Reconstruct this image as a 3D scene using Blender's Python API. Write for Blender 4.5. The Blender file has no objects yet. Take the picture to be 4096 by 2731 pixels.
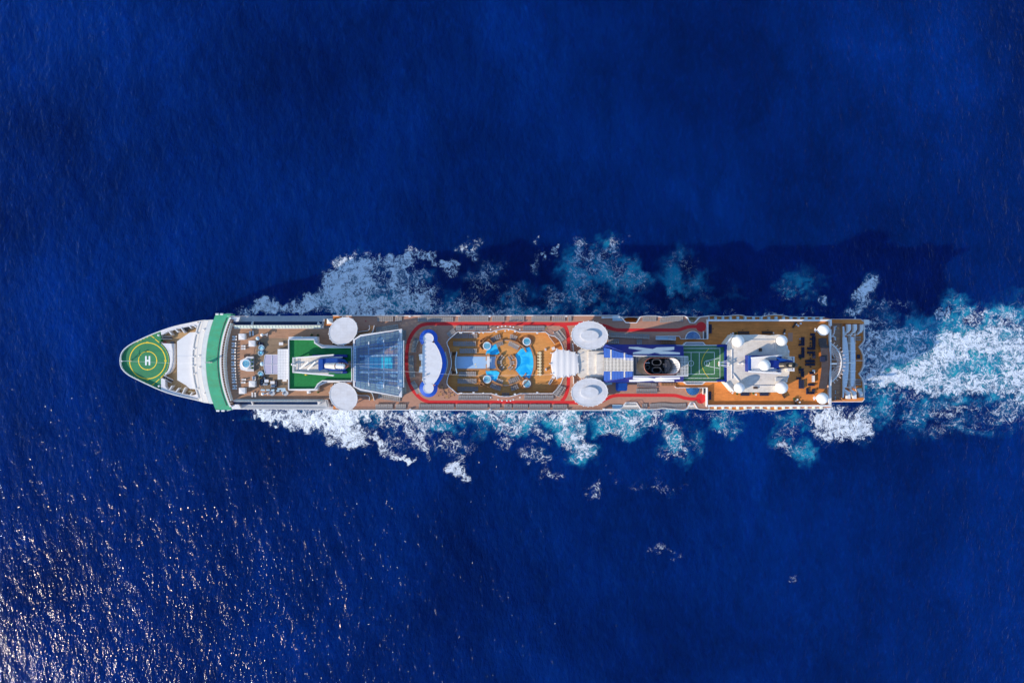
import bpy, bmesh, math, random
import numpy as np
from mathutils import Vector, Matrix, geometry
from math import sin, cos, pi, sqrt, radians, atan2, hypot

random.seed(7)
rng = np.random.default_rng(11)
scene = bpy.context.scene
COL = scene.collection

# ------------------------------------------------------------------ camera, sky, sun, exposure
HC = 303.0                     # drone height above the sea, metres
cam_d = bpy.data.cameras.new("camera")
cam_d.sensor_width = 36.0
cam_d.lens = 24.0
cam_d.clip_start = 1.0
cam_d.clip_end = 60000.0
cam = bpy.data.objects.new("camera", cam_d)
cam.location = (0, 0, HC)
cam.rotation_euler = (0, 0, 0)
COL.objects.link(cam)
scene.camera = cam

SUN_EL = radians(23.5)
SUN_DIR = radians(27.5)        # the light travels this way over the sea (towards +x, +y)
world = bpy.data.worlds.new("World")
scene.world = world
world.use_nodes = True
wn = world.node_tree
bg = wn.nodes["Background"]
sky = wn.nodes.new("ShaderNodeTexSky")
sky.sky_type = 'NISHITA'
sky.sun_disc = False
sky.sun_elevation = SUN_EL
sky.sun_rotation = radians(270.0) - SUN_DIR
sky.air_density = 1.0
sky.dust_density = 0.05
sky.ozone_density = 3.0
wn.links.new(sky.outputs[0], bg.inputs[0])
bg.inputs[1].default_value = 0.15
sun_d = bpy.data.lights.new("sun", 'SUN')
sun_d.energy = 3.0
sun_d.angle = radians(0.55)
sun_d.color = (1.0, 0.86, 0.68)
sun = bpy.data.objects.new("sun", sun_d)
sun.rotation_euler = Vector((cos(SUN_DIR) * cos(SUN_EL), sin(SUN_DIR) * cos(SUN_EL), -sin(SUN_EL))).to_track_quat('-Z', 'Y').to_euler()
COL.objects.link(sun)
scene.view_settings.view_transform = 'Standard'
scene.view_settings.look = 'None'
scene.view_settings.gamma = 1.0
scene.view_settings.use_curve_mapping = False
scene.view_settings.exposure = 0.94
scene.cycles.max_bounces = 6
scene.cycles.transparent_max_bounces = 12
scene.cycles.caustics_reflective = False
scene.cycles.caustics_refractive = False
scene.cycles.sample_clamp_indirect = 4.0
scene.cycles.use_denoising = True

# ------------------------------------------------------------------ survey: map units of the plan at deck height -> metres
ZREF = 30.0
def W(px, py, z):
    s = 0.1 * (HC - z) / (HC - ZREF)
    return ((px - 2048.0) * s, (1365.5 - py) * s)
SC = 3.646
ORG = dict(A=450, B=850, C=1250, D=1600, E=1950, F=2350, G=2700, K=3050)
def Q(c, x, y):
    if c == 'S':
        return (x, y)
    return (ORG[c] + x / SC, 1230 + y / SC)
def P(c, pts, z):
    return [W(*Q(c, x, y), z) for x, y in pts]
def P1(c, x, y, z):
    return W(*Q(c, x, y), z)
def L(n, z):                    # a length of n sheet units at height z, in metres
    return n / SC * 0.1 * (HC - z) / (HC - ZREF)

# ------------------------------------------------------------------ materials
def nd(nt, typ, **kw):
    n = nt.nodes.new(typ)
    for k, v in kw.items():
        setattr(n, k, v)
    return n
def lk(nt, a, b):
    nt.links.new(a, b)
def ramp(nt, src, stops, interp='LINEAR'):
    r = nd(nt, "ShaderNodeValToRGB")
    r.color_ramp.interpolation = interp
    el = r.color_ramp.elements
    while len(el) < len(stops):
        el.new(0.5)
    for e, (p, c) in zip(el, stops):
        e.position = p
        e.color = (c, c, c, 1) if isinstance(c, (int, float)) else (*c, 1)
    lk(nt, src, r.inputs[0])
    return r.outputs[0]
MATS = {}
def mat(name, col, rough=0.6, var=0.12, scale=0.5, metal=0.0, planks=None, dirt=None, bump=0.0, spec=0.4, tiles=None):
    m = bpy.data.materials.new(name)
    m.use_nodes = True
    nt = m.node_tree
    b = nt.nodes["Principled BSDF"]
    b.inputs["Roughness"].default_value = rough
    b.inputs["Metallic"].default_value = metal
    b.inputs["Specular IOR Level"].default_value = spec
    geo = nd(nt, "ShaderNodeNewGeometry")
    n1 = nd(nt, "ShaderNodeTexNoise")
    n1.inputs["Scale"].default_value = scale
    n1.inputs["Detail"].default_value = 6
    n1.inputs["Roughness"].default_value = 0.7
    lk(nt, geo.outputs["Position"], n1.inputs["Vector"])
    fac = ramp(nt, n1.outputs["Fac"], [(0.3, 1 - var), (0.7, 1 + var)])
    mx = nd(nt, "ShaderNodeMix", data_type='RGBA', blend_type='MULTIPLY')
    mx.inputs[0].default_value = 1.0
    mx.inputs[6].default_value = (*col, 1)
    lk(nt, fac, mx.inputs[7])
    out = mx.outputs[2]
    if planks:
        pw, dark = planks
        sp = nd(nt, "ShaderNodeSeparateXYZ")
        lk(nt, geo.outputs["Position"], sp.inputs[0])
        mul = nd(nt, "ShaderNodeMath", operation='MULTIPLY')
        mul.inputs[1].default_value = 1.0 / pw
        lk(nt, sp.outputs["Y"], mul.inputs[0])
        fl = nd(nt, "ShaderNodeMath", operation='FLOOR')
        lk(nt, mul.outputs[0], fl.inputs[0])
        mulx = nd(nt, "ShaderNodeMath", operation='MULTIPLY')
        mulx.inputs[1].default_value = 1.0 / 3.1
        lk(nt, sp.outputs["X"], mulx.inputs[0])
        ofs = nd(nt, "ShaderNodeMath", operation='MULTIPLY_ADD')
        ofs.inputs[1].default_value = 0.37
        lk(nt, fl.outputs[0], ofs.inputs[0]); lk(nt, mulx.outputs[0], ofs.inputs[2])
        flx = nd(nt, "ShaderNodeMath", operation='FLOOR')
        lk(nt, ofs.outputs[0], flx.inputs[0])
        cb = nd(nt, "ShaderNodeCombineXYZ")
        lk(nt, flx.outputs[0], cb.inputs[0]); lk(nt, fl.outputs[0], cb.inputs[1])
        wn_ = nd(nt, "ShaderNodeTexWhiteNoise", noise_dimensions='2D')
        lk(nt, cb.outputs[0], wn_.inputs["Vector"])
        pf = ramp(nt, wn_.outputs["Value"], [(0, 1 - dark), (1, 1 + dark)])
        m2 = nd(nt, "ShaderNodeMix", data_type='RGBA', blend_type='MULTIPLY')
        m2.inputs[0].default_value = 1.0
        lk(nt, out, m2.inputs[6]); lk(nt, pf, m2.inputs[7])
        out = m2.outputs[2]
    if tiles:
        tx, ty, tc, tw = tiles
        br = nd(nt, "ShaderNodeTexBrick")
        br.offset = 0.0
        br.inputs["Color1"].default_value = (1, 1, 1, 1); br.inputs["Color2"].default_value = (0.93, 0.93, 0.93, 1)
        br.inputs["Mortar"].default_value = (tc, tc, tc, 1)
        br.inputs["Scale"].default_value = 1.0
        br.inputs["Mortar Size"].default_value = tw
        br.inputs["Brick Width"].default_value = tx
        br.inputs["Row Height"].default_value = ty
        lk(nt, geo.outputs["Position"], br.inputs["Vector"])
        m4 = nd(nt, "ShaderNodeMix", data_type='RGBA', blend_type='MULTIPLY')
        m4.inputs[0].default_value = 1.0
        lk(nt, out, m4.inputs[6]); lk(nt, br.outputs["Color"], m4.inputs[7])
        out = m4.outputs[2]
    if dirt:
        dc, amount = dirt
        n2 = nd(nt, "ShaderNodeTexNoise")
        n2.inputs["Scale"].default_value = 0.32
        n2.inputs["Detail"].default_value = 9
        n2.inputs["Roughness"].default_value = 0.75
        n2.inputs["Distortion"].default_value = 0.6
        mp = nd(nt, "ShaderNodeMapping")
        mp.inputs["Location"].default_value = (13.1, 4.2, 0)
        mp.inputs["Scale"].default_value = (1.0, 1.6, 1.0)
        lk(nt, geo.outputs["Position"], mp.inputs[0]); lk(nt, mp.outputs[0], n2.inputs["Vector"])
        df = ramp(nt, n2.outputs["Fac"], [(0.46, 0.0), (0.72, amount)])
        m3 = nd(nt, "ShaderNodeMix", data_type='RGBA')
        lk(nt, df, m3.inputs[0]); lk(nt, out, m3.inputs[6])
        m3.inputs[7].default_value = (*dc, 1)
        out = m3.outputs[2]
    lk(nt, out, b.inputs["Base Color"])
    if bump:
        bp = nd(nt, "ShaderNodeBump")
        bp.inputs["Strength"].default_value = bump
        bp.inputs["Distance"].default_value = 0.05
        n3 = nd(nt, "ShaderNodeTexNoise")
        n3.inputs["Scale"].default_value = 6.0
        lk(nt, geo.outputs["Position"], n3.inputs["Vector"])
        lk(nt, n3.outputs["Fac"], bp.inputs["Height"])
        lk(nt, bp.outputs[0], b.inputs["Normal"])
    MATS[name] = m
    return m

GREY_DIRT = ((0.42, 0.38, 0.33), 0.55)
white = mat("white_paint", (0.68, 0.67, 0.68), 0.5, 0.06, 0.4, dirt=((0.46, 0.42, 0.38), 0.45))
cream_step = mat("cream_white_steel", (0.72, 0.68, 0.62), 0.5, 0.05, 0.3)
white_clean = mat("clean_white_paint", (0.70, 0.685, 0.675), 0.45, 0.05)
cream = mat("cream_roof_paint", (0.74, 0.67, 0.58), 0.6, 0.08, 0.7, dirt=((0.42, 0.34, 0.27), 0.55), tiles=(2.2, 0.9, 0.88, 0.05))
canvas = mat("white_canvas", (0.72, 0.68, 0.65), 0.8, 0.03, 0.3)
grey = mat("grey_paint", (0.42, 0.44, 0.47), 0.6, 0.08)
dark_grey = mat("dark_grey_paint", (0.10, 0.10, 0.115), 0.6, 0.15)
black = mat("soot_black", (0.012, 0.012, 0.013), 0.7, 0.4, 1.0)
disc_white = mat("panelled_white_roof", (0.66, 0.65, 0.66), 0.55, 0.06, 0.5, dirt=((0.47, 0.43, 0.39), 0.5), tiles=(2.6, 1.3, 0.86, 0.05))
steel = mat("brushed_steel", (0.10, 0.084, 0.068), 0.36, 0.2, 0.8, metal=0.5)
blue = mat("blue_paint", (0.003, 0.056, 0.29), 0.5, 0.15, 0.4)
awning_blue = mat("royal_blue_awning", (0.004, 0.080, 0.46), 0.6, 0.12, 0.5)
blue_dark = mat("navy_blue_paint", (0.003, 0.020, 0.20), 0.5, 0.18, 0.4)
navy_glass = mat("navy_tinted_glass", (0.004, 0.020, 0.075), 0.15, 0.3, 0.3, tiles=(2.0, 9.0, 0.6, 0.06))
teak = mat("orange_teak_deck", (0.62, 0.205, 0.042), 0.7, 0.12, 0.35, planks=(0.32, 0.10), bump=0.2)
dark_teak = mat("olive_brown_lounge_floor", (0.23, 0.155, 0.095), 0.7, 0.12, 0.4, planks=(0.32, 0.12))
teak_wall = mat("tan_wood_trim", (0.42, 0.20, 0.085), 0.6, 0.14, 0.8)
brown = mat("brown_composite_deck", (0.37, 0.200, 0.118), 0.75, 0.10, 0.3, planks=(0.32, 0.12), bump=0.2)
ochre = mat("ochre_pool_deck", (0.59, 0.262, 0.070), 0.7, 0.12, 0.35, planks=(0.32, 0.10), bump=0.2)
rubber = mat("mauve_brown_rubber_deck", (0.43, 0.222, 0.148), 0.85, 0.10, 0.9, bump=0.3)
tan = mat("tan_mooring_deck", (0.42, 0.27, 0.13), 0.7, 0.10, 0.6)
red = mat("red_track_rubber", (0.62, 0.022, 0.024), 0.8, 0.07, 0.7, bump=0.2)
green_heli = mat("green_helipad_paint", (0.020, 0.205, 0.075), 0.6, 0.18, 0.25, dirt=((0.010, 0.12, 0.06), 0.55))
green_roof = mat("sea_green_roof_paint", (0.045, 0.36, 0.195), 0.55, 0.10, 0.3, dirt=((0.09, 0.22, 0.06), 0.6))
turf_m = mat("bright_green_turf", (0.012, 0.190, 0.048), 0.9, 0.14, 0.8, bump=0.4)
court_m = mat("green_sports_floor", (0.065, 0.190, 0.072), 0.8, 0.09, 0.5)
line_white = mat("white_line_paint", (0.80, 0.80, 0.78), 0.6, 0.06)
line_yellow = mat("yellow_line_paint", (0.90, 0.60, 0.018), 0.6, 0.10, 1.0)
grey_fabric = mat("grey_lounger_mesh", (0.285, 0.255, 0.240), 0.8, 0.14, 1.5)
grey_frame = mat("grey_lounger_frame", (0.30, 0.27, 0.25), 0.5, 0.1)
pale_fabric = mat("pale_grey_cushion", (0.60, 0.57, 0.55), 0.85, 0.06)
navy_fabric = mat("navy_cushion", (0.012, 0.018, 0.050), 0.8, 0.2, 2.0)
ice_fabric = mat("pale_blue_cushion", (0.40, 0.54, 0.62), 0.8, 0.06)
wicker = mat("dark_wicker", (0.075, 0.042, 0.030), 0.8, 0.25, 3.0)
cream_fabric = mat("cream_cushion", (0.74, 0.60, 0.36), 0.85, 0.06)
dome_white = mat("radome_white", (0.83, 0.80, 0.76), 0.45, 0.025, 0.6)
glass_pale = mat("pale_green_glass", (0.52, 0.62, 0.56), 0.15, 0.08, 0.6)
glass_cream = mat("cream_backed_glass", (0.72, 0.70, 0.58), 0.2, 0.05)
stage_blue = mat("pale_blue_stage_floor", (0.33, 0.49, 0.68), 0.5, 0.05, 0.4)
orange = mat("orange_lifeboat_hull", (0.80, 0.14, 0.008), 0.4, 0.08)
beige = mat("beige_lifeboat_canopy", (0.72, 0.60, 0.36), 0.5, 0.06)
copper = mat("copper_red_rim", (0.32, 0.085, 0.050), 0.45, 0.1)
leaf_m = mat("planter_leaf_green", (0.045, 0.095, 0.018), 0.8, 0.35, 3.0)
skin_m = mat("skin", (0.45, 0.25, 0.17), 0.6, 0.05)
red_cloth = mat("red_clothing", (0.55, 0.02, 0.04), 0.8, 0.1)
yellow_cloth = mat("yellow_clothing", (0.75, 0.55, 0.02), 0.8, 0.1)
blue_cloth = mat("light_blue_clothing", (0.10, 0.35, 0.75), 0.8, 0.1)
dark_cloth = mat("dark_clothing", (0.02, 0.02, 0.03), 0.8, 0.1)
pvc = mat("hull_white_steel", (0.78, 0.78, 0.80), 0.4, 0.05)
window_m = mat("dark_window_glass", (0.02, 0.03, 0.05), 0.1, 0.2)

def pool_mat(name, c1, c2):
    m = bpy.data.materials.new(name); m.use_nodes = True
    nt = m.node_tree; b = nt.nodes["Principled BSDF"]
    geo = nd(nt, "ShaderNodeNewGeometry")
    n = nd(nt, "ShaderNodeTexNoise"); n.inputs["Scale"].default_value = 0.28; n.inputs["Detail"].default_value = 4; n.inputs["Distortion"].default_value = 1.2
    lk(nt, geo.outputs["Position"], n.inputs["Vector"])
    r = nd(nt, "ShaderNodeValToRGB")
    r.color_ramp.elements[0].position = 0.38; r.color_ramp.elements[0].color = (*c1, 1)
    r.color_ramp.elements[1].position = 0.64; r.color_ramp.elements[1].color = (*c2, 1)
    lk(nt, n.outputs["Fac"], r.inputs[0]); lk(nt, r.outputs[0], b.inputs["Base Color"])
    b.inputs["Roughness"].default_value = 0.08
    b.inputs["IOR"].default_value = 1.33
    n2 = nd(nt, "ShaderNodeTexNoise"); n2.inputs["Scale"].default_value = 1.6; n2.inputs["Detail"].default_value = 3
    lk(nt, geo.outputs["Position"], n2.inputs["Vector"])
    bp = nd(nt, "ShaderNodeBump"); bp.inputs["Strength"].default_value = 0.35; bp.inputs["Distance"].default_value = 0.15
    lk(nt, n2.outputs["Fac"], bp.inputs["Height"]); lk(nt, bp.outputs[0], b.inputs["Normal"])
    MATS[name] = m
    return m
pool_w = pool_mat("pool_water", (0.012, 0.36, 0.76), (0.060, 0.60, 0.82))
tub_w = pool_mat("hot_tub_water", (0.10, 0.48, 0.66), (0.36, 0.70, 0.80))
teal_w = pool_mat("indoor_pool_water", (0.010, 0.60, 0.72), (0.020, 0.68, 0.78))

def pane_mat(name, tint, opacity, body, gloss=0.12):
    m = bpy.data.materials.new(name); m.use_nodes = True
    nt = m.node_tree
    nt.nodes.remove(nt.nodes["Principled BSDF"])
    out = nt.nodes["Material Output"]
    t = nd(nt, "ShaderNodeBsdfTransparent"); t.inputs[0].default_value = (*tint, 1)
    d = nd(nt, "ShaderNodeBsdfDiffuse"); d.inputs[0].default_value = (*body, 1)
    g = nd(nt, "ShaderNodeBsdfGlossy"); g.inputs["Roughness"].default_value = 0.05
    m1 = nd(nt, "ShaderNodeMixShader"); m1.inputs[0].default_value = opacity
    lk(nt, t.outputs[0], m1.inputs[1]); lk(nt, d.outputs[0], m1.inputs[2])
    m2 = nd(nt, "ShaderNodeMixShader"); m2.inputs[0].default_value = gloss
    lk(nt, m1.outputs[0], m2.inputs[1]); lk(nt, g.outputs[0], m2.inputs[2])
    lk(nt, m2.outputs[0], out.inputs[0])
    MATS[name] = m
    return m
roof_glass = pane_mat("blue_tinted_roof_glass", (0.86, 0.95, 1.0), 0.09, (0.20, 0.46, 0.80), 0.05)
wing_glass = pane_mat("clear_roof_glass", (0.84, 0.94, 0.99), 0.20, (0.36, 0.54, 0.66), 0.06)
rail_glass = pane_mat("rail_glass", (0.75, 0.88, 0.88), 0.38, (0.42, 0.58, 0.54), 0.10)
lilac_glass = pane_mat("frosted_canopy_sheet", (0.75, 0.72, 0.82), 0.72, (0.62, 0.57, 0.68), 0.05)
sky_glass = pane_mat("blue_skylight_glass", (0.25, 0.45, 0.75), 0.55, (0.02, 0.16, 0.42), 0.15)

# ------------------------------------------------------------------ mesh builder
class MB:
    def __init__(s):
        s.v = []; s.f = []; s.mi = []; s.cur = 0
    def add(s, vs, fs):
        o = len(s.v)
        s.v += [tuple(p) for p in vs]
        for f in fs:
            s.f.append(tuple(i + o for i in f)); s.mi.append(s.cur)
        return s
    def prism(s, loops, z0, z1, bottom=True, zf=None):
        """solid between z0 and z1 from a plan outline (plus holes); zf(x, y) may give a varying top"""
        if isinstance(loops[0][0], (int, float)):
            loops = [loops]
        tri = geometry.tessellate_polygon([[Vector((x, y, 0)) for x, y in lp] for lp in loops])
        flat = [p for lp in loops for p in lp]
        n = len(flat)
        vs = [(x, y, zf(x, y) if zf else z1) for x, y in flat] + [(x, y, z0) for x, y in flat]
        fs = [tuple(t) for t in tri]
        if bottom:
            fs += [tuple(n + i for i in reversed(t)) for t in tri]
        o = 0
        for lp in loops:
            k = len(lp)
            for i in range(k):
                a, b = o + i, o + (i + 1) % k
                fs.append((a, b, b + n, a + n))
            o += k
        return s.add(vs, fs)
    def loft(s, lo, zlo, hi, zhi, cap=True):
        n = len(lo)
        vs = [(x, y, zlo) for x, y in lo] + [(x, y, zhi) for x, y in hi]
        fs = [(i, (i + 1) % n, n + (i + 1) % n, n + i) for i in range(n)]
        if cap:
            tri = geometry.tessellate_polygon([[Vector((x, y, 0)) for x, y in hi]])
            fs += [tuple(n + i for i in t) for t in tri]
        return s.add(vs, fs)
    def box(s, cx, cy, cz, sx, sy, sz, rot=0.0):
        c, d = cos(rot), sin(rot)
        vs = []
        for z in (-.5, .5):
            for x, y in ((-.5, -.5), (.5, -.5), (.5, .5), (-.5, .5)):
                X, Y = x * sx, y * sy
                vs.append((cx + X * c - Y * d, cy + X * d + Y * c, cz + z * sz))
        return s.add(vs, [(0, 3, 2, 1), (4, 5, 6, 7), (0, 1, 5, 4), (1, 2, 6, 5), (2, 3, 7, 6), (3, 0, 4, 7)])
    def bar(s, a, b, w, h=None):
        h = h or w
        a, b = Vector(a), Vector(b)
        d = b - a
        if d.length < 1e-6:
            return s
        d.normalize()
        up = Vector((0, 0, 1)) if abs(d.z) < 0.95 else Vector((1, 0, 0))
        sd = d.cross(up).normalized(); u = sd.cross(d).normalized()
        vs = []
        for p in (a, b):
            for i, j in ((-.5, -.5), (.5, -.5), (.5, .5), (-.5, .5)):
                vs.append(p + sd * i * w + u * j * h)
        return s.add(vs, [(0, 3, 2, 1), (4, 5, 6, 7), (0, 1, 5, 4), (1, 2, 6, 5), (2, 3, 7, 6), (3, 0, 4, 7)])
    def cyl(s, a, b, r0, r1=None, n=16, cap=True):
        r1 = r0 if r1 is None else r1
        a, b = Vector(a), Vector(b)
        d = (b - a).normalized()
        up = Vector((0, 0, 1)) if abs(d.z) < 0.95 else Vector((1, 0, 0))
        sd = d.cross(up).normalized(); u = sd.cross(d).normalized()
        vs = [a + (sd * cos(2 * pi * i / n) + u * sin(2 * pi * i / n)) * r0 for i in range(n)]
        vs += [b + (sd * cos(2 * pi * i / n) + u * sin(2 * pi * i / n)) * r1 for i in range(n)]
        fs = [(i, (i + 1) % n, n + (i + 1) % n, n + i) for i in range(n)]
        if cap:
            fs += [tuple(range(n))[::-1], tuple(range(n, 2 * n))]
        return s.add(vs, fs)
    def rev(s, c, prof, n=28, sy=1.0, rot=0.0, cap=True):
        """surface of revolution about the vertical through c; prof = [(r, z)...]"""
        vs = []; fs = []
        for r, z in prof:
            for i in range(n):
                a = 2 * pi * i / n
                x, y = r * cos(a), r * sin(a) * sy
                vs.append((c[0] + x * cos(rot) - y * sin(rot), c[1] + x * sin(rot) + y * cos(rot), z))
        for k in range(len(prof) - 1):
            for i in range(n):
                j = (i + 1) % n
                fs.append((k * n + i, k * n + j, (k + 1) * n + j, (k + 1) * n + i))
        if cap and prof[-1][0] > 1e-6:
            fs.append(tuple((len(prof) - 1) * n + i for i in range(n)))
        return s.add(vs, fs)
    def ribbon(s, path, w, z0, z1, closed=False):
        """a wall of thickness w along a plan path"""
        n = len(path)
        pts = [Vector((p[0], p[1])) for p in path]
        lft, rgt = [], []
        for i in range(n):
            a = pts[i - 1] if (i > 0 or closed) else pts[i]
            b = pts[(i + 1) % n] if (i < n - 1 or closed) else pts[i]
            t = (b - a)
            t = t.normalized() if t.length > 1e-9 else Vector((1, 0))
            nn = Vector((-t.y, t.x))
            lft.append(pts[i] + nn * w / 2); rgt.append(pts[i] - nn * w / 2)
        vs = []
        for i in range(n):
            for p, z in ((lft[i], z1), (rgt[i], z1), (rgt[i], z0), (lft[i], z0)):
                vs.append((p.x, p.y, z))
        fs = []
        for i in range(n if closed else n - 1):
            a, b = 4 * i, 4 * ((i + 1) % n)
            for k in range(4):
                k2 = (k + 1) % 4
                fs.append((a + k, b + k, b + k2, a + k2))
        if not closed:
            fs += [(0, 1, 2, 3), (4 * n - 1, 4 * n - 2, 4 * n - 3, 4 * n - 4)]
        return s.add(vs, fs)
    def mesh(s, name, mats, smooth=False):
        me = bpy.data.meshes.new(name)
        me.from_pydata(s.v, [], s.f)
        for m in (mats if isinstance(mats, (list, tuple)) else [mats]):
            me.materials.append(m)
        if len(me.materials) > 1:
            me.polygons.foreach_set("material_index", s.mi)
        bm = bmesh.new(); bm.from_mesh(me)
        bmesh.ops.recalc_face_normals(bm, faces=bm.faces)
        bm.to_mesh(me); bm.free()
        if smooth:
            me.polygons.foreach_set("use_smooth", [True] * len(me.polygons))
            try:
                me.set_sharp_from_angle(angle=radians(40))
            except Exception:
                pass
        return me
    def build(s, name, mats, parent=None, smooth=False, kind=None):
        o = bpy.data.objects.new(name, s.mesh(name, mats, smooth))
        COL.objects.link(o)
        if parent:
            adopt(o, parent)
        if kind:
            o["kind"] = kind
        return o
def world_matrix(o):
    m = o.matrix_basis.copy()
    return world_matrix(o.parent) @ o.matrix_parent_inverse @ m if o.parent else m
def adopt(o, parent):
    o.parent = parent
    o.matrix_parent_inverse = world_matrix(parent).inverted()
def tag(o, label, cat, group=None):
    o["label"] = label; o["category"] = cat
    if group:
        o["group"] = group
    return o
SHIP_LOC = Vector((0, -8.5, 0))
def ellipse(cx, cy, rx, ry, rot=0.0, n=48):
    return [(cx + rx * cos(t) * cos(rot) - ry * sin(t) * sin(rot), cy + rx * cos(t) * sin(rot) + ry * sin(t) * cos(rot)) for t in [2 * pi * i / n for i in range(n)]]
def arcpts(cx, cy, r, a0, a1, n=16):
    """plan sheet arc, angles in degrees measured on the sheet (y down)"""
    return [(cx + r * cos(radians(a0 + (a1 - a0) * i / n)), cy + r * sin(radians(a0 + (a1 - a0) * i / n))) for i in range(n + 1)]
def smoothpath(pts, k=6):
    out = []
    n = len(pts)
    for i in range(n - 1):
        p0 = pts[max(i - 1, 0)]; p1 = pts[i]; p2 = pts[i + 1]; p3 = pts[min(i + 2, n - 1)]
        for j in range(k):
            t = j / k
            out.append(tuple(0.5 * (2 * p1[d] + (p2[d] - p0[d]) * t + (2 * p0[d] - 5 * p1[d] + 4 * p2[d] - p3[d]) * t * t + (3 * p1[d] - p0[d] - 3 * p2[d] + p3[d]) * t ** 3) for d in (0, 1)))
    out.append(tuple(pts[-1]))
    return out
def resample(path, step):
    out = [path[0]]; acc = 0.0
    for a, b in zip(path, path[1:]):
        d = hypot(b[0] - a[0], b[1] - a[1]); t = step - acc
        while t <= d and d > 0:
            out.append((a[0] + (b[0] - a[0]) * t / d, a[1] + (b[1] - a[1]) * t / d)); t += step
        acc = (acc + d) % step
    return out
def railing(name, path, z, parent, h=1.1, glass=True, step=1.6, m=None, closed=False):
    """posts and two rails along a plan path"""
    mb = MB()
    if closed:
        path = list(path) + [path[0]]
    mb.ribbon(path, 0.11, z + h - 0.07, z + h)
    mb.ribbon(path, 0.05, z + h * 0.5, z + h * 0.5 + 0.05)
    for x, y in resample(path, step):
        mb.box(x, y, z + h / 2 - 0.04, 0.07, 0.07, h - 0.08)
    return mb.build(name, m or white_clean, parent, kind="stuff")
# ------------------------------------------------------------------ the sea
def vnoise(x, y, seed):
    """smooth value noise on arrays"""
    xi = np.floor(x).astype(np.int64); yi = np.floor(y).astype(np.int64)
    fx = x - xi; fy = y - yi
    fx = fx * fx * fx * (fx * (fx * 6 - 15) + 10); fy = fy * fy * fy * (fy * (fy * 6 - 15) + 10)
    def h(a, b):
        n = (a * 374761393 + b * 668265263 + seed * 974634621) & 0xFFFFFFFF
        n = ((n ^ (n >> 13)) * 1274126177) & 0xFFFFFFFF
        n = (n ^ (n >> 16)) & 0xFFFFFFFF
        return n / 4294967295.0
    a = h(xi, yi); b = h(xi + 1, yi); c = h(xi, yi + 1); d = h(xi + 1, yi + 1)
    return (a * (1 - fx) + b * fx) * (1 - fy) + (c * (1 - fx) + d * fx) * fy
def fbm(x, y, seed, octv=5, gain=0.55):
    t = np.zeros_like(x); a = 1.0; s = 0.0
    for o in range(octv):
        t += a * vnoise(x, y, seed + o * 17); s += a; a *= gain; x = x * 2.03 + 11.7; y = y * 2.03 + 5.3
    return t / s

CRA = radians(27.5)                      # wind sea runs towards the ship, crests lie across this
def swell(X, Y):
    """gentle real relief of the sea surface, metres"""
    u = X * cos(CRA) + Y * sin(CRA); v = -X * sin(CRA) + Y * cos(CRA)
    h = 0.55 * (fbm(u / 26, v / 60, 3, 3) - .5) + 0.5 * (fbm(u / 9.0, v / 22, 5, 3) - .5) + 0.22 * (fbm(u / 3.2, v / 6.5, 9, 2) - .5)
    return h

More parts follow.
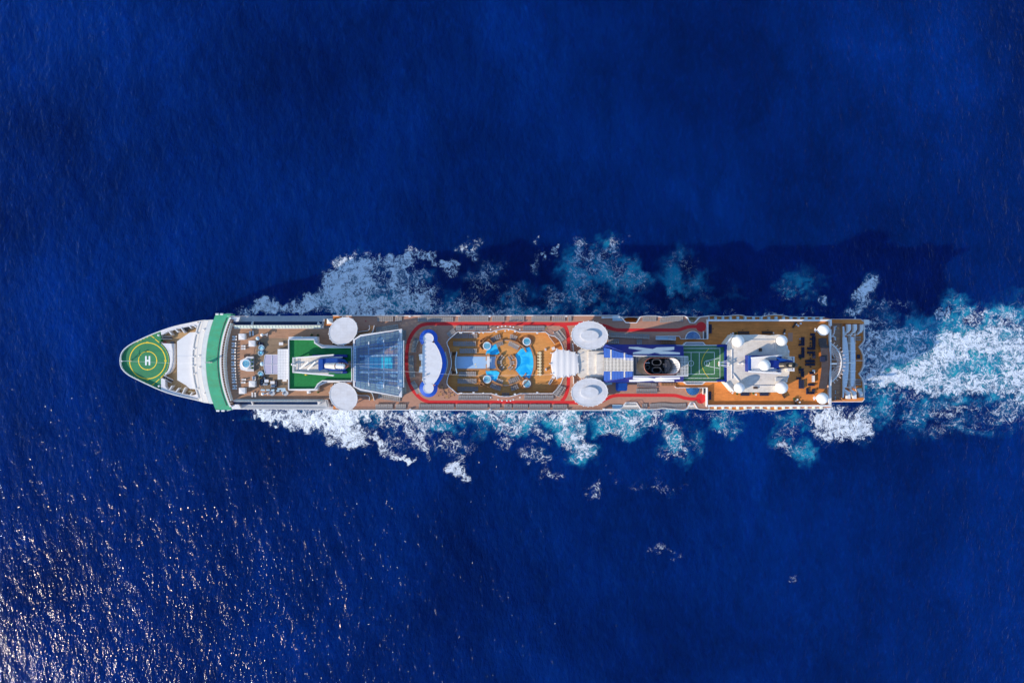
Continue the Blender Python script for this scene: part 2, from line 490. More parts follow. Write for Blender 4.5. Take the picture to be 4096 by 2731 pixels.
# foam and aerated water: (sheet x, y, half length, half width, turn in degrees, foam, turquoise)
WASH = [
 (1020,1248,46,22,0,.8,.2),(1075,1226,60,34,8,.85,.3),(1150,1240,60,22,-20,.7,.3),(1250,1215,85,46,-20,.85,.35),(1360,1150,70,80,25,.95,.5),(1425,1075,80,60,-10,.9,.4),
 (1440,1140,90,90,0,.85,.6),(1420,1225,150,48,0,.85,.8),(1500,1070,40,40,40,.55,.2),(1600,1055,60,42,-30,.8,.25),(1590,1120,62,60,0,.75,.4),(1690,1025,55,20,0,.7,.2),
 (1735,1050,40,16,40,.6,.2),(1790,1065,36,16,15,.7,.2),(1808,1100,26,26,0,.55,.1),(1660,1120,80,60,0,.5,.45),(1640,1200,110,60,0,.72,.85),(1760,1235,70,28,0,.5,.5),
 (1885,1010,44,34,-30,.52,.25),(1965,1075,60,38,-25,.42,.30),(1930,1130,60,40,0,.36,.3),(1860,1215,60,42,0,.48,.6),(1960,1235,90,30,0,.42,.5),(2060,1180,70,50,0,.34,.45),(2070,1240,70,24,0,.45,.6),
 (2150,968,16,14,30,.7,.2),(2225,990,16,12,0,.6,.15),(2175,1015,16,14,0,.6,.1),(2130,1060,20,34,0,.35,.3),
 (2325,1000,45,46,0,.42,.75),(2310,1080,62,70,20,.45,.9),(2440,980,50,36,-15,.45,.8),(2400,1040,80,60,0,.42,.9),(2480,1090,95,55,15,.38,.95),(2560,1120,40,50,0,.40,.7),(2330,1170,90,50,0,.40,.85),(2240,1190,80,40,0,.38,.7),(2430,1190,100,40,0,.25,.5),
 (2730,1060,70,50,0,.30,.42),(2740,1130,105,70,0,.24,.62),(2700,1170,60,40,0,.24,.70),(2800,1190,90,36,0,.2,.40),(2950,1170,80,40,0,.14,.25),
 (3150,1165,45,42,0,.34,.80),(3210,1130,70,50,0,.2,.55),(3240,1190,60,30,0,.2,.35),(3310,1200,26,20,0,.6,.4),(3470,1165,34,52,15,.78,.45),(3440,1230,50,20,-25,.55,.4),(3500,1240,50,16,-10,.4,.4),(3600,1225,60,14,-10,.4,.3),
 (2400,1252,160,14,0,.32,.4),(2750,1255,180,12,0,.35,.3),(3100,1258,220,11,0,.42,.3),
 # the lit side
 (1065,1655,56,30,20,.95,.2),(1095,1685,34,24,30,.9,.2),(1175,1665,70,36,10,.95,.25),(1240,1690,80,40,28,.95,.2),(1310,1660,70,40,0,.95,.3),(1375,1690,62,70,-5,1.0,.3),(1410,1750,50,52,20,.92,.15),(1350,1745,34,40,20,.6,.1),(1425,1660,60,30,0,.85,.6),
 (1490,1745,22,18,40,.75,.1),(1525,1785,20,44,-35,.8,.1),(1570,1820,42,16,20,.72,.1),(1625,1840,24,9,10,.9,.1),(1580,1780,60,40,0,.42,.15),
 (1500,1660,70,24,0,.75,.7),(1620,1665,90,28,0,.75,.75),(1560,1700,80,28,0,.5,.4),(1680,1720,62,52,0,.56,.3),(1700,1785,50,28,0,.5,.15),(1780,1680,70,40,0,.55,.55),(1800,1770,60,40,-20,.5,.2),(1710,1830,16,26,0,.5,.1),
 (1880,1650,80,22,0,.66,.8),(1830,1880,38,20,25,.8,.2),(1845,1835,28,30,0,.40,.2),(1880,1790,40,40,0,.34,.1),(1925,1690,40,50,0,.45,.4),
 (1990,1660,60,50,0,.62,.95),(2040,1710,60,50,0,.62,.9),(2120,1670,50,60,0,.66,1.),(2130,1720,44,36,0,.62,.8),(2185,1740,50,24,0,.5,.5),(2270,1670,60,46,0,.66,1.),(2290,1740,50,50,10,.62,.95),(2320,1800,62,48,20,.62,.95),(2150,1810,55,30,20,.5,.2),(2010,1790,34,24,0,.5,.15),
 (2430,1680,50,60,0,.5,.9),(2480,1730,52,30,10,.55,.8),(2540,1680,80,46,0,.56,1.),(2510,1640,80,40,0,.6,.9),(2600,1690,50,40,0,.45,.85),(2690,1740,46,50,0,.5,.85),(2700,1800,56,42,15,.5,.8),(2780,1750,40,60,0,.28,.4),
 (2890,1670,60,40,0,.34,.62),(2900,1710,40,22,20,.4,.5),(3040,1650,60,14,0,.4,.4),(3160,1720,60,60,30,.34,.66),(3150,1790,60,24,15,.45,.7),(3220,1800,36,40,0,.3,.6),
 (3320,1680,90,62,12,.84,.3),(3400,1720,90,50,0,.8,.3),(3300,1740,60,30,25,.62,.3),(3270,1645,70,18,0,.6,.3),(3450,1660,60,34,-10,.6,.35),
 (2210,1895,34,38,30,.55,.1),(2390,1955,32,32,0,.48,.1),(2350,1975,34,16,0,.3,.05),(2550,1940,34,26,0,.3,.1),(2640,1930,28,50,15,.34,.1),(2680,1960,50,30,0,.26,.1),(2470,1890,26,20,0,.25,.05),(2640,2180,30,20,20,.34,.05),(2700,2205,26,14,30,.34,.05),(3180,2330,24,10,20,.32,.05),
 
 # thin wash that hugs the plating on both sides
 (1150,1245,220,26,0,.5,.4),(1560,1235,260,34,0,.5,.6),(2000,1240,260,26,0,.4,.5),(2500,1240,260,24,0,.32,.5),(1300,1655,240,26,0,.55,.4),(1700,1655,260,32,0,.55,.6),(2120,1660,240,34,0,.55,.8),(2520,1655,220,28,0,.5,.7),(2950,1648,220,16,0,.36,.4),
 # the wake
 (3780,1440,360,130,0,.46,1.),
 (3500,1440,70,150,0,.58,.8),(3600,1430,130,145,0,.54,.95),(3570,1330,110,46,0,.62,.7),(3650,1360,90,60,0,.60,.8),(3600,1525,150,40,6,.82,.6),(3720,1480,110,60,-12,.84,.6),(3830,1390,140,66,-8,.86,.6),(3800,1535,160,46,8,.86,.6),(3950,1545,140,52,5,.82,.8),(3980,1365,160,62,-6,.82,.8),(4070,1450,90,110,0,.84,.9),(4080,1570,70,80,0,.8,.7),
 (3890,1470,120,28,8,.55,1.),(4000,1290,140,50,-8,.5,.85),(3900,1290,90,60,-10,.6,.9),(4060,1240,90,50,-10,.34,.6),(3820,1240,70,50,0,.3,.6),(3640,1600,130,46,10,.4,.75),(3640,1650,110,70,15,.26,.75),(3560,1580,90,30,15,.45,.7),(3790,1640,140,60,5,.34,.7),(3900,1690,120,50,0,.34,.75),(3760,1720,80,40,0,.28,.6),(4020,1640,110,60,0,.45,.7),(4080,1700,60,40,0,.28,.5),
 (3780,1260,30,40,0,.6,.6),(3560,1240,90,30,0,.3,.4),
]
S0 = 0.1 * HC / (HC - ZREF)
def wash_fields(X, Y):
    px = X / S0 + 2048; py = 1365.5 - Y / S0
    # ragged outlines: warp the plan before asking how far a point lies inside each patch
    wx = (fbm(px / 55, py / 55, 21, 4) - .5) * 85 + (fbm(px / 14, py / 14, 41, 3) - .5) * 26
    wy = (fbm(px / 55, py / 55, 33, 4) - .5) * 85 + (fbm(px / 14, py / 14, 57, 3) - .5) * 26
    qx = px + wx; qy = py + wy
    foam = np.zeros_like(px); aer = np.zeros_like(px)
    for cx, cy, a, b, rot, f, q in WASH:
        c, s_ = cos(radians(rot)), sin(radians(rot))
        dx = qx - cx; dy = qy - cy
        r = np.sqrt(((dx * c + dy * s_) / (a * 1.12)) ** 2 + ((-dx * s_ + dy * c) / (b * 1.12)) ** 2)
        w = np.clip((1.5 - r) / 1.15, 0, 1); w = w * w * (3 - 2 * w)
        foam = np.maximum(foam, f * w)
        w2 = np.clip((1.75 - r) / 1.3, 0, 1); w2 = w2 * w2 * (3 - 2 * w2)
        aer = np.maximum(aer, q * w2)
    # propeller wash runs in lanes along the track; turbulence breaks the clouds of air
    lane = fbm((px + wx * .5) / 170, (py + wy * .6) / 24, 71, 4)
    t = np.clip((px - 3440) / 120, 0, 1)
    foam = foam * (1 - t + t * np.clip(0.62 + 0.95 * (lane - .28), .5, 1.12))
    cloud = fbm(qx / 60, qy / 46, 91, 5)
    inwake = t * np.clip((1600 - qy) / 60, 0, 1) * np.clip((qy - 1270) / 60, 0, 1)
    aer = aer * np.maximum(np.clip(0.15 + 2.6 * (cloud - .32), 0.05, 1.0), .75 * inwake)
    foam = np.maximum(foam, .46 * aer)
    edge = np.clip((px - 3500) / 80, 0, 1) * np.clip((py - 1570) / 60, 0, 1)
    aer = aer * (1 - .45 * edge)
    side = np.clip((3420 - px) / 60, 0, 1)
    foam = foam * (1 - .12 * side)
    return np.minimum(foam * .88, .84), aer

def axis_lines(lo, hi, step, far):
    core = np.arange(lo, hi + step * .5, step)
    return np.concatenate([[-f for f in far[::-1]], core, far])
xs = axis_lines(-250, 250, 0.8, np.array([262., 290, 360, 520, 900, 1800, 4000, 9000, 20000]))
ys = axis_lines(-172, 172, 0.8, np.array([182., 210, 280, 450, 900, 1800, 4000, 9000, 20000]))
def grid_mesh(name, xs, ys, zoff=0.0, keep=None, attrs=None, heights=None):
    X, Y = np.meshgrid(xs, ys)
    Z = heights(X, Y) + zoff
    far = np.clip(1 - (np.maximum(np.abs(X) - 250, np.abs(Y) - 172)) / 60, 0, 1)
    Z = Z * far if zoff == 0 else Z
    nx, ny = len(xs), len(ys)
    idx = np.arange(nx * ny).reshape(ny, nx)
    q = np.stack([idx[:-1, :-1], idx[:-1, 1:], idx[1:, 1:], idx[1:, :-1]], -1).reshape(-1, 4)
    co = np.stack([X, Y, Z], -1).reshape(-1, 3)
    at = {k: v.reshape(-1) for k, v in (attrs(X, Y) if attrs else {}).items()}
    if keep:
        k = at[keep[0]][q].max(1) > keep[1]
        q = q[k]
        used = np.unique(q)
        remap = np.full(nx * ny, -1); remap[used] = np.arange(len(used))
        q = remap[q]; co = co[used]; at = {n: v[used] for n, v in at.items()}
    me = bpy.data.meshes.new(name)
    me.vertices.add(len(co)); me.vertices.foreach_set("co", co.astype(np.float32).ravel())
    me.loops.add(q.size); me.loops.foreach_set("vertex_index", q.astype(np.int32).ravel())
    me.polygons.add(len(q)); me.polygons.foreach_set("loop_start", np.arange(0, q.size, 4, dtype=np.int32))
    me.polygons.foreach_set("use_smooth", np.ones(len(q), dtype=bool))
    for n, v in at.items():
        a = me.attributes.new(n, 'FLOAT', 'POINT'); a.data.foreach_set("value", v.astype(np.float32))
    me.update(calc_edges=True)
    return me

def water_material():
    m = bpy.data.materials.new("deep_sea_water"); m.use_nodes = True
    nt = m.node_tree; b = nt.nodes["Principled BSDF"]
    geo = nd(nt, "ShaderNodeNewGeometry")
    # deep colour with slow drifts of tone
    n = nd(nt, "ShaderNodeTexNoise"); n.inputs["Scale"].default_value = 0.012; n.inputs["Detail"].default_value = 5
    lk(nt, geo.outputs["Position"], n.inputs["Vector"])
    r = nd(nt, "ShaderNodeValToRGB")
    e = r.color_ramp.elements
    e[0].position = 0.36; e[0].color = (0.0001, 0.0095, 0.086, 1)
    e[1].position = 0.66; e[1].color = (0.0002, 0.0200, 0.160, 1)
    lk(nt, n.outputs["Fac"], r.inputs[0])
    # ripples drawn along the wind: stretched across it
    mp = nd(nt, "ShaderNodeMapping"); mp.inputs["Rotation"].default_value = (0, 0, -CRA); mp.inputs["Scale"].default_value = (1.0, 0.5, 1.0)
    mp.vector_type = 'POINT'
    lk(nt, geo.outputs["Position"], mp.inputs[0])
    fine = nd(nt, "ShaderNodeTexNoise"); fine.inputs["Scale"].default_value = 0.55; fine.inputs["Detail"].default_value = 5; fine.inputs["Roughness"].default_value = 0.62
    lk(nt, mp.outputs[0], fine.inputs["Vector"])
    tone = ramp(nt, fine.outputs["Fac"], [(0.30, 0.84), (0.55, 1.0), (0.76, 1.42)])
    mx = nd(nt, "ShaderNodeMix", data_type='RGBA', blend_type='MULTIPLY'); mx.inputs[0].default_value = 1.0
    lk(nt, r.outputs[0], mx.inputs[6]); lk(nt, tone, mx.inputs[7])
    # gust patches
    gu = nd(nt, "ShaderNodeTexNoise"); gu.inputs["Scale"].default_value = 0.05; gu.inputs["Detail"].default_value = 6; gu.inputs["Roughness"].default_value = 0.6; gu.inputs["Distortion"].default_value = 0.8
    lk(nt, mp.outputs[0], gu.inputs["Vector"])
    gf = ramp(nt, gu.outputs["Fac"], [(0.32, 0.80), (0.68, 1.22)])
    mg = nd(nt, "ShaderNodeMix", data_type='RGBA', blend_type='MULTIPLY'); mg.inputs[0].default_value = 1.0
    lk(nt, mx.outputs[2], mg.inputs[6]); lk(nt, gf, mg.inputs[7])
    mx = mg
    # air stirred into the water turns it turquoise
    at = nd(nt, "ShaderNodeAttribute", attribute_name="aer")
    an = nd(nt, "ShaderNodeTexNoise"); an.inputs["Scale"].default_value = 0.16; an.inputs["Detail"].default_value = 7; an.inputs["Roughness"].default_value = 0.62; an.inputs["Distortion"].default_value = 1.0
    lk(nt, geo.outputs["Position"], an.inputs["Vector"])
    af = ramp(nt, an.outputs["Fac"], [(0.30, 0.30), (0.64, 1.0)])
    mu = nd(nt, "ShaderNodeMath", operation='MULTIPLY'); lk(nt, at.outputs["Fac"], mu.inputs[0]); lk(nt, af, mu.inputs[1])
    tq = nd(nt, "ShaderNodeValToRGB")
    te = tq.color_ramp.elements
    te[0].position = 0.0; te[0].color = (0.0003, 0.030, 0.20, 1)
    te[1].position = 0.9; te[1].color = (0.018, 0.40, 0.52, 1)
    lk(nt, mu.outputs[0], tq.inputs[0])
    mf = ramp(nt, mu.outputs[0], [(0.02, 0.0), (0.40, 1.0)])
    m2 = nd(nt, "ShaderNodeMix", data_type='RGBA')
    lk(nt, mf, m2.inputs[0]); lk(nt, mx.outputs[2], m2.inputs[6]); lk(nt, tq.outputs[0], m2.inputs[7])
    lk(nt, m2.outputs[2], b.inputs["Base Color"])
    b.inputs["Roughness"].default_value = 0.12
    # light scatters for metres inside clear water before it comes back up
    b.subsurface_method = 'RANDOM_WALK'
    b.inputs["Subsurface Weight"].default_value = 1.0
    b.inputs["Subsurface Radius"].default_value = (0.3, 0.7, 1.0)
    b.inputs["Subsurface Scale"].default_value = 18.0
    b.inputs["IOR"].default_value = 1.33
    b.inputs["Specular IOR Level"].default_value = 0.14
    # wind ripples: three sizes of bump on the real swell
    def layer(scale, dist, prev, detail, strength=1.0, rough=0.5):
        t = nd(nt, "ShaderNodeTexNoise"); t.inputs["Scale"].default_value = scale; t.inputs["Detail"].default_value = detail; t.inputs["Roughness"].default_value = rough
        lk(nt, mp.outputs[0], t.inputs["Vector"])
        bp = nd(nt, "ShaderNodeBump"); bp.inputs["Strength"].default_value = strength; bp.inputs["Distance"].default_value = dist
        lk(nt, t.outputs["Fac"], bp.inputs["Height"])
        if prev:
            lk(nt, prev, bp.inputs["Normal"])
        return bp.outputs[0]
    a = layer(0.22, 0.85, None, 2)
    a = layer(0.80, 0.37, a, 2)
    a = layer(2.4, 0.13, a, 1)
    lk(nt, a, b.inputs["Normal"])
    return m

def foam_material():
    m = bpy.data.materials.new("sea_foam"); m.use_nodes = True
    nt = m.node_tree; b = nt.nodes["Principled BSDF"]; out = nt.nodes["Material Output"]
    geo = nd(nt, "ShaderNodeNewGeometry")
    at = nd(nt, "ShaderNodeAttribute", attribute_name="foam")
    # domain warp, then thin bright threads (ridges) and soft clots
    w1 = nd(nt, "ShaderNodeTexNoise"); w1.inputs["Scale"].default_value = 0.20; w1.inputs["Detail"].default_value = 4
    lk(nt, geo.outputs["Position"], w1.inputs["Vector"])
    sub = nd(nt, "ShaderNodeVectorMath", operation='SUBTRACT'); sub.inputs[1].default_value = (.5, .5, .5)
    lk(nt, w1.outputs["Color"], sub.inputs[0])
    scl = nd(nt, "ShaderNodeVectorMath", operation='SCALE'); scl.inputs["Scale"].default_value = 9.0
    lk(nt, sub.outputs[0], scl.inputs[0])
    add = nd(nt, "ShaderNodeVectorMath", operation='ADD'); lk(nt, geo.outputs["Position"], add.inputs[0]); lk(nt, scl.outputs[0], add.inputs[1])
    def ridge(scale, detail):
        n = nd(nt, "ShaderNodeTexNoise"); n.inputs["Scale"].default_value = scale; n.inputs["Detail"].default_value = detail; n.inputs["Roughness"].default_value = 0.58
        lk(nt, add.outputs[0], n.inputs["Vector"])
        s1 = nd(nt, "ShaderNodeMath", operation='SUBTRACT'); s1.inputs[1].default_value = 0.5; lk(nt, n.outputs["Fac"], s1.inputs[0])
        ab = nd(nt, "ShaderNodeMath", operation='ABSOLUTE'); lk(nt, s1.outputs[0], ab.inputs[0])
        return ramp(nt, ab.outputs[0], [(0.0, 1.0), (0.03, 0.66), (0.13, 0.0)])
    r1 = ridge(0.17, 3); r2 = ridge(0.42, 3)
    r3 = ridge(0.95, 2)
    mx3 = nd(nt, "ShaderNodeMath", operation='MULTIPLY'); mx3.inputs[1].default_value = 0.62; lk(nt, r3, mx3.inputs[0])
    mx0 = nd(nt, "ShaderNodeMath", operation='MAXIMUM'); lk(nt, r1, mx0.inputs[0]); lk(nt, mx3.outputs[0], mx0.inputs[1])
    mxr = nd(nt, "ShaderNodeMath", operation='MAXIMUM'); lk(nt, mx0.outputs[0], mxr.inputs[0])
    sc2 = nd(nt, "ShaderNodeMath", operation='MULTIPLY'); sc2.inputs[1].default_value = 0.85; lk(nt, r2, sc2.inputs[0]); lk(nt, sc2.outputs[0], mxr.inputs[1])
    cl = nd(nt, "ShaderNodeTexNoise"); cl.inputs["Scale"].default_value = 0.42; cl.inputs["Detail"].default_value = 8; cl.inputs["Roughness"].default_value = 0.72
    lk(nt, add.outputs[0], cl.inputs["Vector"])
    clr = ramp(nt, cl.outputs["Fac"], [(0.30, 0.0), (0.70, 1.0)])
    cf = nd(nt, "ShaderNodeTexNoise"); cf.inputs["Scale"].default_value = 1.25; cf.inputs["Detail"].default_value = 3; cf.inputs["Roughness"].default_value = 0.6
    lk(nt, add.outputs[0], cf.inputs["Vector"])
    cfr = ramp(nt, cf.outputs["Fac"], [(0.32, 0.0), (0.68, 1.0)])
    # threads over clots over fine froth, then a threshold that falls as the foam thickens
    mxc = nd(nt, "ShaderNodeMath", operation='MAXIMUM'); lk(nt, mxr.outputs[0], mxc.inputs[0])
    clm = nd(nt, "ShaderNodeMath", operation='MULTIPLY'); clm.inputs[1].default_value = 0.55; lk(nt, clr, clm.inputs[0]); lk(nt, clm.outputs[0], mxc.inputs[1])
    p1 = nd(nt, "ShaderNodeMath", operation='MULTIPLY'); p1.inputs[1].default_value = 0.72; lk(nt, mxc.outputs[0], p1.inputs[0])
    p2 = nd(nt, "ShaderNodeMath", operation='MULTIPLY_ADD'); p2.inputs[1].default_value = 0.28; lk(nt, cfr, p2.inputs[0]); lk(nt, p1.outputs[0], p2.inputs[2])
    su = nd(nt, "ShaderNodeMath", operation='ADD'); lk(nt, at.outputs["Fac"], su.inputs[0]); lk(nt, p2.outputs[0], su.inputs[1])
    mr = nd(nt, "ShaderNodeMapRange", interpolation_type='SMOOTHSTEP')
    mr.inputs["From Min"].default_value = 0.84; mr.inputs["From Max"].default_value = 1.36
    lk(nt, su.outputs[0], mr.inputs["Value"])
    gate = ramp(nt, at.outputs["Fac"], [(0.03, 0.0), (0.34, 1.0)])
    am = nd(nt, "ShaderNodeMath", operation='MULTIPLY'); lk(nt, mr.outputs[0], am.inputs[0]); lk(nt, gate, am.inputs[1])
    b.inputs["Base Color"].default_value = (0.69, 0.75, 0.84, 1)
    b.inputs["Roughness"].default_value = 0.8
    bp = nd(nt, "ShaderNodeBump"); bp.inputs["Strength"].default_value = 0.7; bp.inputs["Distance"].default_value = 0.7
    lk(nt, p2.outputs[0], bp.inputs["Height"]); lk(nt, bp.outputs[0], b.inputs["Normal"])
    lk(nt, am.outputs[0], b.inputs["Alpha"])
    return m

def water_attrs(X, Y):
    f, a = wash_fields(X, Y)
    inside = (np.abs(X) < 255) & (np.abs(Y) < 175)
    return {"aer": np.where(inside, a, 0)}
me = grid_mesh("water", xs, ys, 0.0, None, water_attrs, swell)
me.materials.append(water_material())
water = bpy.data.objects.new("water", me); COL.objects.link(water); water["kind"] = "structure"
def foam_attrs(X, Y):
    f, a = wash_fields(X, Y)
    return {"foam": f}
me = grid_mesh("wake_foam", np.arange(-150, 236, 0.5), np.arange(-112, 112, 0.5), 0.06, ("foam", 0.05), foam_attrs, swell)
me.materials.append(foam_material())
foam = bpy.data.objects.new("wake_foam", me); COL.objects.link(foam); foam["kind"] = "stuff"
# ------------------------------------------------------------------ the ship
ship = bpy.data.objects.new("cruise_ship", None)
ship.location = SHIP_LOC
COL.objects.link(ship)
tag(ship, "long white cruise ship with helipad bow and brown sun decks sailing over deep blue sea", "cruise ship")

def slab(name, crop, pts, z0, z1, m, parent=ship, holes=(), smooth=False, kind=None):
    mb = MB().prism([P(crop, pts, z1)] + [P(crop, h, z1) for h in holes], z0, z1)
    return mb.build(name, m, parent, smooth, kind)

def mirror(pts, ax):            # the same outline on the other side of a sheet line
    return [(x, 2 * ax - y) for x, y in pts][::-1]

# --- hull: flared bow, straight sides, wavy stern
bow_top = [(103,780),(106,735),(114,690),(128,655),(150,620),(185,585),(230,550),(300,508),(380,470),(470,428),(570,385),(635,360),(700,335),(800,300),(900,270),(1000,246),(1100,225),(1180,208),(1260,192),(1340,180),(1480,176)]
bow_bot = [(1480,1403),(1340,1386),(1260,1362),(1100,1325),(1000,1302),(900,1277),(800,1248),(710,1215),(630,1182),(560,1150),(480,1114),(400,1075),(318,1035),(240,995),(195,963),(160,930),(128,890),(110,840)]
side_top = [Q('A', 1500, 160), (900, 1268), (1500, 1266), (3180, 1272), (3322, 1279), (3452, 1280)]
side_bot = [(3452, 1604), (3322, 1606), (3180, 1636), (1500, 1638), (900, 1636), Q('A', 1500, 1420)]
bow_q_top = [Q('A', x, y) for x, y in bow_top]; bow_q_bot = [Q('A', x, y) for x, y in bow_bot]
rimz = 18.0
bow_full = [W(x, y, rimz) for x, y in bow_q_top]; bow_low = [W(x, y, rimz) for x, y in bow_q_bot]
hull_hi = bow_full + [W(x, y, 24) for x, y in side_top] + [W(x, y, 24) for x, y in side_bot] + bow_low
def flare(p, f, sx, dx):        # waterline section: narrower, finer bow, straight sides
    x, y = p
    yc = -8.5
    t = max(0.0, min(1.0, (-95 - x) / 75.0))
    return (x * sx + dx * t, yc + (y - yc) * (f - 0.55 * t))
hull_wl = [flare(p, 0.985, 1.0, 9.0) for p in hull_hi]
hull_mid = [((a[0] + b[0]) / 2, (a[1] + b[1]) / 2) for a, b in zip(hull_hi, hull_wl)]
hb = MB().loft(hull_wl, -6, hull_mid, 5.0, False).loft(hull_mid, 5.0, hull_hi, 14.4)
hull = hb.build("hull", pvc, ship)
# boot stripe along the waterline
# --- superstructure block up to just under the sun deck
sup_q = [Q('A', 1585 + (1585 + 1560 - sqrt(1560 ** 2 - (y - 790) ** 2) - 1585), y) for y in range(1420, 160, -60)]
sup = [W(x, y, 26.9) for x, y in sup_q] + [W(930, 1268, 26.9), W(1330, 1266, 26.9), W(2475, 1266, 26.9), W(2500, 1292, 26.9), W(3322, 1284, 26.9),
       W(3322, 1622, 26.9), W(2500, 1612, 26.9), W(2475, 1634, 26.9), W(1330, 1638, 26.9), W(930, 1636, 26.9)]
mb = MB().prism(sup, 14.3, 26.85)
superstructure = mb.build("superstructure", pvc, ship)
# balcony decks and dark cabin windows down both flanks
mb = MB(); mg = MB()
for z in (9.2, 12.2):
    for s in (-1, 1):
        mg.box(30, -8.5 + s * 19.17, z, 230, 0.06, 1.1)
for z in (16.4, 19.2, 22.0, 24.8):
    for s, y in ((1, W(0, 1267, 26.9)[1]), (-1, W(0, 1637, 26.9)[1])):
        mb.box(5, y + s * 0.10, z - 1.1, 190, 0.3, 0.18)
        mg.box(5, y + s * 0.035, z, 190, 0.06, 1.7)
mb.build("balcony_ledge", pvc, ship, kind="stuff")
mg.build("window_band", window_m, ship, kind="stuff")

# --- bow: mooring deck, bulwark, helipad
zb = 15.0
inner_top = [(x + 6, y + 9) for x, y in bow_top]; inner_bot = [(x + 6, y - 9) for x, y in bow_bot]
slab("mooring_deck", 'A', [(700,350)] + [(p[0], p[1] + 8) for p in bow_top[13:]] + [(1480,1396)] + [(p[0], p[1] - 8) for p in bow_bot[1:8]] + [(700,1205)], 14.42, zb, tan)
mb = MB()
mb.prism([bow_full + bow_low, [W(*Q('A', x, y), rimz) for x, y in inner_top[:-1] + [(1430,190), (1430,1390)] + inner_bot[1:]]], 14.3, rimz)
mb.build("bulwark", white_clean, ship)
# broad white inner shelf of the bulwark beside the mooring deck, with stiffener ribs
slab("bulwark_shelf", 'A', [(703,338),(800,303),(900,273),(1000,249),(1100,228),(1230,205),(1255,236),(1225,292),(1180,266),(1100,277),(1000,300),(900,323),(800,352),(735,392),(712,400)], 15.02, 17.6, white)
slab("bulwark_shelf", 'A', [(708,1212),(800,1246),(900,1275),(1000,1300),(1100,1323),(1240,1352),(1262,1300),(1230,1258),(1185,1278),(1100,1272),(1000,1250),(900,1222),(800,1190),(768,1150),(765,1040),(708,1030)], 15.02, 17.4, white)
ribs = []
for crop_pts in ([(822,348),(860,398)], [(915,318),(958,362)], [(995,296),(1050,368)], [(1118,272),(1150,305)], [(1180,264),(1224,292)], [(866,1140),(830,1196)], [(966,1174),(925,1224)], [(1060,1164),(1018,1250)], [(1160,1238),(1135,1272)]):
    mb = MB().ribbon(P('A', crop_pts, 17.9), 0.35, 15.02, 17.9)
    mb.build("bulwark_rib", white_clean, ship)
heli_out = [(p[0] + 9, p[1] + 9) for p in bow_top[1:13]] + [(703,345),(703,492)] + arcpts(512, 776, 318, -56, 50, 22) + [(706,1028),(706,1203)] + [(p[0] + 9, p[1] - 9) for p in bow_bot[8:]] + [(112,780)]
helipad = slab("helipad", 'A', heli_out, 14.5, 17.0, green_heli)
def flat_ring(mb, crop, cx, cy, r, w, z, n=64, a0=0, a1=360):
    o = [P1(crop, cx + (r + w / 2) * cos(radians(a0 + (a1 - a0) * i / n)), cy + (r + w / 2) * sin(radians(a0 + (a1 - a0) * i / n)), z) for i in range(n + 1)]
    i_ = [P1(crop, cx + (r - w / 2) * cos(radians(a0 + (a1 - a0) * i / n)), cy + (r - w / 2) * sin(radians(a0 + (a1 - a0) * i / n)), z) for i in range(n + 1)]
    vs = [(x, y, z) for x, y in o] + [(x, y, z) for x, y in i_]
    return mb.add(vs, [(k, k + 1, n + 2 + k, n + 1 + k) for k in range(n)])
def stroke(mb, crop, pts, w, z):
    """flat painted line: w in sheet units"""
    for (x0, y0), (x1, y1) in zip(pts, pts[1:]):
        d = hypot(x1 - x0, y1 - y0)
        if d == 0: continue
        nx, ny = -(y1 - y0) / d * w / 2, (x1 - x0) / d * w / 2
        q = P(crop, [(x0 + nx, y0 + ny), (x1 + nx, y1 + ny), (x1 - nx, y1 - ny), (x0 - nx, y0 - ny)], z)
        mb.add([(x, y, z) for x, y in q], [(0, 1, 2, 3)])
    return mb
zm = 17.006
flat_ring(MB(), 'A', 512, 775, 262, 13, zm).build("landing_circle", line_yellow, helipad)
flat_ring(MB(), 'A', 513, 773, 133, 11, zm).build("landing_circle", line_yellow, helipad)
mb = MB()
mb.prism(P('A', [(477,706),(500,706),(500,762),(528,762),(528,706),(551,706),(551,840),(528,840),(528,785),(500,785),(500,840),(477,840)], zm + .006), zm - .004, zm + .006, False)
mb.build("letter_h", line_white, helipad)
for a, b in (((552,402),(612,447)), ((622,460),(682,510)), ((745,985),(702,1026)), ((685,1042),(632,1088)), ((617,1100),(563,1143))):
    stroke(MB(), 'A', [a, b], 11, zm).build("dashed_line", line_yellow, helipad)
mb = MB()
edge = [(p[0] + 16, p[1] + 17) for p in bow_top[2:11]]
for path in (edge, [(p[0] + 14, p[1] - 17) for p in bow_bot[9:]]):
    pts = resample(smoothpath(path, 4), 26)
    for k in range(0, len(pts) - 1, 2):
        stroke(mb, 'A', [pts[k], pts[k + 1]], 6, zm)
arc = arcpts(512, 776, 308, -50, 48, 40)
for k in range(0, 40, 2):
    stroke(mb, 'A', [arc[k], arc[k + 1]], 6, zm)
mb.build("edge_marking", line_yellow, helipad, kind="stuff")
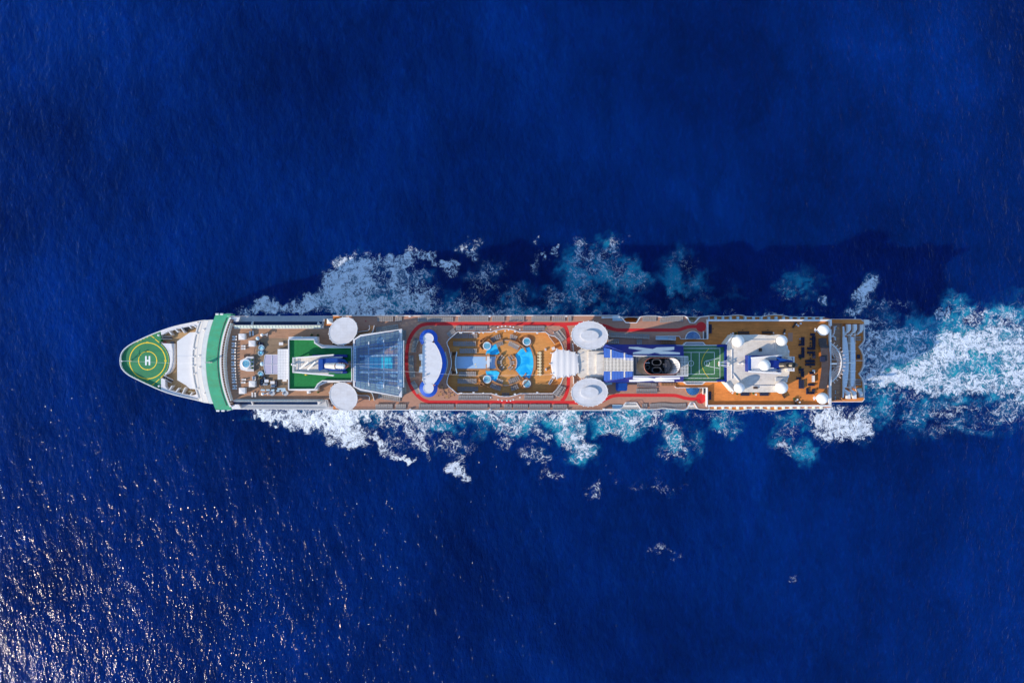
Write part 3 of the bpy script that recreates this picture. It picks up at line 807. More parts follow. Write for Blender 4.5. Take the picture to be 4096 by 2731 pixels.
# small limit boxes with figures on the circles (D values) and the mass line by the aft edge
def text_part(name, s, crop, x, y, size, z, m, parent, rot=0.0):
    cu = bpy.data.curves.new(name, 'FONT'); cu.body = s; cu.align_x = 'CENTER'; cu.align_y = 'CENTER'; cu.size = L(size, z)
    me_o = bpy.data.objects.new(name + "_curve", cu); COL.objects.link(me_o)
    bpy.context.view_layer.update()
    dg = bpy.context.evaluated_depsgraph_get()
    me = bpy.data.meshes.new_from_object(me_o.evaluated_get(dg))
    bpy.data.objects.remove(me_o); me.name = name
    wx, wy = P1(crop, x, y, z)
    me.transform(Matrix.Translation((wx, wy, z)) @ Matrix.Rotation(rot, 4, 'Z'))
    me.materials.clear(); me.materials.append(m)
    o = bpy.data.objects.new(name, me); COL.objects.link(o); adopt(o, parent)
    return o
for x, y, r in ((510, 510, 0), (774, 776, -pi / 2), (515, 1047, 0), (258, 776, pi / 2)):
    MB().prism(P('A', [(x - 15, y - 13), (x + 15, y - 13), (x + 15, y + 13), (x - 15, y + 13)], zm + .008), zm - .004, zm + .008, False).build("limit_box", line_yellow, helipad)
    text_part("limit_figure", "15", 'A', x, y, 26, zm + .012, green_heli, helipad, r)
for x, y in ((513, 640), (513, 905), (381, 775), (646, 775)):
    MB().prism(P('A', [(x - 9, y - 9), (x + 9, y - 9), (x + 9, y + 9), (x - 9, y + 9)], zm + .008), zm - .004, zm + .008, False).build("circle_tick", line_yellow, helipad)
# white apron behind the pad with its curved lip
slab("helipad_apron", 'A', [(703,500),(722,520),(895,526),(902,640),(900,760),(884,870),(850,935),(800,972),(755,990),(740,972)] + arcpts(512, 776, 326, 37, -50, 20), 15.02, 16.9, white)
mb = MB().ribbon(P('A', [(850,528),(868,640),(866,760),(850,860),(815,930),(770,965)], 17.5), L(16, 17.5), 16.92, 17.5)
mb.build("apron_lip", white_clean, ship)
# stairs from the pad to the mooring deck
def ladder(name, crop, a, b, w, z0, z1, m, n, parent=ship, side=None):
    (x0, y0), (x1, y1) = a, b
    st = bpy.data.objects.new(name, None); COL.objects.link(st); adopt(st, parent)
    A3 = Vector((*P1(crop, x0, y0, z0), z0)); B3 = Vector((*P1(crop, x1, y1, z1), z1))
    d = (B3 - A3); h = Vector((d.x, d.y, 0)).normalized(); sd = Vector((-h.y, h.x, 0)); ww = L(w, z1)
    t = MB()
    for i in range(n):
        c = A3 + d * (i + .5) / n
        t.box(c.x, c.y, c.z, d.xy.length / n * 0.72, ww, 0.08, atan2(h.y, h.x))
    t.build("tread", m, st, kind="stuff")
    for k in (-1, 1):
        MB().bar(A3 + sd * k * ww / 2 + Vector((0, 0, .45)), B3 + sd * k * ww / 2 + Vector((0, 0, .45)), 0.12, 0.7).build("handrail", side or white_clean, st)
    return st
ladder("bow_stair", 'A', (880, 439), (720, 439), 38, 15.1, 17.2, dark_grey, 12)
ladder("bow_stair", 'A', (882, 1075), (745, 1006), 48, 15.1, 17.2, dark_grey, 12)
# small stem mast with crossarm and lamp
sm = MB()
p = Vector((*P1('A', 252, 777, 17), 17))
sm.cyl(p, p + Vector((-1.0, 0, 3.8)), 0.16, 0.10, 8); sm.bar(p + Vector((-1.9, -1.4, 3.0)), p + Vector((-1.9, 1.4, 3.0)), .14); sm.bar(p + Vector((.8, 0, .1)), p + Vector((-2.4, 0, 3.1)), .14)
sm.box(p.x - 1.0, p.y, 21.0, .5, .5, .6)
sm.build("stem_mast", white_clean, ship)
for x, y in ((665,402), (671,1145)):
    c = P1('A', x, y, 17.8); MB().rev(c, [(0.45, 17.0), (0.45, 17.5), (0.3, 17.75), (0, 17.85)], 12).build("mooring_capstan", white_clean, ship, True)
for x, y, w_, h_ in ((868,507,50,26), (1075,325,26,40), (1105,300,60,22), (935,372,20,10)):
    c = P1('A', x, y, 16); MB().box(c[0], c[1], 15.5, L(w_, 16), L(h_, 16), 0.9).build("mooring_winch", dark_grey, ship)
c = P1('A', 760, 508, 16); MB().box(c[0], c[1], 15.5, .5, .5, .9).build("hose_box", red_cloth, ship)
for x, y in ((1035,1192), (1135,1222)):
    MB().prism(P('A', [(x - 45, y + 5), (x, y - 18), (x + 45, y + 5), (x + 20, y + 14)], 15.6), 15.0, 15.6).build("yellow_cover", cream_fabric, ship)
# low breakwater house, then three stepped white fronts, the bridge roof
slab("breakwater_roof", 'A', [(942,492),(1130,362),(1240,356),(1240,1192),(1130,1183),(1070,1130),(945,1056)], 15.02, 19.0, white_clean)
def arc_x(xm, ym, R, y):
    return xm + R - sqrt(R * R - (y - ym) ** 2)
def crescent(name, l, r, y0, y1, z0, z1, m, n=26, zf=None, parent=ship, smooth=False):
    ys_ = [y0 + (y1 - y0) * i / n for i in range(n + 1)]
    pts = [(arc_x(*l, y), y) for y in ys_] + [(arc_x(*r, y), y) for y in reversed(ys_)]
    return slab(name, 'A', pts, z0, z1, m, parent, (), smooth)
crescent("stepped_front", (1158, 785, 1600), (1250, 785, 1800), 202, 1362, 15.02, 20.5, cream_step)
crescent("stepped_front", (1235, 785, 1900), (1315, 785, 1680), 184, 1382, 15.03, 22.4, cream_step)
crescent("stepped_front", (1298, 785, 1660), (1400, 785, 1750), 178, 1400, 15.04, 24.2, white)
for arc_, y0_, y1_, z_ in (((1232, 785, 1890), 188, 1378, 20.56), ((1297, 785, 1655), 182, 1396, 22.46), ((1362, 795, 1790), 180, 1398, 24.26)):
    MB().ribbon(P('A', [(arc_x(*arc_, y), y) for y in range(y0_, y1_, 40)], z_), .28, z_ - .08, z_).build("step_shade_line", grey, ship)  # thin grey strips draw the soft shade lines between the steps
for arc_, y0_, y1_, z_ in (((1160, 785, 1600), 206, 1360, 20.8),):
    MB().ribbon(P('A', [(arc_x(*arc_, y), y) for y in range(y0_, y1_, 40)], z_), .35, z_ - .4, z_).build("step_lip", white_clean, ship)
for x, y in ((1335,318),(1238,377),(1195,598),(1187,714),(1187,846),(1200,962),(1243,1178),(1343,1250),(1268,702),(1270,870)):
    z = 20.5 if x < 1250 and not (x > 1260) else 22.4
    if (x, y) in ((1238,377), (1243,1178)): z = 20.5
    c = P1('A', x, y, z); MB().rev(c, [(0.42, z), (0.38, z + .25), (0.2, z + .42), (0, z + .46)], 12).build("deck_light", white_clean, ship, True)
bridge = crescent("bridge_roof", (1365, 795, 1795), (1568, 790, 1560), 92, 1492, 22.0, 26.2, green_roof, 30)
mb = MB()
for k, r in enumerate(((1530, 790, 1600),)):
    path = [(arc_x(*r, y), y) for y in range(150, 1440, 40)]
    mb.ribbon(P('A', path, 26.45), 0.10, 26.2, 26.45)
mb.build("roof_pipe", dark_grey, bridge)
# wing tips: life-raft canisters in their cradles
for x, y in ((1530,96),(1597,96),(1540,1500),(1615,1500)):
    z = 26.0
    a = Vector((*P1('A', x - 22, y, z), z)); b = Vector((*P1('A', x + 22, y, z), z))
    MB().cyl(a, b, 0.42, n=12).build("life_raft_canister", white_clean, ship, True)
slab("wing_platform", 'A', [(1655,82),(1715,84),(1750,140),(1770,165),(1740,168),(1700,140)], 23, 25.6, grey)
slab("wing_platform", 'A', [(1690,1455),(1740,1450),(1745,1490),(1670,1508),(1665,1495)], 23, 25.6, white)
# the bare fin mast standing on the bridge roof
c0 = Vector((*P1('A', 1430, 798, 26.2), 26.2))
MB().loft([(c0.x - 1.2, c0.y - .22), (c0.x + .8, c0.y - .22), (c0.x + .8, c0.y + .22), (c0.x - 1.2, c0.y + .22)], 26.1, [(c0.x - .3, c0.y - .1), (c0.x + .1, c0.y - .1), (c0.x + .1, c0.y + .1), (c0.x - .3, c0.y + .1)], 31.5).build("bridge_mast", white_clean, ship)
# rim, walkway and leaning windscreen between bridge roof and forward sun deck
crescent("bridge_rim", (1562, 790, 1555), (1592, 790, 1560), 142, 1448, 25.0, 27.4, white_clean, 28)
crescent("screen_walkway", (1588, 790, 1560), (1640, 790, 1600), 175, 1420, 25.0, 27.6, wicker, 26)
mb = MB()
for y in range(200, 1400, 36):
    mb.ribbon(P('A', [(arc_x(1590, 790, 1560, y), y), (arc_x(1634, 790, 1590, y), y)], 27.66), 0.09, 27.6, 27.66)
mb.build("walkway_joint", white_clean, ship, kind="stuff")
screen = bpy.data.objects.new("windscreen", None); COL.objects.link(screen); adopt(screen, ship)
ysn = [228 + (1358 - 228) * i / 30 for i in range(31)]
for y0, y1 in zip(ysn, ysn[1:]):
    g = 2.0
    a0 = Vector((*P1('A', arc_x(1624, 792, 1610, y0 + g), y0 + g, 32.0), 32.0)); a1 = Vector((*P1('A', arc_x(1624, 792, 1610, y1 - g), y1 - g, 32.0), 32.0))
    b0 = Vector((*P1('A', arc_x(1664, 792, 1660, y0 + g), y0 + g, 30.0), 30.0)); b1 = Vector((*P1('A', arc_x(1664, 792, 1660, y1 - g), y1 - g, 30.0), 30.0))
    off = Vector((-0.07, 0, -.07))
    MB().add([a0, a1, b1, b0, a0 + off, a1 + off, b1 + off, b0 + off], [(0,1,2,3), (7,6,5,4), (0,4,5,1), (1,5,6,2), (2,6,7,3), (3,7,4,0)]).build("glass_panel", glass_cream, screen)
path = [(arc_x(1622, 792, 1608, y), y) for y in range(222, 1366, 30)]
MB().ribbon(P('A', path, 32.15), 0.16, 31.95, 32.15).build("top_rail", white_clean, screen)
railing("windscreen_rail", P('A', [(arc_x(1676, 792, 1660, y), y) for y in range(250, 1350, 30)], 30.0), 30.0, ship, 1.0)

# --- forward sun deck (brown) and the lower roofs along its sides
fd = [(arc_x(1640, 792, 1640, y) - 1460, y) for y in range(235, 1360, 40)]
slab("forward_deck", 'B', [(p[0], p[1]) for p in fd] + [(330,1338),(1830,1338),(1830,1180),(1830,560),(1830,306),(330,306)], 26.86, 30.0, brown)
for nm, ys_ in (("side_roof", ((205, 132), (1412, 1478))),):
    slab(nm, 'B', [(385,132),(1835,124),(1835,262),(1620,262),(1610,205),(385,205)], 24, 26.95, grey)
    slab(nm, 'B', [(400,1412),(1530,1412),(1550,1340),(1835,1340),(1835,1482),(400,1478)], 24, 26.95, grey)
slab("tinted_roof_strip", 'B', [(290,206),(1610,206),(1610,257),(315,257)], 24, 26.93, navy_glass)
slab("tinted_roof_strip", 'B', [(310,1373),(1530,1373),(1530,1411),(290,1411)], 24, 26.93, navy_glass)
for pts in ([(558,252),(578,198),(590,198),(580,252)], [(1524,250),(1535,206),(1575,250)], [(340,205),(365,140),(402,140),(380,205)], [(560,1376),(580,1376),(594,1420),(582,1420)], [(1530,1376),(1572,1376),(1550,1415)], [(345,1412),(385,1412),(412,1465),(372,1465)]):
    slab("roof_fin", 'B', pts, 26.9, 28.2, white_clean)
for side, y0, y1, x0, x1, zt in (("top", 259, 303, 318, 1582, 31.8), ("bottom", 1368, 1340, 335, 1618, 31.8)):
    scr = bpy.data.objects.new("side_windscreen", None); COL.objects.link(scr); adopt(scr, ship)
    n = 27
    for i in range(n):
        xa = x0 + (x1 - x0) * i / n + 1.5; xb = x0 + (x1 - x0) * (i + 1) / n - 1.5
        a0 = Vector((*P1('B', xa, y0, zt), zt)); a1 = Vector((*P1('B', xb, y0, zt), zt)); b0 = Vector((*P1('B', xa, y1, 30.02), 30.02)); b1 = Vector((*P1('B', xb, y1, 30.02), 30.02))
        off = Vector((0, 0.0, -.08))
        MB().add([a0, a1, b1, b0, a0 + off, a1 + off, b1 + off, b0 + off], [(0,1,2,3), (7,6,5,4), (0,4,5,1), (1,5,6,2), (2,6,7,3), (3,7,4,0)]).build("glass_panel", glass_pale, scr)
    mb = MB()
    for i in range(n + 1):
        xa = x0 + (x1 - x0) * i / n
        mb.bar((*P1('B', xa - (16 if side == "top" else -16) * (1 if side == "top" else -1), y0, zt + .06), zt + .06), (*P1('B', xa, y1, 30.1), 30.1), 0.10)
    mb.build("brace", grey, scr, kind="stuff")
    MB().ribbon(P('B', [(x0, y0), (x1, y0)], zt + .1), .14, zt, zt + .12).build("top_rail", white_clean, scr)
    MB().ribbon(P('B', [(x0, y1), (x1, y1)], 30.2), .22, 30.0, 30.2).build("sill", white_clean, scr)
railing("side_rail", P('B', [(230,128),(1750,124)], 26.95), 26.95, ship, 1.0)
railing("side_rail", P('B', [(300,1472),(1600,1486)], 26.95), 26.95, ship, 1.0)

# --- upper deck: one slab with the pool well cut out of it
well = [(835,358),(1335,358),(1385,336),(1440,322),(1500,314),(1560,312),(1620,318),(1680,332),(1742,358)] + [(x + 1276.1, y) for x, y in [(845,358),(900,402),(985,420),(1045,470),(1085,545),(1105,605),(1105,1020),(1072,1105),(1010,1190),(945,1252)]] + \
       [(1742,1253),(1690,1275),(1620,1292),(1540,1298),(1460,1292),(1390,1272),(1335,1253),(835,1252),(765,1195),(715,1150),(690,1120),(684,1075),(700,1010),(720,950),(740,890),(750,830),(750,770),(735,690),(715,600),(690,545),(684,505),(715,462),(775,410)]
# outline of the upper deck from the solarium to the funnel's end, with the two side notches
up_out = [Q('C', 300, 118), Q('C', 1823, 118), Q('E', 0, 118), Q('E', 1823, 116), Q('F', 440, 116), Q('F', 480, 132), Q('F', 560, 222), Q('F', 715, 222), Q('F', 770, 136), Q('F', 860, 120), Q('F', 980, 122), Q('F', 1100, 140), Q('F', 1250, 124), Q('F', 1400, 122), Q('F', 1440, 134), Q('F', 1495, 222), Q('F', 1560, 222), Q('F', 1640, 136), Q('F', 1760, 124), Q('G', 486, 124), Q('G', 486, 1480), Q('F', 1750, 1488), Q('F', 1640, 1482), Q('F', 1600, 1470), Q('F', 1548, 1382), Q('F', 1500, 1382), Q('F', 1448, 1472), Q('F', 1400, 1490), Q('F', 1250, 1482), Q('F', 1100, 1466), Q('F', 980, 1484), Q('F', 860, 1484), Q('F', 770, 1470), Q('F', 712, 1384), Q('F', 556, 1384), Q('F', 470, 1490), Q('E', 1823, 1496), Q('E', 0, 1496), Q('C', 1823, 1492), Q('C', 300, 1490)]
wellq = [Q('D', x, y) for x, y in well]
ZU, ZL = 30.0, 27.0
upper = slab("upper_deck", 'S', up_out, 26.86, ZU, rubber, ship, [wellq])
mb = MB().ribbon([W(x, y, 30.25) for x, y in up_out[:20]], 0.34, 29.5, 30.25); mb.ribbon([W(x, y, 30.25) for x, y in up_out[20:]], 0.34, 29.5, 30.25)
mb.build("deck_edge", white_clean, ship, kind="stuff")
railing("deck_rail", [W(x, y, ZU) for x, y in up_out[:20]], ZU, ship, 1.15)
railing("deck_rail", [W(x, y, ZU) for x, y in up_out[20:]], ZU, ship, 1.15)
slab("pool_deck", 'D', [(684,300),(2400,300),(2400,1310),(684,1310)], 26.87, ZL, ochre)
wl = [p for p in P('D', well, ZU)]
mb = MB().ribbon(wl, 0.30, ZU, ZU + .22, True); mb.build("well_coaming", white_clean, ship)
railing("well_rail", wl, ZU, ship, 1.1, closed=True)

# running track: red rubber laid 6 mm proud of the deck
def track(name, crop, path, w, z, parent=upper, m=red):
    MB().ribbon(P(crop, smoothpath(path, 6), z), L(w, z), z - .02, z).build(name, m, parent)
zt = ZU + .008
loop = [(2400,243),(1950,236),(1823,236),(1000,236),(560,236),(420,238),(360,246),(300,264),(225,325),(170,400),(128,490),(103,620),(93,760),(96,880),(110,1000),(140,1105),(185,1195),(250,1275),(320,1335),(400,1367),(480,1378),(900,1378),(1823,1380),(2400,1382),(2600,1384)]
track("running_track", 'D', loop, 50, zt)
track("running_track", 'E', [(1060,250),(1105,262),(1140,290),(1163,350),(1178,440),(1182,560),(1182,700),(1182,900),(1182,1050),(1175,1150),(1152,1250),(1115,1325),(1075,1362)], 50, zt + .004)
track("running_track", 'E', [(1120,243),(1250,236),(1400,228),(1560,240),(1700,265),(1823,310)], 48, zt + .008)
track("running_track", 'F', [(240,262),(310,294),(400,320),(480,328),(700,328),(1000,328),(1260,328),(1340,322),(1420,296),(1480,281),(1560,276),(1640,278)], 48, zt)
track("running_track", 'F', [(60,1386),(200,1362),(280,1325),(350,1295),(430,1280),(560,1278),(900,1278),(1240,1279),(1330,1292),(1420,1318),(1520,1330),(1620,1328)], 48, zt)
for x, y in ((1656,281), (1652,1325)):
    MB().prism(P('F', [(x + 73 * cos(a), y + 73 * sin(a)) for a in [2 * pi * i / 36 for i in range(36)]], zt + .006), zt - .01, zt + .006, False).build("track_end", red, upper)

# --- forward turf roof with its parapet, and the tiled white house ahead of it
turf_pts = [(1113,472),(1478,472),(1482,520),(1592,590),(2025,590),(2025,1062),(1600,1062),(1532,1108),(1485,1182),(1113,1182)]
slab("turf_house", 'B', [(1108,462),(1482,462),(1486,512),(1596,580),(2033,580),(2033,1070),(1602,1072),(1540,1116),(1492,1194),(1108,1194)], 30.0, 34.0, white)
turf_roof = slab("turf_roof", 'B', turf_pts, 33.9, 34.03, turf_m)
mb = MB().ribbon(P('B', [(1109,466),(1480,466),(1488,514),(1594,584),(2029,584),(2029,1067),(1602,1067),(1536,1112),(1488,1190),(1109,1190)], 34.9), 0.42, 34.0, 34.9, True)
mb.build("parapet", white_clean, ship)
slab("side_house", 'B', [(1110,428),(1290,420),(1310,436),(1340,424),(1525,424),(1530,520),(1600,545),(2030,560),(2030,580),(1590,580),(1486,512),(1482,462),(1110,462)], 30.0, 33.2, white)
slab("side_house", 'B', [(1110,1194),(1492,1194),(1545,1116),(1640,1075),(2030,1075),(2030,1090),(1650,1095),(1535,1150),(1530,1210),(1300,1212),(1110,1206)], 30.0, 33.0, white)
house = slab("tiled_house", 'B', [(950,604),(1108,604),(1108,1048),(950,1048)], 30.0, 33.0, grey)
tme = None
for i in range(4):
    for j in range(11):
        x0 = 951 + i * 39.2; y0 = 605 + j * 40.2
        a = P1('B', x0 + 1, y0 + 1, 33.1); b = P1('B', x0 + 38.2, y0 + 39.2, 33.1)
        if tme is None:
            tme = MB().box(0, 0, 0, b[0] - a[0], a[1] - b[1], .12).mesh("roof_tile", white_clean)
        o = bpy.data.objects.new("roof_tile", tme); o.location = ((a[0] + b[0]) / 2, (a[1] + b[1]) / 2, 33.03 + random.uniform(-.01, .01)); COL.objects.link(o); adopt(o, house)
can = slab("frosted_canopy", 'B', [(768,687),(958,687),(958,968),(770,968),(754,900),(748,828),(754,755)], 32.4, 32.5, lilac_glass)
mb = MB()
for pts in ([(768,687),(958,687)], [(958,687),(958,968)], [(958,968),(770,968),(754,900),(748,828),(754,755),(768,687)], [(867,687),(867,968)], [(748,828),(958,828)]):
    mb.ribbon(P('B', pts, 32.62), 0.16, 32.42, 32.62)
mb.build("canopy_frame", white_clean, can, kind="stuff")
mb = MB()
for x, y in ((775,695), (775,960), (950,695), (950,960)):
    c = P1('B', x, y, 32.4); mb.box(c[0], c[1], 31.2, .14, .14, 2.39)
mb.build("canopy_post", white_clean, can, kind="stuff")

# forward A-frame mast on the turf: pale deck plate between two beams, blue casing, exhaust horn
mast = slab("mast_platform", 'B', [(1196,738),(1690,700),(1690,985),(1196,945)], 36.4, 36.9, cream)
for a, b in (((1175,737),(1770,690)), ((1175,938),(1770,990))):
    MB().bar((*P1('B', *a, 37.2), 37.2), (*P1('B', *b, 38.6), 38.6), 0.55, 0.9).build("mast_beam", white_clean, mast)
MB().bar((*P1('B', 1180, 735, 37.0), 37.0), (*P1('B', 1180, 940, 37.0), 37.0), 0.3, 0.5).build("mast_beam", white_clean, mast)
mb = MB()
for x in (1168, 1192):
    mb.bar((*P1('B', x, 735, 37.9), 37.9), (*P1('B', x, 942, 37.9), 37.9), 0.10)
for y in range(735, 945, 26):
    mb.bar((*P1('B', 1168, y, 37.9), 37.9), (*P1('B', 1192, y, 37.9), 37.9), 0.08); mb.bar((*P1('B', 1168, y, 36.9), 36.9), (*P1('B', 1168, y, 37.9), 37.9), 0.08)
mb.build("mast_rail", white_clean, mast, kind="stuff")
for a, b, z0, z1 in (((1270,893),(1400,795),38.8,40.2), ((1390,905),(1500,792),38.8,40.4)):
    MB().bar((*P1('B', *a, z0), z0), (*P1('B', *b, z1), z1), 0.5, 0.3).build("radar_scanner", white_clean, mast)
    c = P1('B', (a[0] + b[0]) / 2, (a[1] + b[1]) / 2, 38.5); MB().cyl((c[0], c[1], 36.9), (c[0], c[1], (z0 + z1) / 2 - .1), .35, .22, 10).build("radar_post", grey, mast)
MB().bar((*P1('B', 1160, 828, 37.6), 37.6), (*P1('B', 1225, 850, 38.2), 38.2), 0.35).build("mast_arm", white_clean, mast)
c = P1('B', 1160, 828, 38.0); MB().rev(c, [(.4, 37.2), (.5, 37.7), (.3, 38.1), (0, 38.2)], 10).build("mast_lamp", white_clean, mast, True)
legs = MB()
for x, y in ((1205,745), (1205,938), (1560,720), (1560,965)):
    q = P1('B', x, y, 36.4); legs.box(q[0], q[1], 35.2, .5, .5, 2.39)
legs.build("mast_leg", white_clean, mast, kind="stuff")
casing = [(85,752),(150,745),(235,742),(330,735),(420,750),(480,795),(500,840),(480,890),(420,915),(150,918),(100,920),(85,890)]
MB().loft(P('C', [(95,735),(330,725),(470,745),(520,800),(520,870),(470,930),(95,930)], 34.0), 34.0, P('C', [(85,755),(230,738),(370,742),(470,778),(500,835),(480,888),(380,916),(100,920)][:7] + [(85,890)], 39.5), 39.5).build("mast_casing", blue, mast)
slab("casing_hood", 'C', [(85,755),(150,750),(150,905),(100,920),(85,895)], 39.4, 40.0, blue, mast)
slab("casing_fin", 'C', [(0,688),(310,684),(495,685),(497,724),(330,728),(240,735),(0,720)], 34.03, 36.2, blue_dark, mast)
slab("casing_fin", 'C', [(330,925),(497,925),(497,962),(330,962)], 34.03, 35.6, blue_dark, mast)
slab("casing_ledge", 'C', [(235,718),(430,716),(430,732),(240,740)], 36.0, 37.2, white, mast)
slab("casing_ledge", 'C', [(240,925),(430,930),(430,952),(240,950)], 36.0, 37.2, cream, mast)
MB().cyl((*P1('C', 190, 845, 42.2), 42.2), (*P1('C', 340, 852, 43.0), 43.0), .95, 1.25, 14).build("mast_horn", cream, mast, True)
MB().loft([P1('C', 400 + 118 * cos(a), 850 + 50 * sin(a), 40.5) for a in [2 * pi * i / 28 for i in range(28)]], 39.5, [P1('C', 425 + 95 * cos(a), 848 + 40 * sin(a), 45.0) for a in [2 * pi * i / 28 for i in range(28)]], 45.0).build("mast_funnel", steel, mast, True)
MB().ribbon([P1('C', 425 + 95 * cos(a), 848 + 40 * sin(a), 45.3) for a in [2 * pi * i / 28 for i in range(28)]], .25, 44.9, 45.3, True).build("funnel_rim", copper, mast)
MB().cyl((*P1('C', 350, 848, 46.4), 46.4), (*P1('C', 465, 858, 46.8), 46.8), 1.0, 0.9, 14).build("mast_tank", white_clean, mast, True)
mb = MB()
for x in (375, 405, 440):
    mb.bar((*P1('C', x, 808, 47), 47), (*P1('C', x, 900, 47), 47), .16); mb.bar((*P1('C', x, 850, 44), 44), (*P1('C', x, 850, 47), 47), .16)
mb.build("aerial_yard", white_clean, mast, kind="stuff")
slab("stay_plate", 'C', [(522,780),(560,780),(560,865),(522,865)], 34.03, 34.6, brown, mast)

# cables strung from the masts along the centreline
def wire(name, pts):
    mb = MB()
    for (c0_, x0, y0, z0), (c1_, x1, y1, z1) in zip(pts, pts[1:]):
        mb.bar((*P1(c0_, x0, y0, z0), z0), (*P1(c1_, x1, y1, z1), z1), 0.055)
    return mb.build(name, white_clean, ship)
wire("stay_wire", [('A', 245, 782, 21), ('A', 940, 815, 22), ('A', 1425, 798, 30.5)])
wire("stay_wire", [('C', 500, 825, 46), ('C', 900, 825, 45), ('C', 1245, 822, 44)])
wire("stay_wire", [('C', 680, 852, 44), ('D', 60, 930, 42), ('D', 660, 973, 41.5), ('D', 1270, 993, 42), ('E', 640, 985, 43), ('E', 930, 975, 43.5)])

# --- oval roofs
def oval(name, crop, cx, cy, rx, ry, rot, z, thick, lamps, inner=None, m=disc_white):
    o = bpy.data.objects.new(name, None); COL.objects.link(o); adopt(o, ship)
    sh = [(cx + rx * cos(t) * cos(rot) - ry * sin(t) * sin(rot), cy + rx * cos(t) * sin(rot) + ry * sin(t) * cos(rot)) for t in [2 * pi * i / 64 for i in range(64)]]
    loops = [P(crop, sh, z)]
    MB().prism(loops, z - thick, z).build("roof_disc", m, o)
    MB().ribbon(P(crop, sh, z + .10), .22, z - thick, z + .10, True).build("rim", white_clean, o)
    if inner:
        ix, iy, irx, iry = inner
        MB().prism(P(crop, [(ix + irx * cos(t), iy + iry * sin(t)) for t in [2 * pi * i / 48 for i in range(48)]], z + .75), z - .02, z + .75).build("raised_crown", m, o)
    lm = None
    for i in range(lamps):
        t = 2 * pi * (i + .5) / lamps
        x, y = cx + (rx + 9) * cos(t) * cos(rot) - (ry + 9) * sin(t) * sin(rot), cy + (rx + 9) * cos(t) * sin(rot) + (ry + 9) * sin(t) * cos(rot)
        q = P1(crop, x, y, z)
        lm = lm or MB().rev((0, 0), [(.16, -.25), (.2, 0), (.12, .15), (0, .2)], 8).mesh("rim_lamp", white_clean, True)
        b = bpy.data.objects.new("rim_lamp", lm); b.location = (q[0], q[1], z - .1); COL.objects.link(b); adopt(b, o)
    st = MB()
    for t in [2 * pi * i / 6 for i in range(6)]:
        q = P1(crop, cx + rx * .82 * cos(t) * cos(rot) - ry * .82 * sin(t) * sin(rot), cy + rx * .82 * cos(t) * sin(rot) + ry * .82 * sin(t) * cos(rot), z)
        st.box(q[0], q[1], (ZU + z - thick) / 2, .3, .3, z - thick - ZU - .02)
    st.build("support_post", white_clean, o, kind="stuff")
    MB().prism([P(crop, [(cx + rx * .55 * cos(t) * cos(rot) - ry * .55 * sin(t) * sin(rot), cy + rx * .55 * cos(t) * sin(rot) + ry * .55 * sin(t) * cos(rot)) for t in [2 * pi * i / 32 for i in range(32)]], z)][0], ZU + .01, z - thick - .01).build("core_wall", white, o)
    return o
oval("oval_roof", 'C', 445, 342, 218, 183, radians(-40), 34.2, .5, 16)
oval("oval_roof", 'C', 450, 1295, 215, 185, radians(45), 34.2, .5, 16)
oval("oval_roof", 'E', 1491, 406, 263, 203, radians(4), 34.6, .5, 24, (1490, 408, 132, 78))
oval("oval_roof", 'E', 1489, 1234, 263, 203, radians(-4), 34.6, .5, 24, (1488, 1234, 132, 78))

# --- solarium: glass house with a raised middle roof over the indoor pool
ZS1, ZS2 = 35.0, 37.2
sol = bpy.data.objects.new("solarium_roof", None); COL.objects.link(sol); adopt(sol, ship)
sol_out = [(605,470),(700,410),(1290,318),(1290,1300),(700,1195),(605,1150)]
slab("solarium_floor", 'C', [(625,500),(1270,350),(1270,1270),(625,1120)], 29.9, 30.03, rubber)
MB().ribbon(P('C', sol_out, ZS1), .75, ZS1 - .8, ZS1, True).build("solarium_frame", white_clean, ship)
slab("solarium_sill", 'C', [(1262,330),(1290,318),(1290,1300),(1262,1292)], ZS1 - .6, ZS1 + .02, white)
slab("solarium_sill", 'C', [(604,555),(632,555),(632,1085),(604,1085)], ZS1 - .6, ZS1 + .03, white)
mbp = MB()
for x, y in ((610,480),(700,420),(1000,372),(1280,330),(1280,560),(1280,800),(1280,1060),(1280,1290),(1000,1242),(700,1186),(610,1140)):
    q = P1('C', x, y, ZS1); mbp.box(q[0], q[1], 32.2, .4, .4, 4.38)
mbp.build("solarium_post", white_clean, ship, kind="stuff")
# glass walls under the frame
MB().ribbon(P('C', sol_out, ZS1), .10, 30.05, ZS1 - .82, True).build("solarium_wall", wing_glass, ship)
pool_in = slab("indoor_pool", 'C', [(822,722),(1165,722),(1165,888),(822,888)], 30.0, 30.5, teal_w)
slab("indoor_platform", 'C', [(690,712),(815,712),(815,895),(690,895)], 30.03, 30.4, white)
for pts in ([(690,715),(755,715),(755,780),(690,780)], [(675,800),(755,800),(755,838),(675,838)]):
    slab("indoor_bar", 'C', pts, 30.4, 31.2, navy_fabric)
for x, y, r in ((985,485,55), (985,1130,55)):
    c = P1('C', x, y, 31); MB().rev(c, [(L(r, 31), 30.03), (L(r, 31), 30.8), (L(r, 31) * .85, 30.85), (L(r, 31) * .8, 30.4)], 28).build("indoor_hot_tub", stage_blue, ship, True)
for x, y, rt in ((1165,600,.6),(1195,585,.6),(1165,1000,-.6),(1195,985,-.6),(960,590,.1),(960,1020,-.1)):
    q = P1('C', x, y, 30.4); MB().box(q[0], q[1], 30.3, 2.0, .75, .35, rt).build("indoor_daybed", pale_fabric, ship)
NX, NY = 10, 11
def mid_xy(i, j):
    x = 606 + (1330 - 606) * i / NX; f = (x - 606) / (1330 - 606)
    ya = 570 - 87 * f; yb = 1062 + 96 * f
    return x, ya + (yb - ya) * j / NY
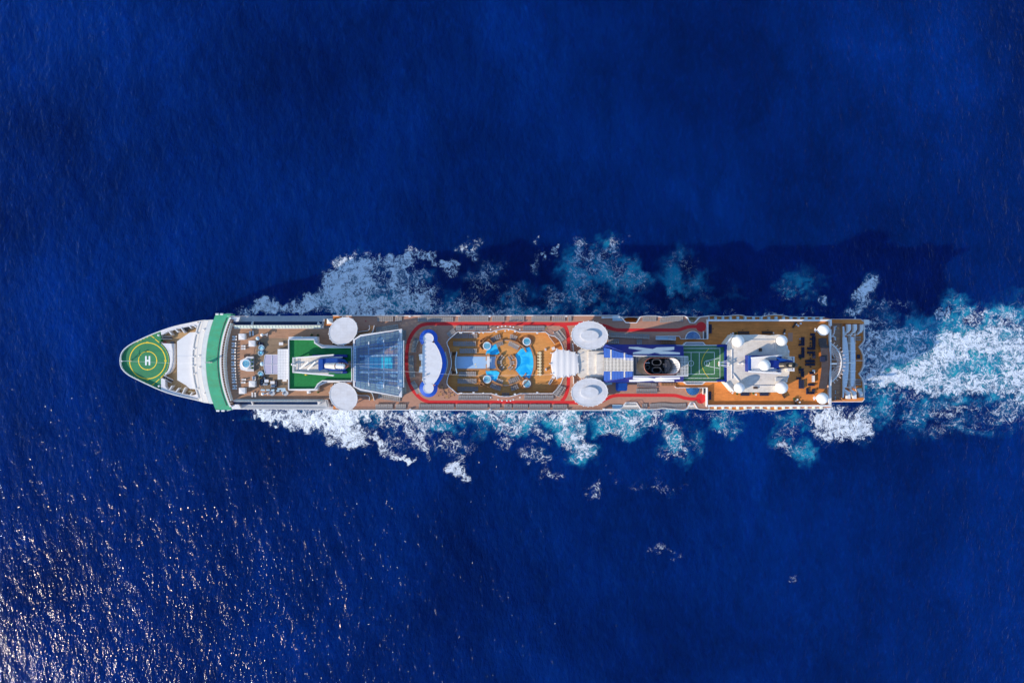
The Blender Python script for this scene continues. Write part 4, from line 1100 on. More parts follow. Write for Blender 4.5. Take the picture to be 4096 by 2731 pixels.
def quad_pane(name, q, z, m, parent, th=.06, ins=.07):
    c = [Vector((*P1('C', *p_, zz), zz)) for p_, zz in zip(q, z)]
    ce = sum(c, Vector()) / 4
    c = [p_ + (ce - p_).normalized() * ins for p_ in c]
    dn = Vector((0, 0, -th))
    MB().add(c + [p_ + dn for p_ in c], [(0,1,2,3), (7,6,5,4), (0,4,5,1), (1,5,6,2), (2,6,7,3), (3,7,4,0)]).build(name, m, parent)
fr = MB()
for i in range(NX):
    for j in range(NY):
        quad_pane("glass_pane", [mid_xy(i, j), mid_xy(i + 1, j), mid_xy(i + 1, j + 1), mid_xy(i, j + 1)], [ZS2] * 4, roof_glass, sol)
for i in range(NX + 1):
    fr.bar((*P1('C', *mid_xy(i, 0), ZS2 - .14), ZS2 - .14), (*P1('C', *mid_xy(i, NY), ZS2 - .14), ZS2 - .14), .12, .14)
for j in range(NY + 1):
    fr.bar((*P1('C', *mid_xy(0, j), ZS2 - .14), ZS2 - .14), (*P1('C', *mid_xy(NX, j), ZS2 - .14), ZS2 - .14), .12, .14)
def out_y(x, top):
    if top:
        return 410 + (318 - 410) * (x - 700) / 590 if x > 700 else 470 + (410 - 470) * (x - 605) / 95
    return 1195 + (1300 - 1195) * (x - 700) / 590 if x > 700 else 1150 + (1195 - 1150) * (x - 605) / 95
for top in (True, False):
    xsn = [632, 697, 770, 842, 915, 987, 1059, 1131, 1203, 1264]
    def wy(x, t):
        f = (x - 606) / 724
        inn = (570 - 87 * f + 6) if top else (1062 + 96 * f - 6)
        o = out_y(x, top) + (16 if top else -16)
        return o + (inn - o) * t
    nrow = 3
    for i in range(len(xsn) - 1):
        for j in range(nrow):
            xa, xb = xsn[i], xsn[i + 1]
            t0, t1 = j / nrow, (j + 1) / nrow
            za, zb_ = ZS1 - .05 + 1.2 * t0, ZS1 - .05 + 1.2 * t1
            quad_pane("glass_pane", [(xa, wy(xa, t0)), (xb, wy(xb, t0)), (xb, wy(xb, t1)), (xa, wy(xa, t1))], [za, za, zb_, zb_], wing_glass, sol)
    for x in xsn:
        fr.bar((*P1('C', x, wy(x, 0), ZS1 - .2), ZS1 - .2), (*P1('C', x, wy(x, 1), ZS1 + 1.0), ZS1 + 1.0), .12, .14)
    for j in range(nrow + 1):
        t = j / nrow; z = ZS1 - .2 + 1.2 * t
        for xa, xb in zip(xsn, xsn[1:]):
            fr.bar((*P1('C', xa, wy(xa, t), z), z), (*P1('C', xb, wy(xb, t), z), z), .10, .14)
fr.build("roof_frame", blue_dark, sol, kind="stuff")
for a, b, z, w_ in (((690,706),(1250,694),36.6,.7), ((690,940),(1250,944),36.6,.7), ((820,600),(1250,560),36.4,.45), ((820,1040),(1250,1075),36.4,.45), ((820,560),(820,1110),36.2,.42), ((1040,520),(1040,1140),36.2,.45), ((1255,470),(1255,1180),36.3,.6)):
    MB().bar((*P1('C', *a, z), z), (*P1('C', *b, z), z), w_, .4).build("roof_beam", white_clean, sol)
MB().bar((*P1('C', 1331, 484, ZS2), ZS2), (*P1('C', 1331, 1158, ZS2), ZS2), .2, .3).build("roof_edge", white_clean, sol)
for x, y0, y1 in ((820,498,540), (1038,475,512), (1255,450,490), (822,1105,1140), (1038,1125,1165), (1256,1150,1188)):
    MB().bar((*P1('C', x, y0, 37.3), 37.3), (*P1('C', x, y1, 37.3), 37.3), .34, .3).build("roof_strut", white_clean, sol)
mb = MB()
for y in range(484, 1160, 61):
    q = P1('C', 1331, y, 37.5); mb.box(q[0], q[1], 37.45, .28, .28, .3)
mb.build("edge_lamp", white_clean, sol, kind="stuff")
# wooden stairs curling round behind the forward ovals
for pts in ([(605,425),(640,372),(700,352),(818,332),(826,262),(898,262),(880,335),(850,376),(700,402),(640,450)], [(580,1150),(640,1195),(680,1225),(830,1235),(868,1262),(898,1355),(828,1350),(815,1285),(690,1278),(640,1262),(590,1200)]):
    slab("curved_stair", 'C', pts, 30.0, 31.0, teak_wall)
mb = MB()
for pts in ([(605,425),(640,368),(700,350),(818,328),(824,260)], [(700,402),(848,378),(880,335),(900,258)], [(640,1200),(680,1220),(832,1232),(870,1262),(900,1356)], [(650,1272),(690,1280),(814,1288),(828,1352)]):
    mb.ribbon(P('C', smoothpath(pts, 4), 32.0), .16, 30.9, 32.0)
mb.build("stair_balustrade", white_clean, ship, kind="stuff")
# corner shade and store by the forward ovals
c0 = [P1('C', *p_, 32.8) for p_ in ((205,160),(292,160),(292,238),(205,238))]
ctr = (sum(p_[0] for p_ in c0) / 4, sum(p_[1] for p_ in c0) / 4)
MB().add([(*p_, 32.2) for p_ in c0] + [(*ctr, 33.3)], [(0,1,4), (1,2,4), (2,3,4), (3,0,4), (3,2,1,0)]).build("pyramid_shade", canvas, ship)
slab("slatted_vent", 'C', [(294,165),(358,165),(358,232),(294,232)], 27.0, 30.6, wicker)
slab("corner_deck", 'C', [(300,128),(480,128),(480,260),(170,262),(170,165),(300,165)], 29.6, 30.03, teak)
slab("corner_deck", 'C', [(305,1380),(480,1380),(480,1484),(305,1484)], 29.6, 30.03, teak)
mb = MB()
for pts in ([(130,255),(170,165)], [(148,300),(175,170)], [(190,1345),(215,1460)], [(215,1340),(240,1462)]):
    mb.ribbon(P('C', pts, 30.6), .12, 27, 30.6)
for k in range(7):
    mb.ribbon(P('C', [(192 + 3.6 * k, 1352 + 16 * k), (218 + 9 * k, 1348 + 17 * k)], 30.6), .12, 30.3, 30.6)
mb.build("scaffold_ladder", white_clean, ship, kind="stuff")

# --- bar pavilion: white dumb-bell roof with a blue skirt of panels
ZB = 33.6
bar = bpy.data.objects.new("bar_pavilion", None); COL.objects.link(bar); adopt(bar, ship)
roof_pts = arcpts(414, 450, 74, 128, 412, 24) + [(500,520),(530,560),(565,625),(590,690),(606,750),(612,810),(606,870),(588,940),(560,1010),(525,1070),(480,1122)] + arcpts(414, 1175, 74, -52, 238, 24) + [(365,1118),(330,1055),(330,945),(277,945),(290,860),(312,855),(312,770),(290,765),(277,682),(330,678),(330,560),(365,512)]
slab("pavilion_roof", 'D', roof_pts, ZB - .35, ZB, white, bar)
MB().ribbon(P('D', roof_pts, ZB + .12), .18, ZB - .1, ZB + .12, True).build("roof_rim", white_clean, bar)
slab("pavilion_wall", 'D', [(345,500),(560,640),(590,810),(560,960),(345,1120)], 30.02, ZB - .36, white, bar)
def skirt(cx, cy, r0, r1, a0, a1, n):
    for i in range(n):
        t0 = a0 + (a1 - a0) * i / n + .25; t1 = a0 + (a1 - a0) * (i + 1) / n - .25
        q = [(cx + r0 * cos(radians(t0)), cy + r0 * sin(radians(t0))), (cx + r0 * cos(radians(t1)), cy + r0 * sin(radians(t1))), (cx + r1 * cos(radians(t1)), cy + r1 * sin(radians(t1))), (cx + r1 * cos(radians(t0)), cy + r1 * sin(radians(t0)))]
        zz = [ZB - .12, ZB - .12, ZB - .75, ZB - .75]
        c = [Vector((*P1('D', *p_, z_), z_)) for p_, z_ in zip(q, zz)]
        dn = Vector((0, 0, -.10))
        MB().add(c + [p_ + dn for p_ in c], [(0,1,2,3), (7,6,5,4), (0,4,5,1), (1,5,6,2), (2,6,7,3), (3,7,4,0)]).build("awning_panel", awning_blue, bar)
skirt(417, 450, 76, 133, 135, 385, 14)
skirt(417, 1173, 76, 133, -22, 228, 14)
# long arc of skirt on the pool side
inner_arc = [(492,505),(530,556),(565,622),(592,690),(608,750),(614,806),(608,870),(590,940),(562,1010),(527,1072),(488,1120)]
outer_arc = [(550,490),(590,545),(630,610),(658,678),(674,745),(680,808),(674,872),(656,940),(628,1005),(590,1075),(548,1138)]
for i in range(len(inner_arc) - 1):
    q = [inner_arc[i], inner_arc[i + 1], outer_arc[i + 1], outer_arc[i]]
    zz = [ZB - .12, ZB - .12, ZB - .75, ZB - .75]
    c = [Vector((*P1('D', *p_, z_), z_)) for p_, z_ in zip(q, zz)]
    ce = sum(c, Vector()) / 4
    c = [p_ + (ce - p_).normalized() * .03 for p_ in c]
    dn = Vector((0, 0, -.10))
    MB().add(c + [p_ + dn for p_ in c], [(0,1,2,3), (7,6,5,4), (0,4,5,1), (1,5,6,2), (2,6,7,3), (3,7,4,0)]).build("awning_panel", awning_blue, bar)
q = P1('D', 383, 983, ZB); MB().box(q[0], q[1], ZB + .3, .7, .5, .6, .4).build("roof_unit", grey, bar)
q = P1('D', 333, 1052, ZB); MB().box(q[0], q[1], ZB + .2, .5, .5, .4).build("roof_unit", white_clean, bar)
slab("bar_floor", 'D', [(240,680),(330,670),(330,950),(240,940)], 30.0, 30.03, teak_wall)

# --- pool well: landing and steps, stage, bridge, pools, ring walls, hot tubs
slab("well_landing", 'D', [(690,760),(800,690),(815,690),(808,800),(815,920),(800,930),(690,850)], ZL, 28.9, teak_wall)
for a, b in (((700,745),(700,655)), ((790,700),(790,645)), ((700,860),(700,960)), ((790,925),(790,965))):
    ladder("well_stair", 'D', a, b, 70, 28.9 if a[0] == 700 else 28.8, 29.9 if a[0] == 700 else 27.3, wicker, 6)
for pts in ([(658,642),(682,740),(690,805),(682,880),(656,975)], [(828,648),(812,730),(806,805),(813,880),(830,958)]):
    MB().ribbon(P('D', smoothpath(pts, 4), 30.6), .3, 28.9, 30.6).build("glass_balustrade", ice_fabric, ship)
stage = slab("stage_floor", 'D', [(822,714),(1400,714),(1390,760),(1384,805),(1390,850),(1400,888),(822,888),(816,800)], ZL, 27.5, stage_blue)
slab("stage_kerb", 'D', [(830,690),(1470,690),(1455,712),(822,712)], ZL, 27.55, teak_wall)
slab("stage_kerb", 'D', [(830,912),(1470,912),(1455,890),(822,890)], ZL, 27.55, teak_wall)
slab("stage_bridge", 'D', [(1266,680),(1308,680),(1308,925),(1266,925)], 28.4, 28.6, white_clean)
for y in (690, 905):
    q = P1('D', 1286, y, 29.2); MB().box(q[0], q[1], 28.6, L(46, 29), L(40, 29), 1.1).build("bridge_pier", teak_wall, ship)
for y in (742, 858):
    q = P1('D', 1258, y, 28.6); MB().box(q[0], q[1], 27.95, .35, L(62, 28.6), .9).build("stage_step", teak_wall, ship)
for x, y, r in ((1098,826,0.7), (1110,860,0.2)):
    q = P1('D', x, y, 27.5); MB().box(q[0], q[1], 27.53, .75, .38, .04, r).build("floor_marker", cream_fabric, stage)
PL = []
pl = [(1335,535),(1398,530),(1452,662),(1412,686),(1250,688),(1258,640),(1300,590)]
pr = mirror(pl, 804)
for pts in (pl, pr):
    slab("pool_rim", 'D', [(x + (6 if x > 1330 else -6), y + (-6 if y < 804 else 6)) for x, y in pts], ZL, 27.38, teak_wall)
    slab("small_pool", 'D', pts, ZL + .02, 27.42, pool_w)
CX, CY = 1545, 805
big = [(x, y) for x, y in arcpts(CX - 74, CY, 475, -29, 29, 24)] + [(1766,1006),(1684,906),(1702,860),(1708,805),(1702,750),(1684,690),(1768,596)]
slab("pool_rim", 'D', [(x, y) for x, y in arcpts(CX - 74, CY, 500, -30, 30, 24)] + [(1762,1022),(1668,908),(1690,860),(1696,805),(1690,750),(1668,690),(1762,580)], ZL, 27.4, teak_wall)
slab("main_pool", 'D', big, ZL + .02, 27.44, pool_w)
slab("pool_partition", 'D', [(1800,600),(1815,590),(1848,640),(1835,655)], 27.2, 27.7, teak_wall)
slab("pool_partition", 'D', [(1790,1010),(1830,952),(1846,960),(1815,1012)], 27.2, 27.7, teak_wall)
slab("pool_step", 'D', [(x, y) for x, y in arcpts(CX - 74, CY, 515, -13, 13, 10)] + [(x, y) for x, y in arcpts(CX - 74, CY, 500, 13, -13, 10)], ZL, 27.6, teak_wall)
for a0, a1 in ((118, 242), (-48, 48)):
    MB().ribbon(P('D', arcpts(CX, CY, 147, a0, a1, 22), 28.1), L(24, 28), ZL, 28.1).build("ring_wall", teak_wall, ship)
MB().ribbon(P('D', arcpts(CX, CY, 160, -30, 30, 12), 28.2), .16, 27.0, 28.2).build("ring_rail", white_clean, ship)
for a0, a1 in ((232, 262), (278, 318), (98, 128), (42, 82)):
    MB().ribbon(P('D', arcpts(CX, CY, 330, a0, a1, 14), 28.0), L(24, 28), ZL, 28.0).build("ring_wall", teak_wall, ship)
for a0, a1 in ((262, 278), (82, 98)):
    MB().ribbon(P('D', arcpts(CX, CY, 330, a0, a1, 6), 27.6), .15, ZL, 27.6).build("ring_gate", grey, ship)
def hot_tub(crop, x, y, r, z0, surround=None):
    t = bpy.data.objects.new("hot_tub", None); COL.objects.link(t); adopt(t, ship)
    h = z0 + .95
    c = P1(crop, x, y, h); R = L(r, h)
    MB().rev(c, [(R, z0), (R, h - .05), (R * .96, h), (R * .80, h), (R * .78, h - .15)], 36, cap=False).build("tub_rim", white_clean, t, True)
    MB().rev(c, [(R * .79, h - .2), (R * .79, h - .12)], 36).build("tub_water", tub_w, t)
    if surround:
        MB().rev(P1(crop, x, y, z0 + .5), [(L(surround, z0 + .5), z0 + .01), (L(surround, z0 + .5), z0 + .5)], 40).build("tub_step", teak_wall, t)
    mb = MB()
    for k in range(8):
        mb.bar((c[0] - R * .7 + k * R * .2, c[1] - R * .55, h - .1), (c[0] - R * .7 + k * R * .2, c[1] + R * .55, h - .1), .06)
    mb.build("tub_grid", dark_grey, t, kind="stuff")
    return t
for x, y in ((1269,558), (1271,1045)):
    hot_tub('D', x, y, 61, ZL)
for x, y in ((574,495), (573,1107)):
    hot_tub('E', x, y, 61, ZL, 84)
for pts in ([(1150,550),(1262,438)], [(1200,615),(1150,550)], [(1290,455),(1360,520)], [(1145,1010),(1195,1110),(1300,1165)], [(1165,1045),(1235,1130)]):
    MB().ribbon(P('D', pts, 28.3), .22, ZL, 28.3).build("tub_fence", teak_wall, ship)
for pts in ([(430,500),(560,600)], [(455,450),(480,500)], [(470,1170),(600,1040)], [(560,1010),(600,1050)]):
    MB().ribbon(P('E', pts, 28.3), .22, ZL, 28.3).build("tub_fence", teak_wall, ship)
for x, y in ((1190,490), (1190,1120), (1775,570), (1775,1040)):
    c = P1('D', x, y, 28.2); MB().rev(c, [(.78, ZL), (.78, 28.2), (.6, 28.2), (.6, 27.3)], 20).build("shower_tray", teak_wall, ship, True)
# lamp posts and speakers on the well's edge (white heads)
pm = MB().rev((0, 0), [(.05, 0), (.05, 2.2), (.28, 2.25), (.32, 2.5), (.2, 2.75), (0, 2.8)], 10).mesh("lamp_post", white_clean, True)
for crop, x, y in [('D', a, b) for a, b in ((1322,318),(1430,285),(1487,272),(1540,270),(1610,275),(1655,285),(1748,320),(1325,1308),(1432,1342),(1488,1356),(1560,1356),(1612,1356),(1655,1342),(1752,1308),(898,368),(878,368),(1158,366),(1215,368),(900,1246),(880,1246),(1216,1246),(1535,340),(1585,325))]:
    q = P1(crop, x, y, 32.5); o = bpy.data.objects.new("lamp_post", pm); o.location = (q[0], q[1], ZU); COL.objects.link(o); adopt(o, ship)
bm_ = MB().box(0, 0, 0, .8, .55, .6).mesh("speaker_box", white_clean)
for crop, x, y in (('D',1072,374), ('D',1403,352), ('D',1677,350), ('D',1072,1240), ('D',1402,1262), ('D',1675,1262), ('E',725,372), ('E',725,1240), ('D',140,130), ('D',1307,130), ('E',1150,127), ('D',148,1484), ('D',1312,1488), ('E',1160,1488)):
    q = P1(crop, x, y, 30.9); o = bpy.data.objects.new("speaker_box", bm_); o.location = (q[0], q[1], 30.6); COL.objects.link(o); adopt(o, ship)
# stair from the aft end of the well up to the track
ladder("well_stair", 'E', (925,385), (1015,505), 90, 29.9, 27.4, teak_wall, 10)

# --- stretched white tent and the weathered roof behind it
tent_edge = [(1010,598),(1040,612),(1075,618),(1105,612),(1145,628),(1188,628),(1230,645),(1275,650),(1295,672),(1325,685),(1315,720),(1314,760),(1330,820),(1314,880),(1315,920),(1330,945),(1300,965),(1275,988),(1230,988),(1188,1008),(1145,1008),(1105,1020),(1060,1022),(1010,1042),(990,1005),(965,985),(938,968),(945,920),(938,870),(915,820),(938,765),(942,715),(932,665),(965,650),(990,630)]
zs = [Vector((*P1('E', x, y, 33.2), 33.2)) for x, y in tent_edge]
mb = MB()
ridges = [1010, 1100, 1188, 1275]
sup_ = []
cols = []
xsn = [925, 945, 967, 990, 1010, 1032, 1055, 1078, 1100, 1122, 1144, 1166, 1188, 1210, 1232, 1254, 1275, 1290, 1305, 1318, 1328]
def tent_span(x):
    ys_ = []
    n = len(tent_edge)
    for i in range(n):
        (x0, y0), (x1, y1) = tent_edge[i], tent_edge[(i + 1) % n]
        if (x0 - x) * (x1 - x) <= 0 and x0 != x1:
            ys_.append(y0 + (y1 - y0) * (x - x0) / (x1 - x0))
    return (min(ys_), max(ys_)) if ys_ else (820, 820)
M = 14
vs = []; fs = []
for i, x in enumerate(xsn):
    a, b = tent_span(x)
    d = min(abs(x - r) for r in ridges)
    for j in range(M + 1):
        t = j / M
        z = 33.0 + .14 * max(0, 1 - d / 44) * (1 - (2 * abs(t - .5)) ** 4 * .7) + .22 * sin(pi * t)
        vs.append((*P1('E', x, a + (b - a) * t, z), z))
for i in range(len(xsn) - 1):
    for j in range(M):
        k = i * (M + 1) + j
        fs.append((k, k + 1, k + M + 2, k + M + 1))
nv = len(vs)
vs += [(x, y, z - .06) for x, y, z in vs]
fs += [tuple(i + nv for i in reversed(f)) for f in fs]
tent = bpy.data.objects.new("stage_tent", None); COL.objects.link(tent); adopt(tent, ship)
MB().add(vs, fs).build("tent_canvas", canvas, tent, True)
for x in ridges:
    a, b = tent_span(x)
    MB().ribbon(P('E', [(x, a + 6), (x, b - 6)], 33.6), .10, 32.9, 33.2).build("tent_ridge", white_clean, tent)
mb = MB()
for x, y in ((1010,600),(1105,614),(1188,626),(1275,650),(1328,690),(1328,820),(1328,945),(1275,988),(1188,1010),(1105,1022),(1010,1042),(932,968),(912,820),(930,665)):
    q = P1('E', x, y, 33.2); mb.cyl((q[0], q[1], 27.0 if x < 1100 else 30.0), (q[0], q[1], 33.5), .14, .12, 8); mb.box(q[0], q[1], 33.55, .36, .36, .2)
mb.build("tent_pole", white_clean, tent, kind="stuff")
slab("weathered_roof", 'E', [(1315,640),(1360,605),(1705,605),(1705,1028),(1360,1030),(1318,985),(1330,940),(1318,820)], 30.0, 32.6, cream)
slab("weathered_roof", 'E', [(1470,636),(1700,636),(1700,1005),(1500,1005),(1472,975)], 32.5, 33.4, cream)
slab("weathered_roof", 'E', [(1586,684),(1700,684),(1700,965),(1586,965)], 33.3, 34.3, cream)
slab("roof_gangway", 'E', [(1540,608),(1700,560),(1700,636),(1540,632)], 30.0, 32.0, grey)
slab("roof_gangway", 'E', [(1500,1008),(1700,1008),(1700,1075),(1560,1050)], 30.0, 32.0, grey)
for pts in ([(1244,520),(1258,640),(1240,645)], [(1240,985),(1256,1020),(1256,1110)]):
    MB().ribbon(P('E', pts, 31.1), .3, 30, 31.1).build("wing_wall", white_clean, ship)
# --- funnel: sloping casing with lattice front, painted crosses, steel scoop full of exhaust pipes
ZF0, ZF1 = 34.0, 45.0
fun = bpy.data.objects.new("funnel", None); COL.objects.link(fun); adopt(fun, ship)
slab("funnel_house", 'F', [(236,548),(1350,540),(1420,690),(1420,1000),(1350,1082),(236,1085)], 30.0, ZF0, blue_dark, fun)
base = P('F', [(250,536),(1395,545),(1395,1085),(240,1092)], ZF0); topq = P('F', [(660,698),(1405,705),(1405,998),(662,1002)], ZF1)
MB().loft(base, ZF0, topq, ZF1).build("funnel_casing", blue_dark, fun)
def plane_hit(crop, x, y, p0, n, off):
    q = P1(crop, x, y, ZREF)
    o = Vector((0, 0, HC)); d = Vector((q[0], q[1], ZREF)) - o
    t = (p0 + n * off - o).dot(n) / d.dot(n)
    return o + d * t
def on_slope(name, crop, pts, a, b, c, m, th=.25, lift=.12, parent=fun, free=False):
    n = (b - a).cross(c - a).normalized()
    if n.z < 0: n = -n
    hi = [plane_hit(crop, x, y, a, n, lift + th) for x, y in pts]
    lo = [p_ - n * (th if free else th + lift + .05) for p_ in hi]
    k = len(pts)
    tri = geometry.tessellate_polygon([[Vector((p_.x, p_.y, 0)) for p_ in hi]])
    fs = [tuple(t) for t in tri] + [(i, (i + 1) % k, k + (i + 1) % k, k + i) for i in range(k)]
    return MB().add(hi + lo, fs).build(name, m, parent)
v3 = lambda p_, z: Vector((p_[0], p_[1], z))
NA, NB, NC = v3(base[0], ZF0), v3(base[1], ZF0), v3(topq[1], ZF1)       # upper side
SA, SB, SC_ = v3(base[3], ZF0), v3(base[2], ZF0), v3(topq[2], ZF1)      # lower side
FA, FB, FC = v3(base[0], ZF0), v3(base[3], ZF0), v3(topq[3], ZF1)       # sloping front
on_slope("painted_cross", 'F', [(605,574),(735,574),(950,604),(1010,580),(1265,573),(1265,608),(1180,622),(1050,628),(1348,655),(1348,676),(1080,676),(985,652),(890,672),(663,672),(663,655),(820,622),(600,590)], NA, NB, NC, line_white, .12)
on_slope("painted_cross", 'F', [(663,1022),(890,1022),(985,1034),(1080,1022),(1348,1022),(1348,1040),(1060,1052),(1265,1060),(1265,1078),(985,1078),(950,1066),(735,1080),(608,1080),(608,1062),(830,1052),(663,1040)], SA, SB, SC_, line_white, .12)
# blue panels either side of the lattice, each with its folds
for x0, x1, ya, yb, yc, yd in ((238,282,588,593,722,728),(284,330,594,600,728,732),(355,396,613,627,738,742),(398,440,628,642,742,746),(442,484,643,655,746,750),(486,526,656,664,750,753),(552,600,676,686,760,764),(603,655,687,698,764,770)):
    on_slope("casing_panel", 'F', [(x0,ya),(x1,yb),(x1,yd),(x0,yc)], FA, FB, FC, blue, .5, .3)
for x0, x1, ya, yb, yc, yd in ((238,282,930,930,1066,1063),(284,330,930,930,1063,1060),(355,396,928,928,1053,1047),(398,440,928,928,1047,1040),(442,484,928,928,1040,1034),(486,526,928,928,1034,1028),(552,600,930,930,1026,1016),(603,655,930,930,1016,1004)):
    on_slope("casing_panel", 'F', [(x0,ya),(x1,yb),(x1,yd),(x0,yc)], FA, FB, FC, blue, .5, .3)
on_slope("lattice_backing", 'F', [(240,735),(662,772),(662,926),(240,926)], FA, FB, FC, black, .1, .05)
for x in [254 + 20.3 * i for i in range(21)]:
    on_slope("lattice_bar", 'F', [(x-3,733),(x+3.2,733),(x+3.2,928),(x-3,928)], FA, FB, FC, white_clean, .15, .75, fun, True)
for y in [737 + 20.6 * i for i in range(10)]:
    on_slope("lattice_rail", 'F', [(248,y-3),(664,y-3),(664,y+3.2),(248,y+3.2)], FA, FB, FC, cream, .15, .45, fun, True)
for x, ys_ in ((340, list(range(620, 730, 15)) + list(range(940, 1046, 15))), (538, list(range(668, 760, 15)) + list(range(935, 1022, 15)))):
    for y in ys_:
        on_slope("lattice_rung", 'F', [(x-10,y-4),(x+10,y-4),(x+10,y+4),(x-10,y+4)], FA, FB, FC, white_clean, .25, .6, fun)
# platform, scoop, pipes
slab("funnel_top", 'F', [(664,704),(1404,712),(1404,994),(666,998)], ZF1 - .3, ZF1 + .06, dark_grey, fun)
def stadium(cx, cy, hx, hy, n=14):
    return arcpts(cx + hx - hy, cy, hy, -90, 90, n) + arcpts(cx - hx + hy, cy, hy, 90, 270, n)
lo = P('F', stadium(970, 852, 255, 126), ZF1); hi = P('F', stadium(1088, 853, 268, 125), 52.0)
hi_in = P('F', stadium(1088, 853, 260, 117), 52.0); lo_in = P('F', stadium(1000, 852, 215, 117), 46.0)
n = len(lo)
vs = [(*p_, ZF1) for p_ in lo] + [(*p_, 52.0) for p_ in hi]
MB().add(vs, [(i, (i + 1) % n, n + (i + 1) % n, n + i) for i in range(n)]).build("steel_scoop", steel, fun, True)
vs = [(*p_, 46.0) for p_ in lo_in] + [(*p_, 52.0) for p_ in hi_in]
MB().add(vs, [(i, (i + 1) % n, n + (i + 1) % n, n + i) for i in range(n)]).build("scoop_liner", white, fun, True)
vs = [(*p_, 52.0) for p_ in hi] + [(*p_, 52.12) for p_ in hi_in]
MB().add(vs, [(i, (i + 1) % n, n + (i + 1) % n, n + i) for i in range(n)]).build("scoop_rim", copper, fun)
for k in range(7):
    y = 760 + k * 31
    a = P1('F', 1235, y, 47.2); b = P1('F', 1325 - abs(y - 853) * .12, y, 51.6)
    MB().bar((*a, 47.6), (*b, 51.7), .10).build("liner_seam", dark_grey, fun)
slab("soot_floor", 'F', stadium(985, 852, 180, 114), 46.0, 47.6, black, fun)
slab("soot_wall", 'F', [(1130,745),(1190,775),(1215,852),(1190,930),(1130,962),(1120,852)], 47.5, 48.6, dark_grey, fun)
def pipe(x, y, rx, ry, z0=47.5, z1=50.6):
    o_ = [P1('F', x + rx * cos(t), y + ry * sin(t), z1) for t in [2 * pi * i / 24 for i in range(24)]]
    i_ = [P1('F', x + (rx - 6) * cos(t), y + (ry - 6) * sin(t), z1) for t in [2 * pi * i / 24 for i in range(24)]]
    mb = MB(); mb.prism([o_, i_], z0, z1)
    p_ = mb.build("exhaust_pipe", dark_grey, fun)
for x, y, a, b in ((1010,797,70,45),(1010,912,68,43),(870,777,26,24),(876,868,34,32),(862,946,23,22),(1115,828,13,12),(1142,828,13,12),(1115,858,13,12),(1142,858,13,12),(1105,946,17,16)):
    if a > 50:
        o_ = P('F', stadium(x, y, a, b, 8), 50.8); i_ = P('F', stadium(x, y, a - 7, b - 7, 8), 50.8)
        MB().prism([o_, i_], 47.5, 50.8).build("exhaust_pipe", dark_grey, fun)
    else:
        pipe(x, y, a, b, z1=50.0)
MB().bar((*P1('F', 820, 808, 50.5), 50.5), (*P1('F', 905, 806, 50.5), 50.5), .22).build("pipe_bracket", white_clean, fun)
# white rail frame and the overhanging grid at the after end
frame = [(662,702),(1466,716),(1466,996),(667,1002)]
MB().ribbon(P('F', frame, ZF1 + .6), .38, ZF1 + .1, ZF1 + .6, True).build("top_frame", white_clean, fun)
for x in (1365,1388,1411,1434):
    MB().bar((*P1('F', x, 716, ZF1 + .3), ZF1 + .3), (*P1('F', x, 996, ZF1 + .3), ZF1 + .3), .2).build("grid_bar", white_clean, fun)
for k in range(13):
    y = 730 + k * 21
    MB().bar((*P1('F', 1350 if abs(y - 853) < 100 else 1300, y, ZF1 + .42), ZF1 + .42), (*P1('F', 1466, y, ZF1 + .42), ZF1 + .42), .16).build("grid_bar", white_clean, fun)
mb = MB()
for k in range(34):
    x = 690 + 20 * k
    mb.bar((*P1('F', x, 703 + (x - 662) * .0174, ZF1 + .35), ZF1 + .35), (*P1('F', x + 6, 722 + (x - 662) * .0174, ZF1 + .35), ZF1 + .35), .12)
mb.build("frame_bracket", white_clean, fun, kind="stuff")
slab("funnel_awning", 'F', [(412,1098),(580,1098),(580,1195),(565,1215),(428,1215),(412,1195)], 32.2, 32.5, blue, fun)
slab("blue_step_roof", 'F', [(250,536),(560,540),(1360,540),(1262,560),(700,560),(300,568)], 34.0, 34.4, blue, fun)
slab("funnel_locker", 'F', [(255,1092),(358,1092),(358,1120),(280,1128),(255,1110)], 30.0, 32.4, ice_fabric)

# --- sports court between funnel and after house
ZC = 34.2
court_house = slab("court_house", 'G', [(20,545),(764,545),(764,1080),(20,1080)], 30.0, ZC - .02, white)
court = slab("sports_court", 'G', [(-30,556),(726,556),(726,1078),(-30,1078)], ZC - .03, ZC, court_m)
zl = ZC + .006
for pts, closed in (([(-20,594),(655,594),(655,1029),(-20,1029)], False), ([(70,652),(574,652),(574,970),(70,970)], False), ([(234,652),(234,970)], False), ([(353,652),(353,970)], False), ([(118,652),(118,970)], False), ([(466,774),(650,735)], False), ([(466,850),(650,888)], False), ([(464,775),(464,850)], False)):
    stroke(MB(), 'G', pts, 6.5, zl).build("court_line", line_white, court)
zl2 = zl + .005
flat_ring(MB(), 'G', 234, 812, 38, 6, zl2, 32).build("centre_circle", line_white, court)
flat_ring(MB(), 'G', 466, 812, 38, 6, zl2, 32).build("key_circle", line_white, court)
stroke(MB(), 'G', smoothpath([(493,598),(440,665),(405,735),(387,812),(405,890),(440,958),(490,1026)], 6), 7, zl2 + .004).build("three_point_line", line_yellow, court)
stroke(MB(), 'G', smoothpath([(-5,612),(8,630),(20,648)], 4), 6, zl2 + .004).build("three_point_line", line_yellow, court)
slab("court_border", 'G', [(728,540),(762,540),(762,1080),(728,1080)], ZC - .02, ZC + 1.4, blue_dark)
slab("court_border", 'G', [(618,538),(728,540),(728,572),(618,574)], ZC - .02, ZC + 1.2, blue_dark)
slab("court_border", 'G', [(618,1052),(728,1052),(728,1078),(618,1078)], ZC - .02, ZC + 1.2, blue_dark)
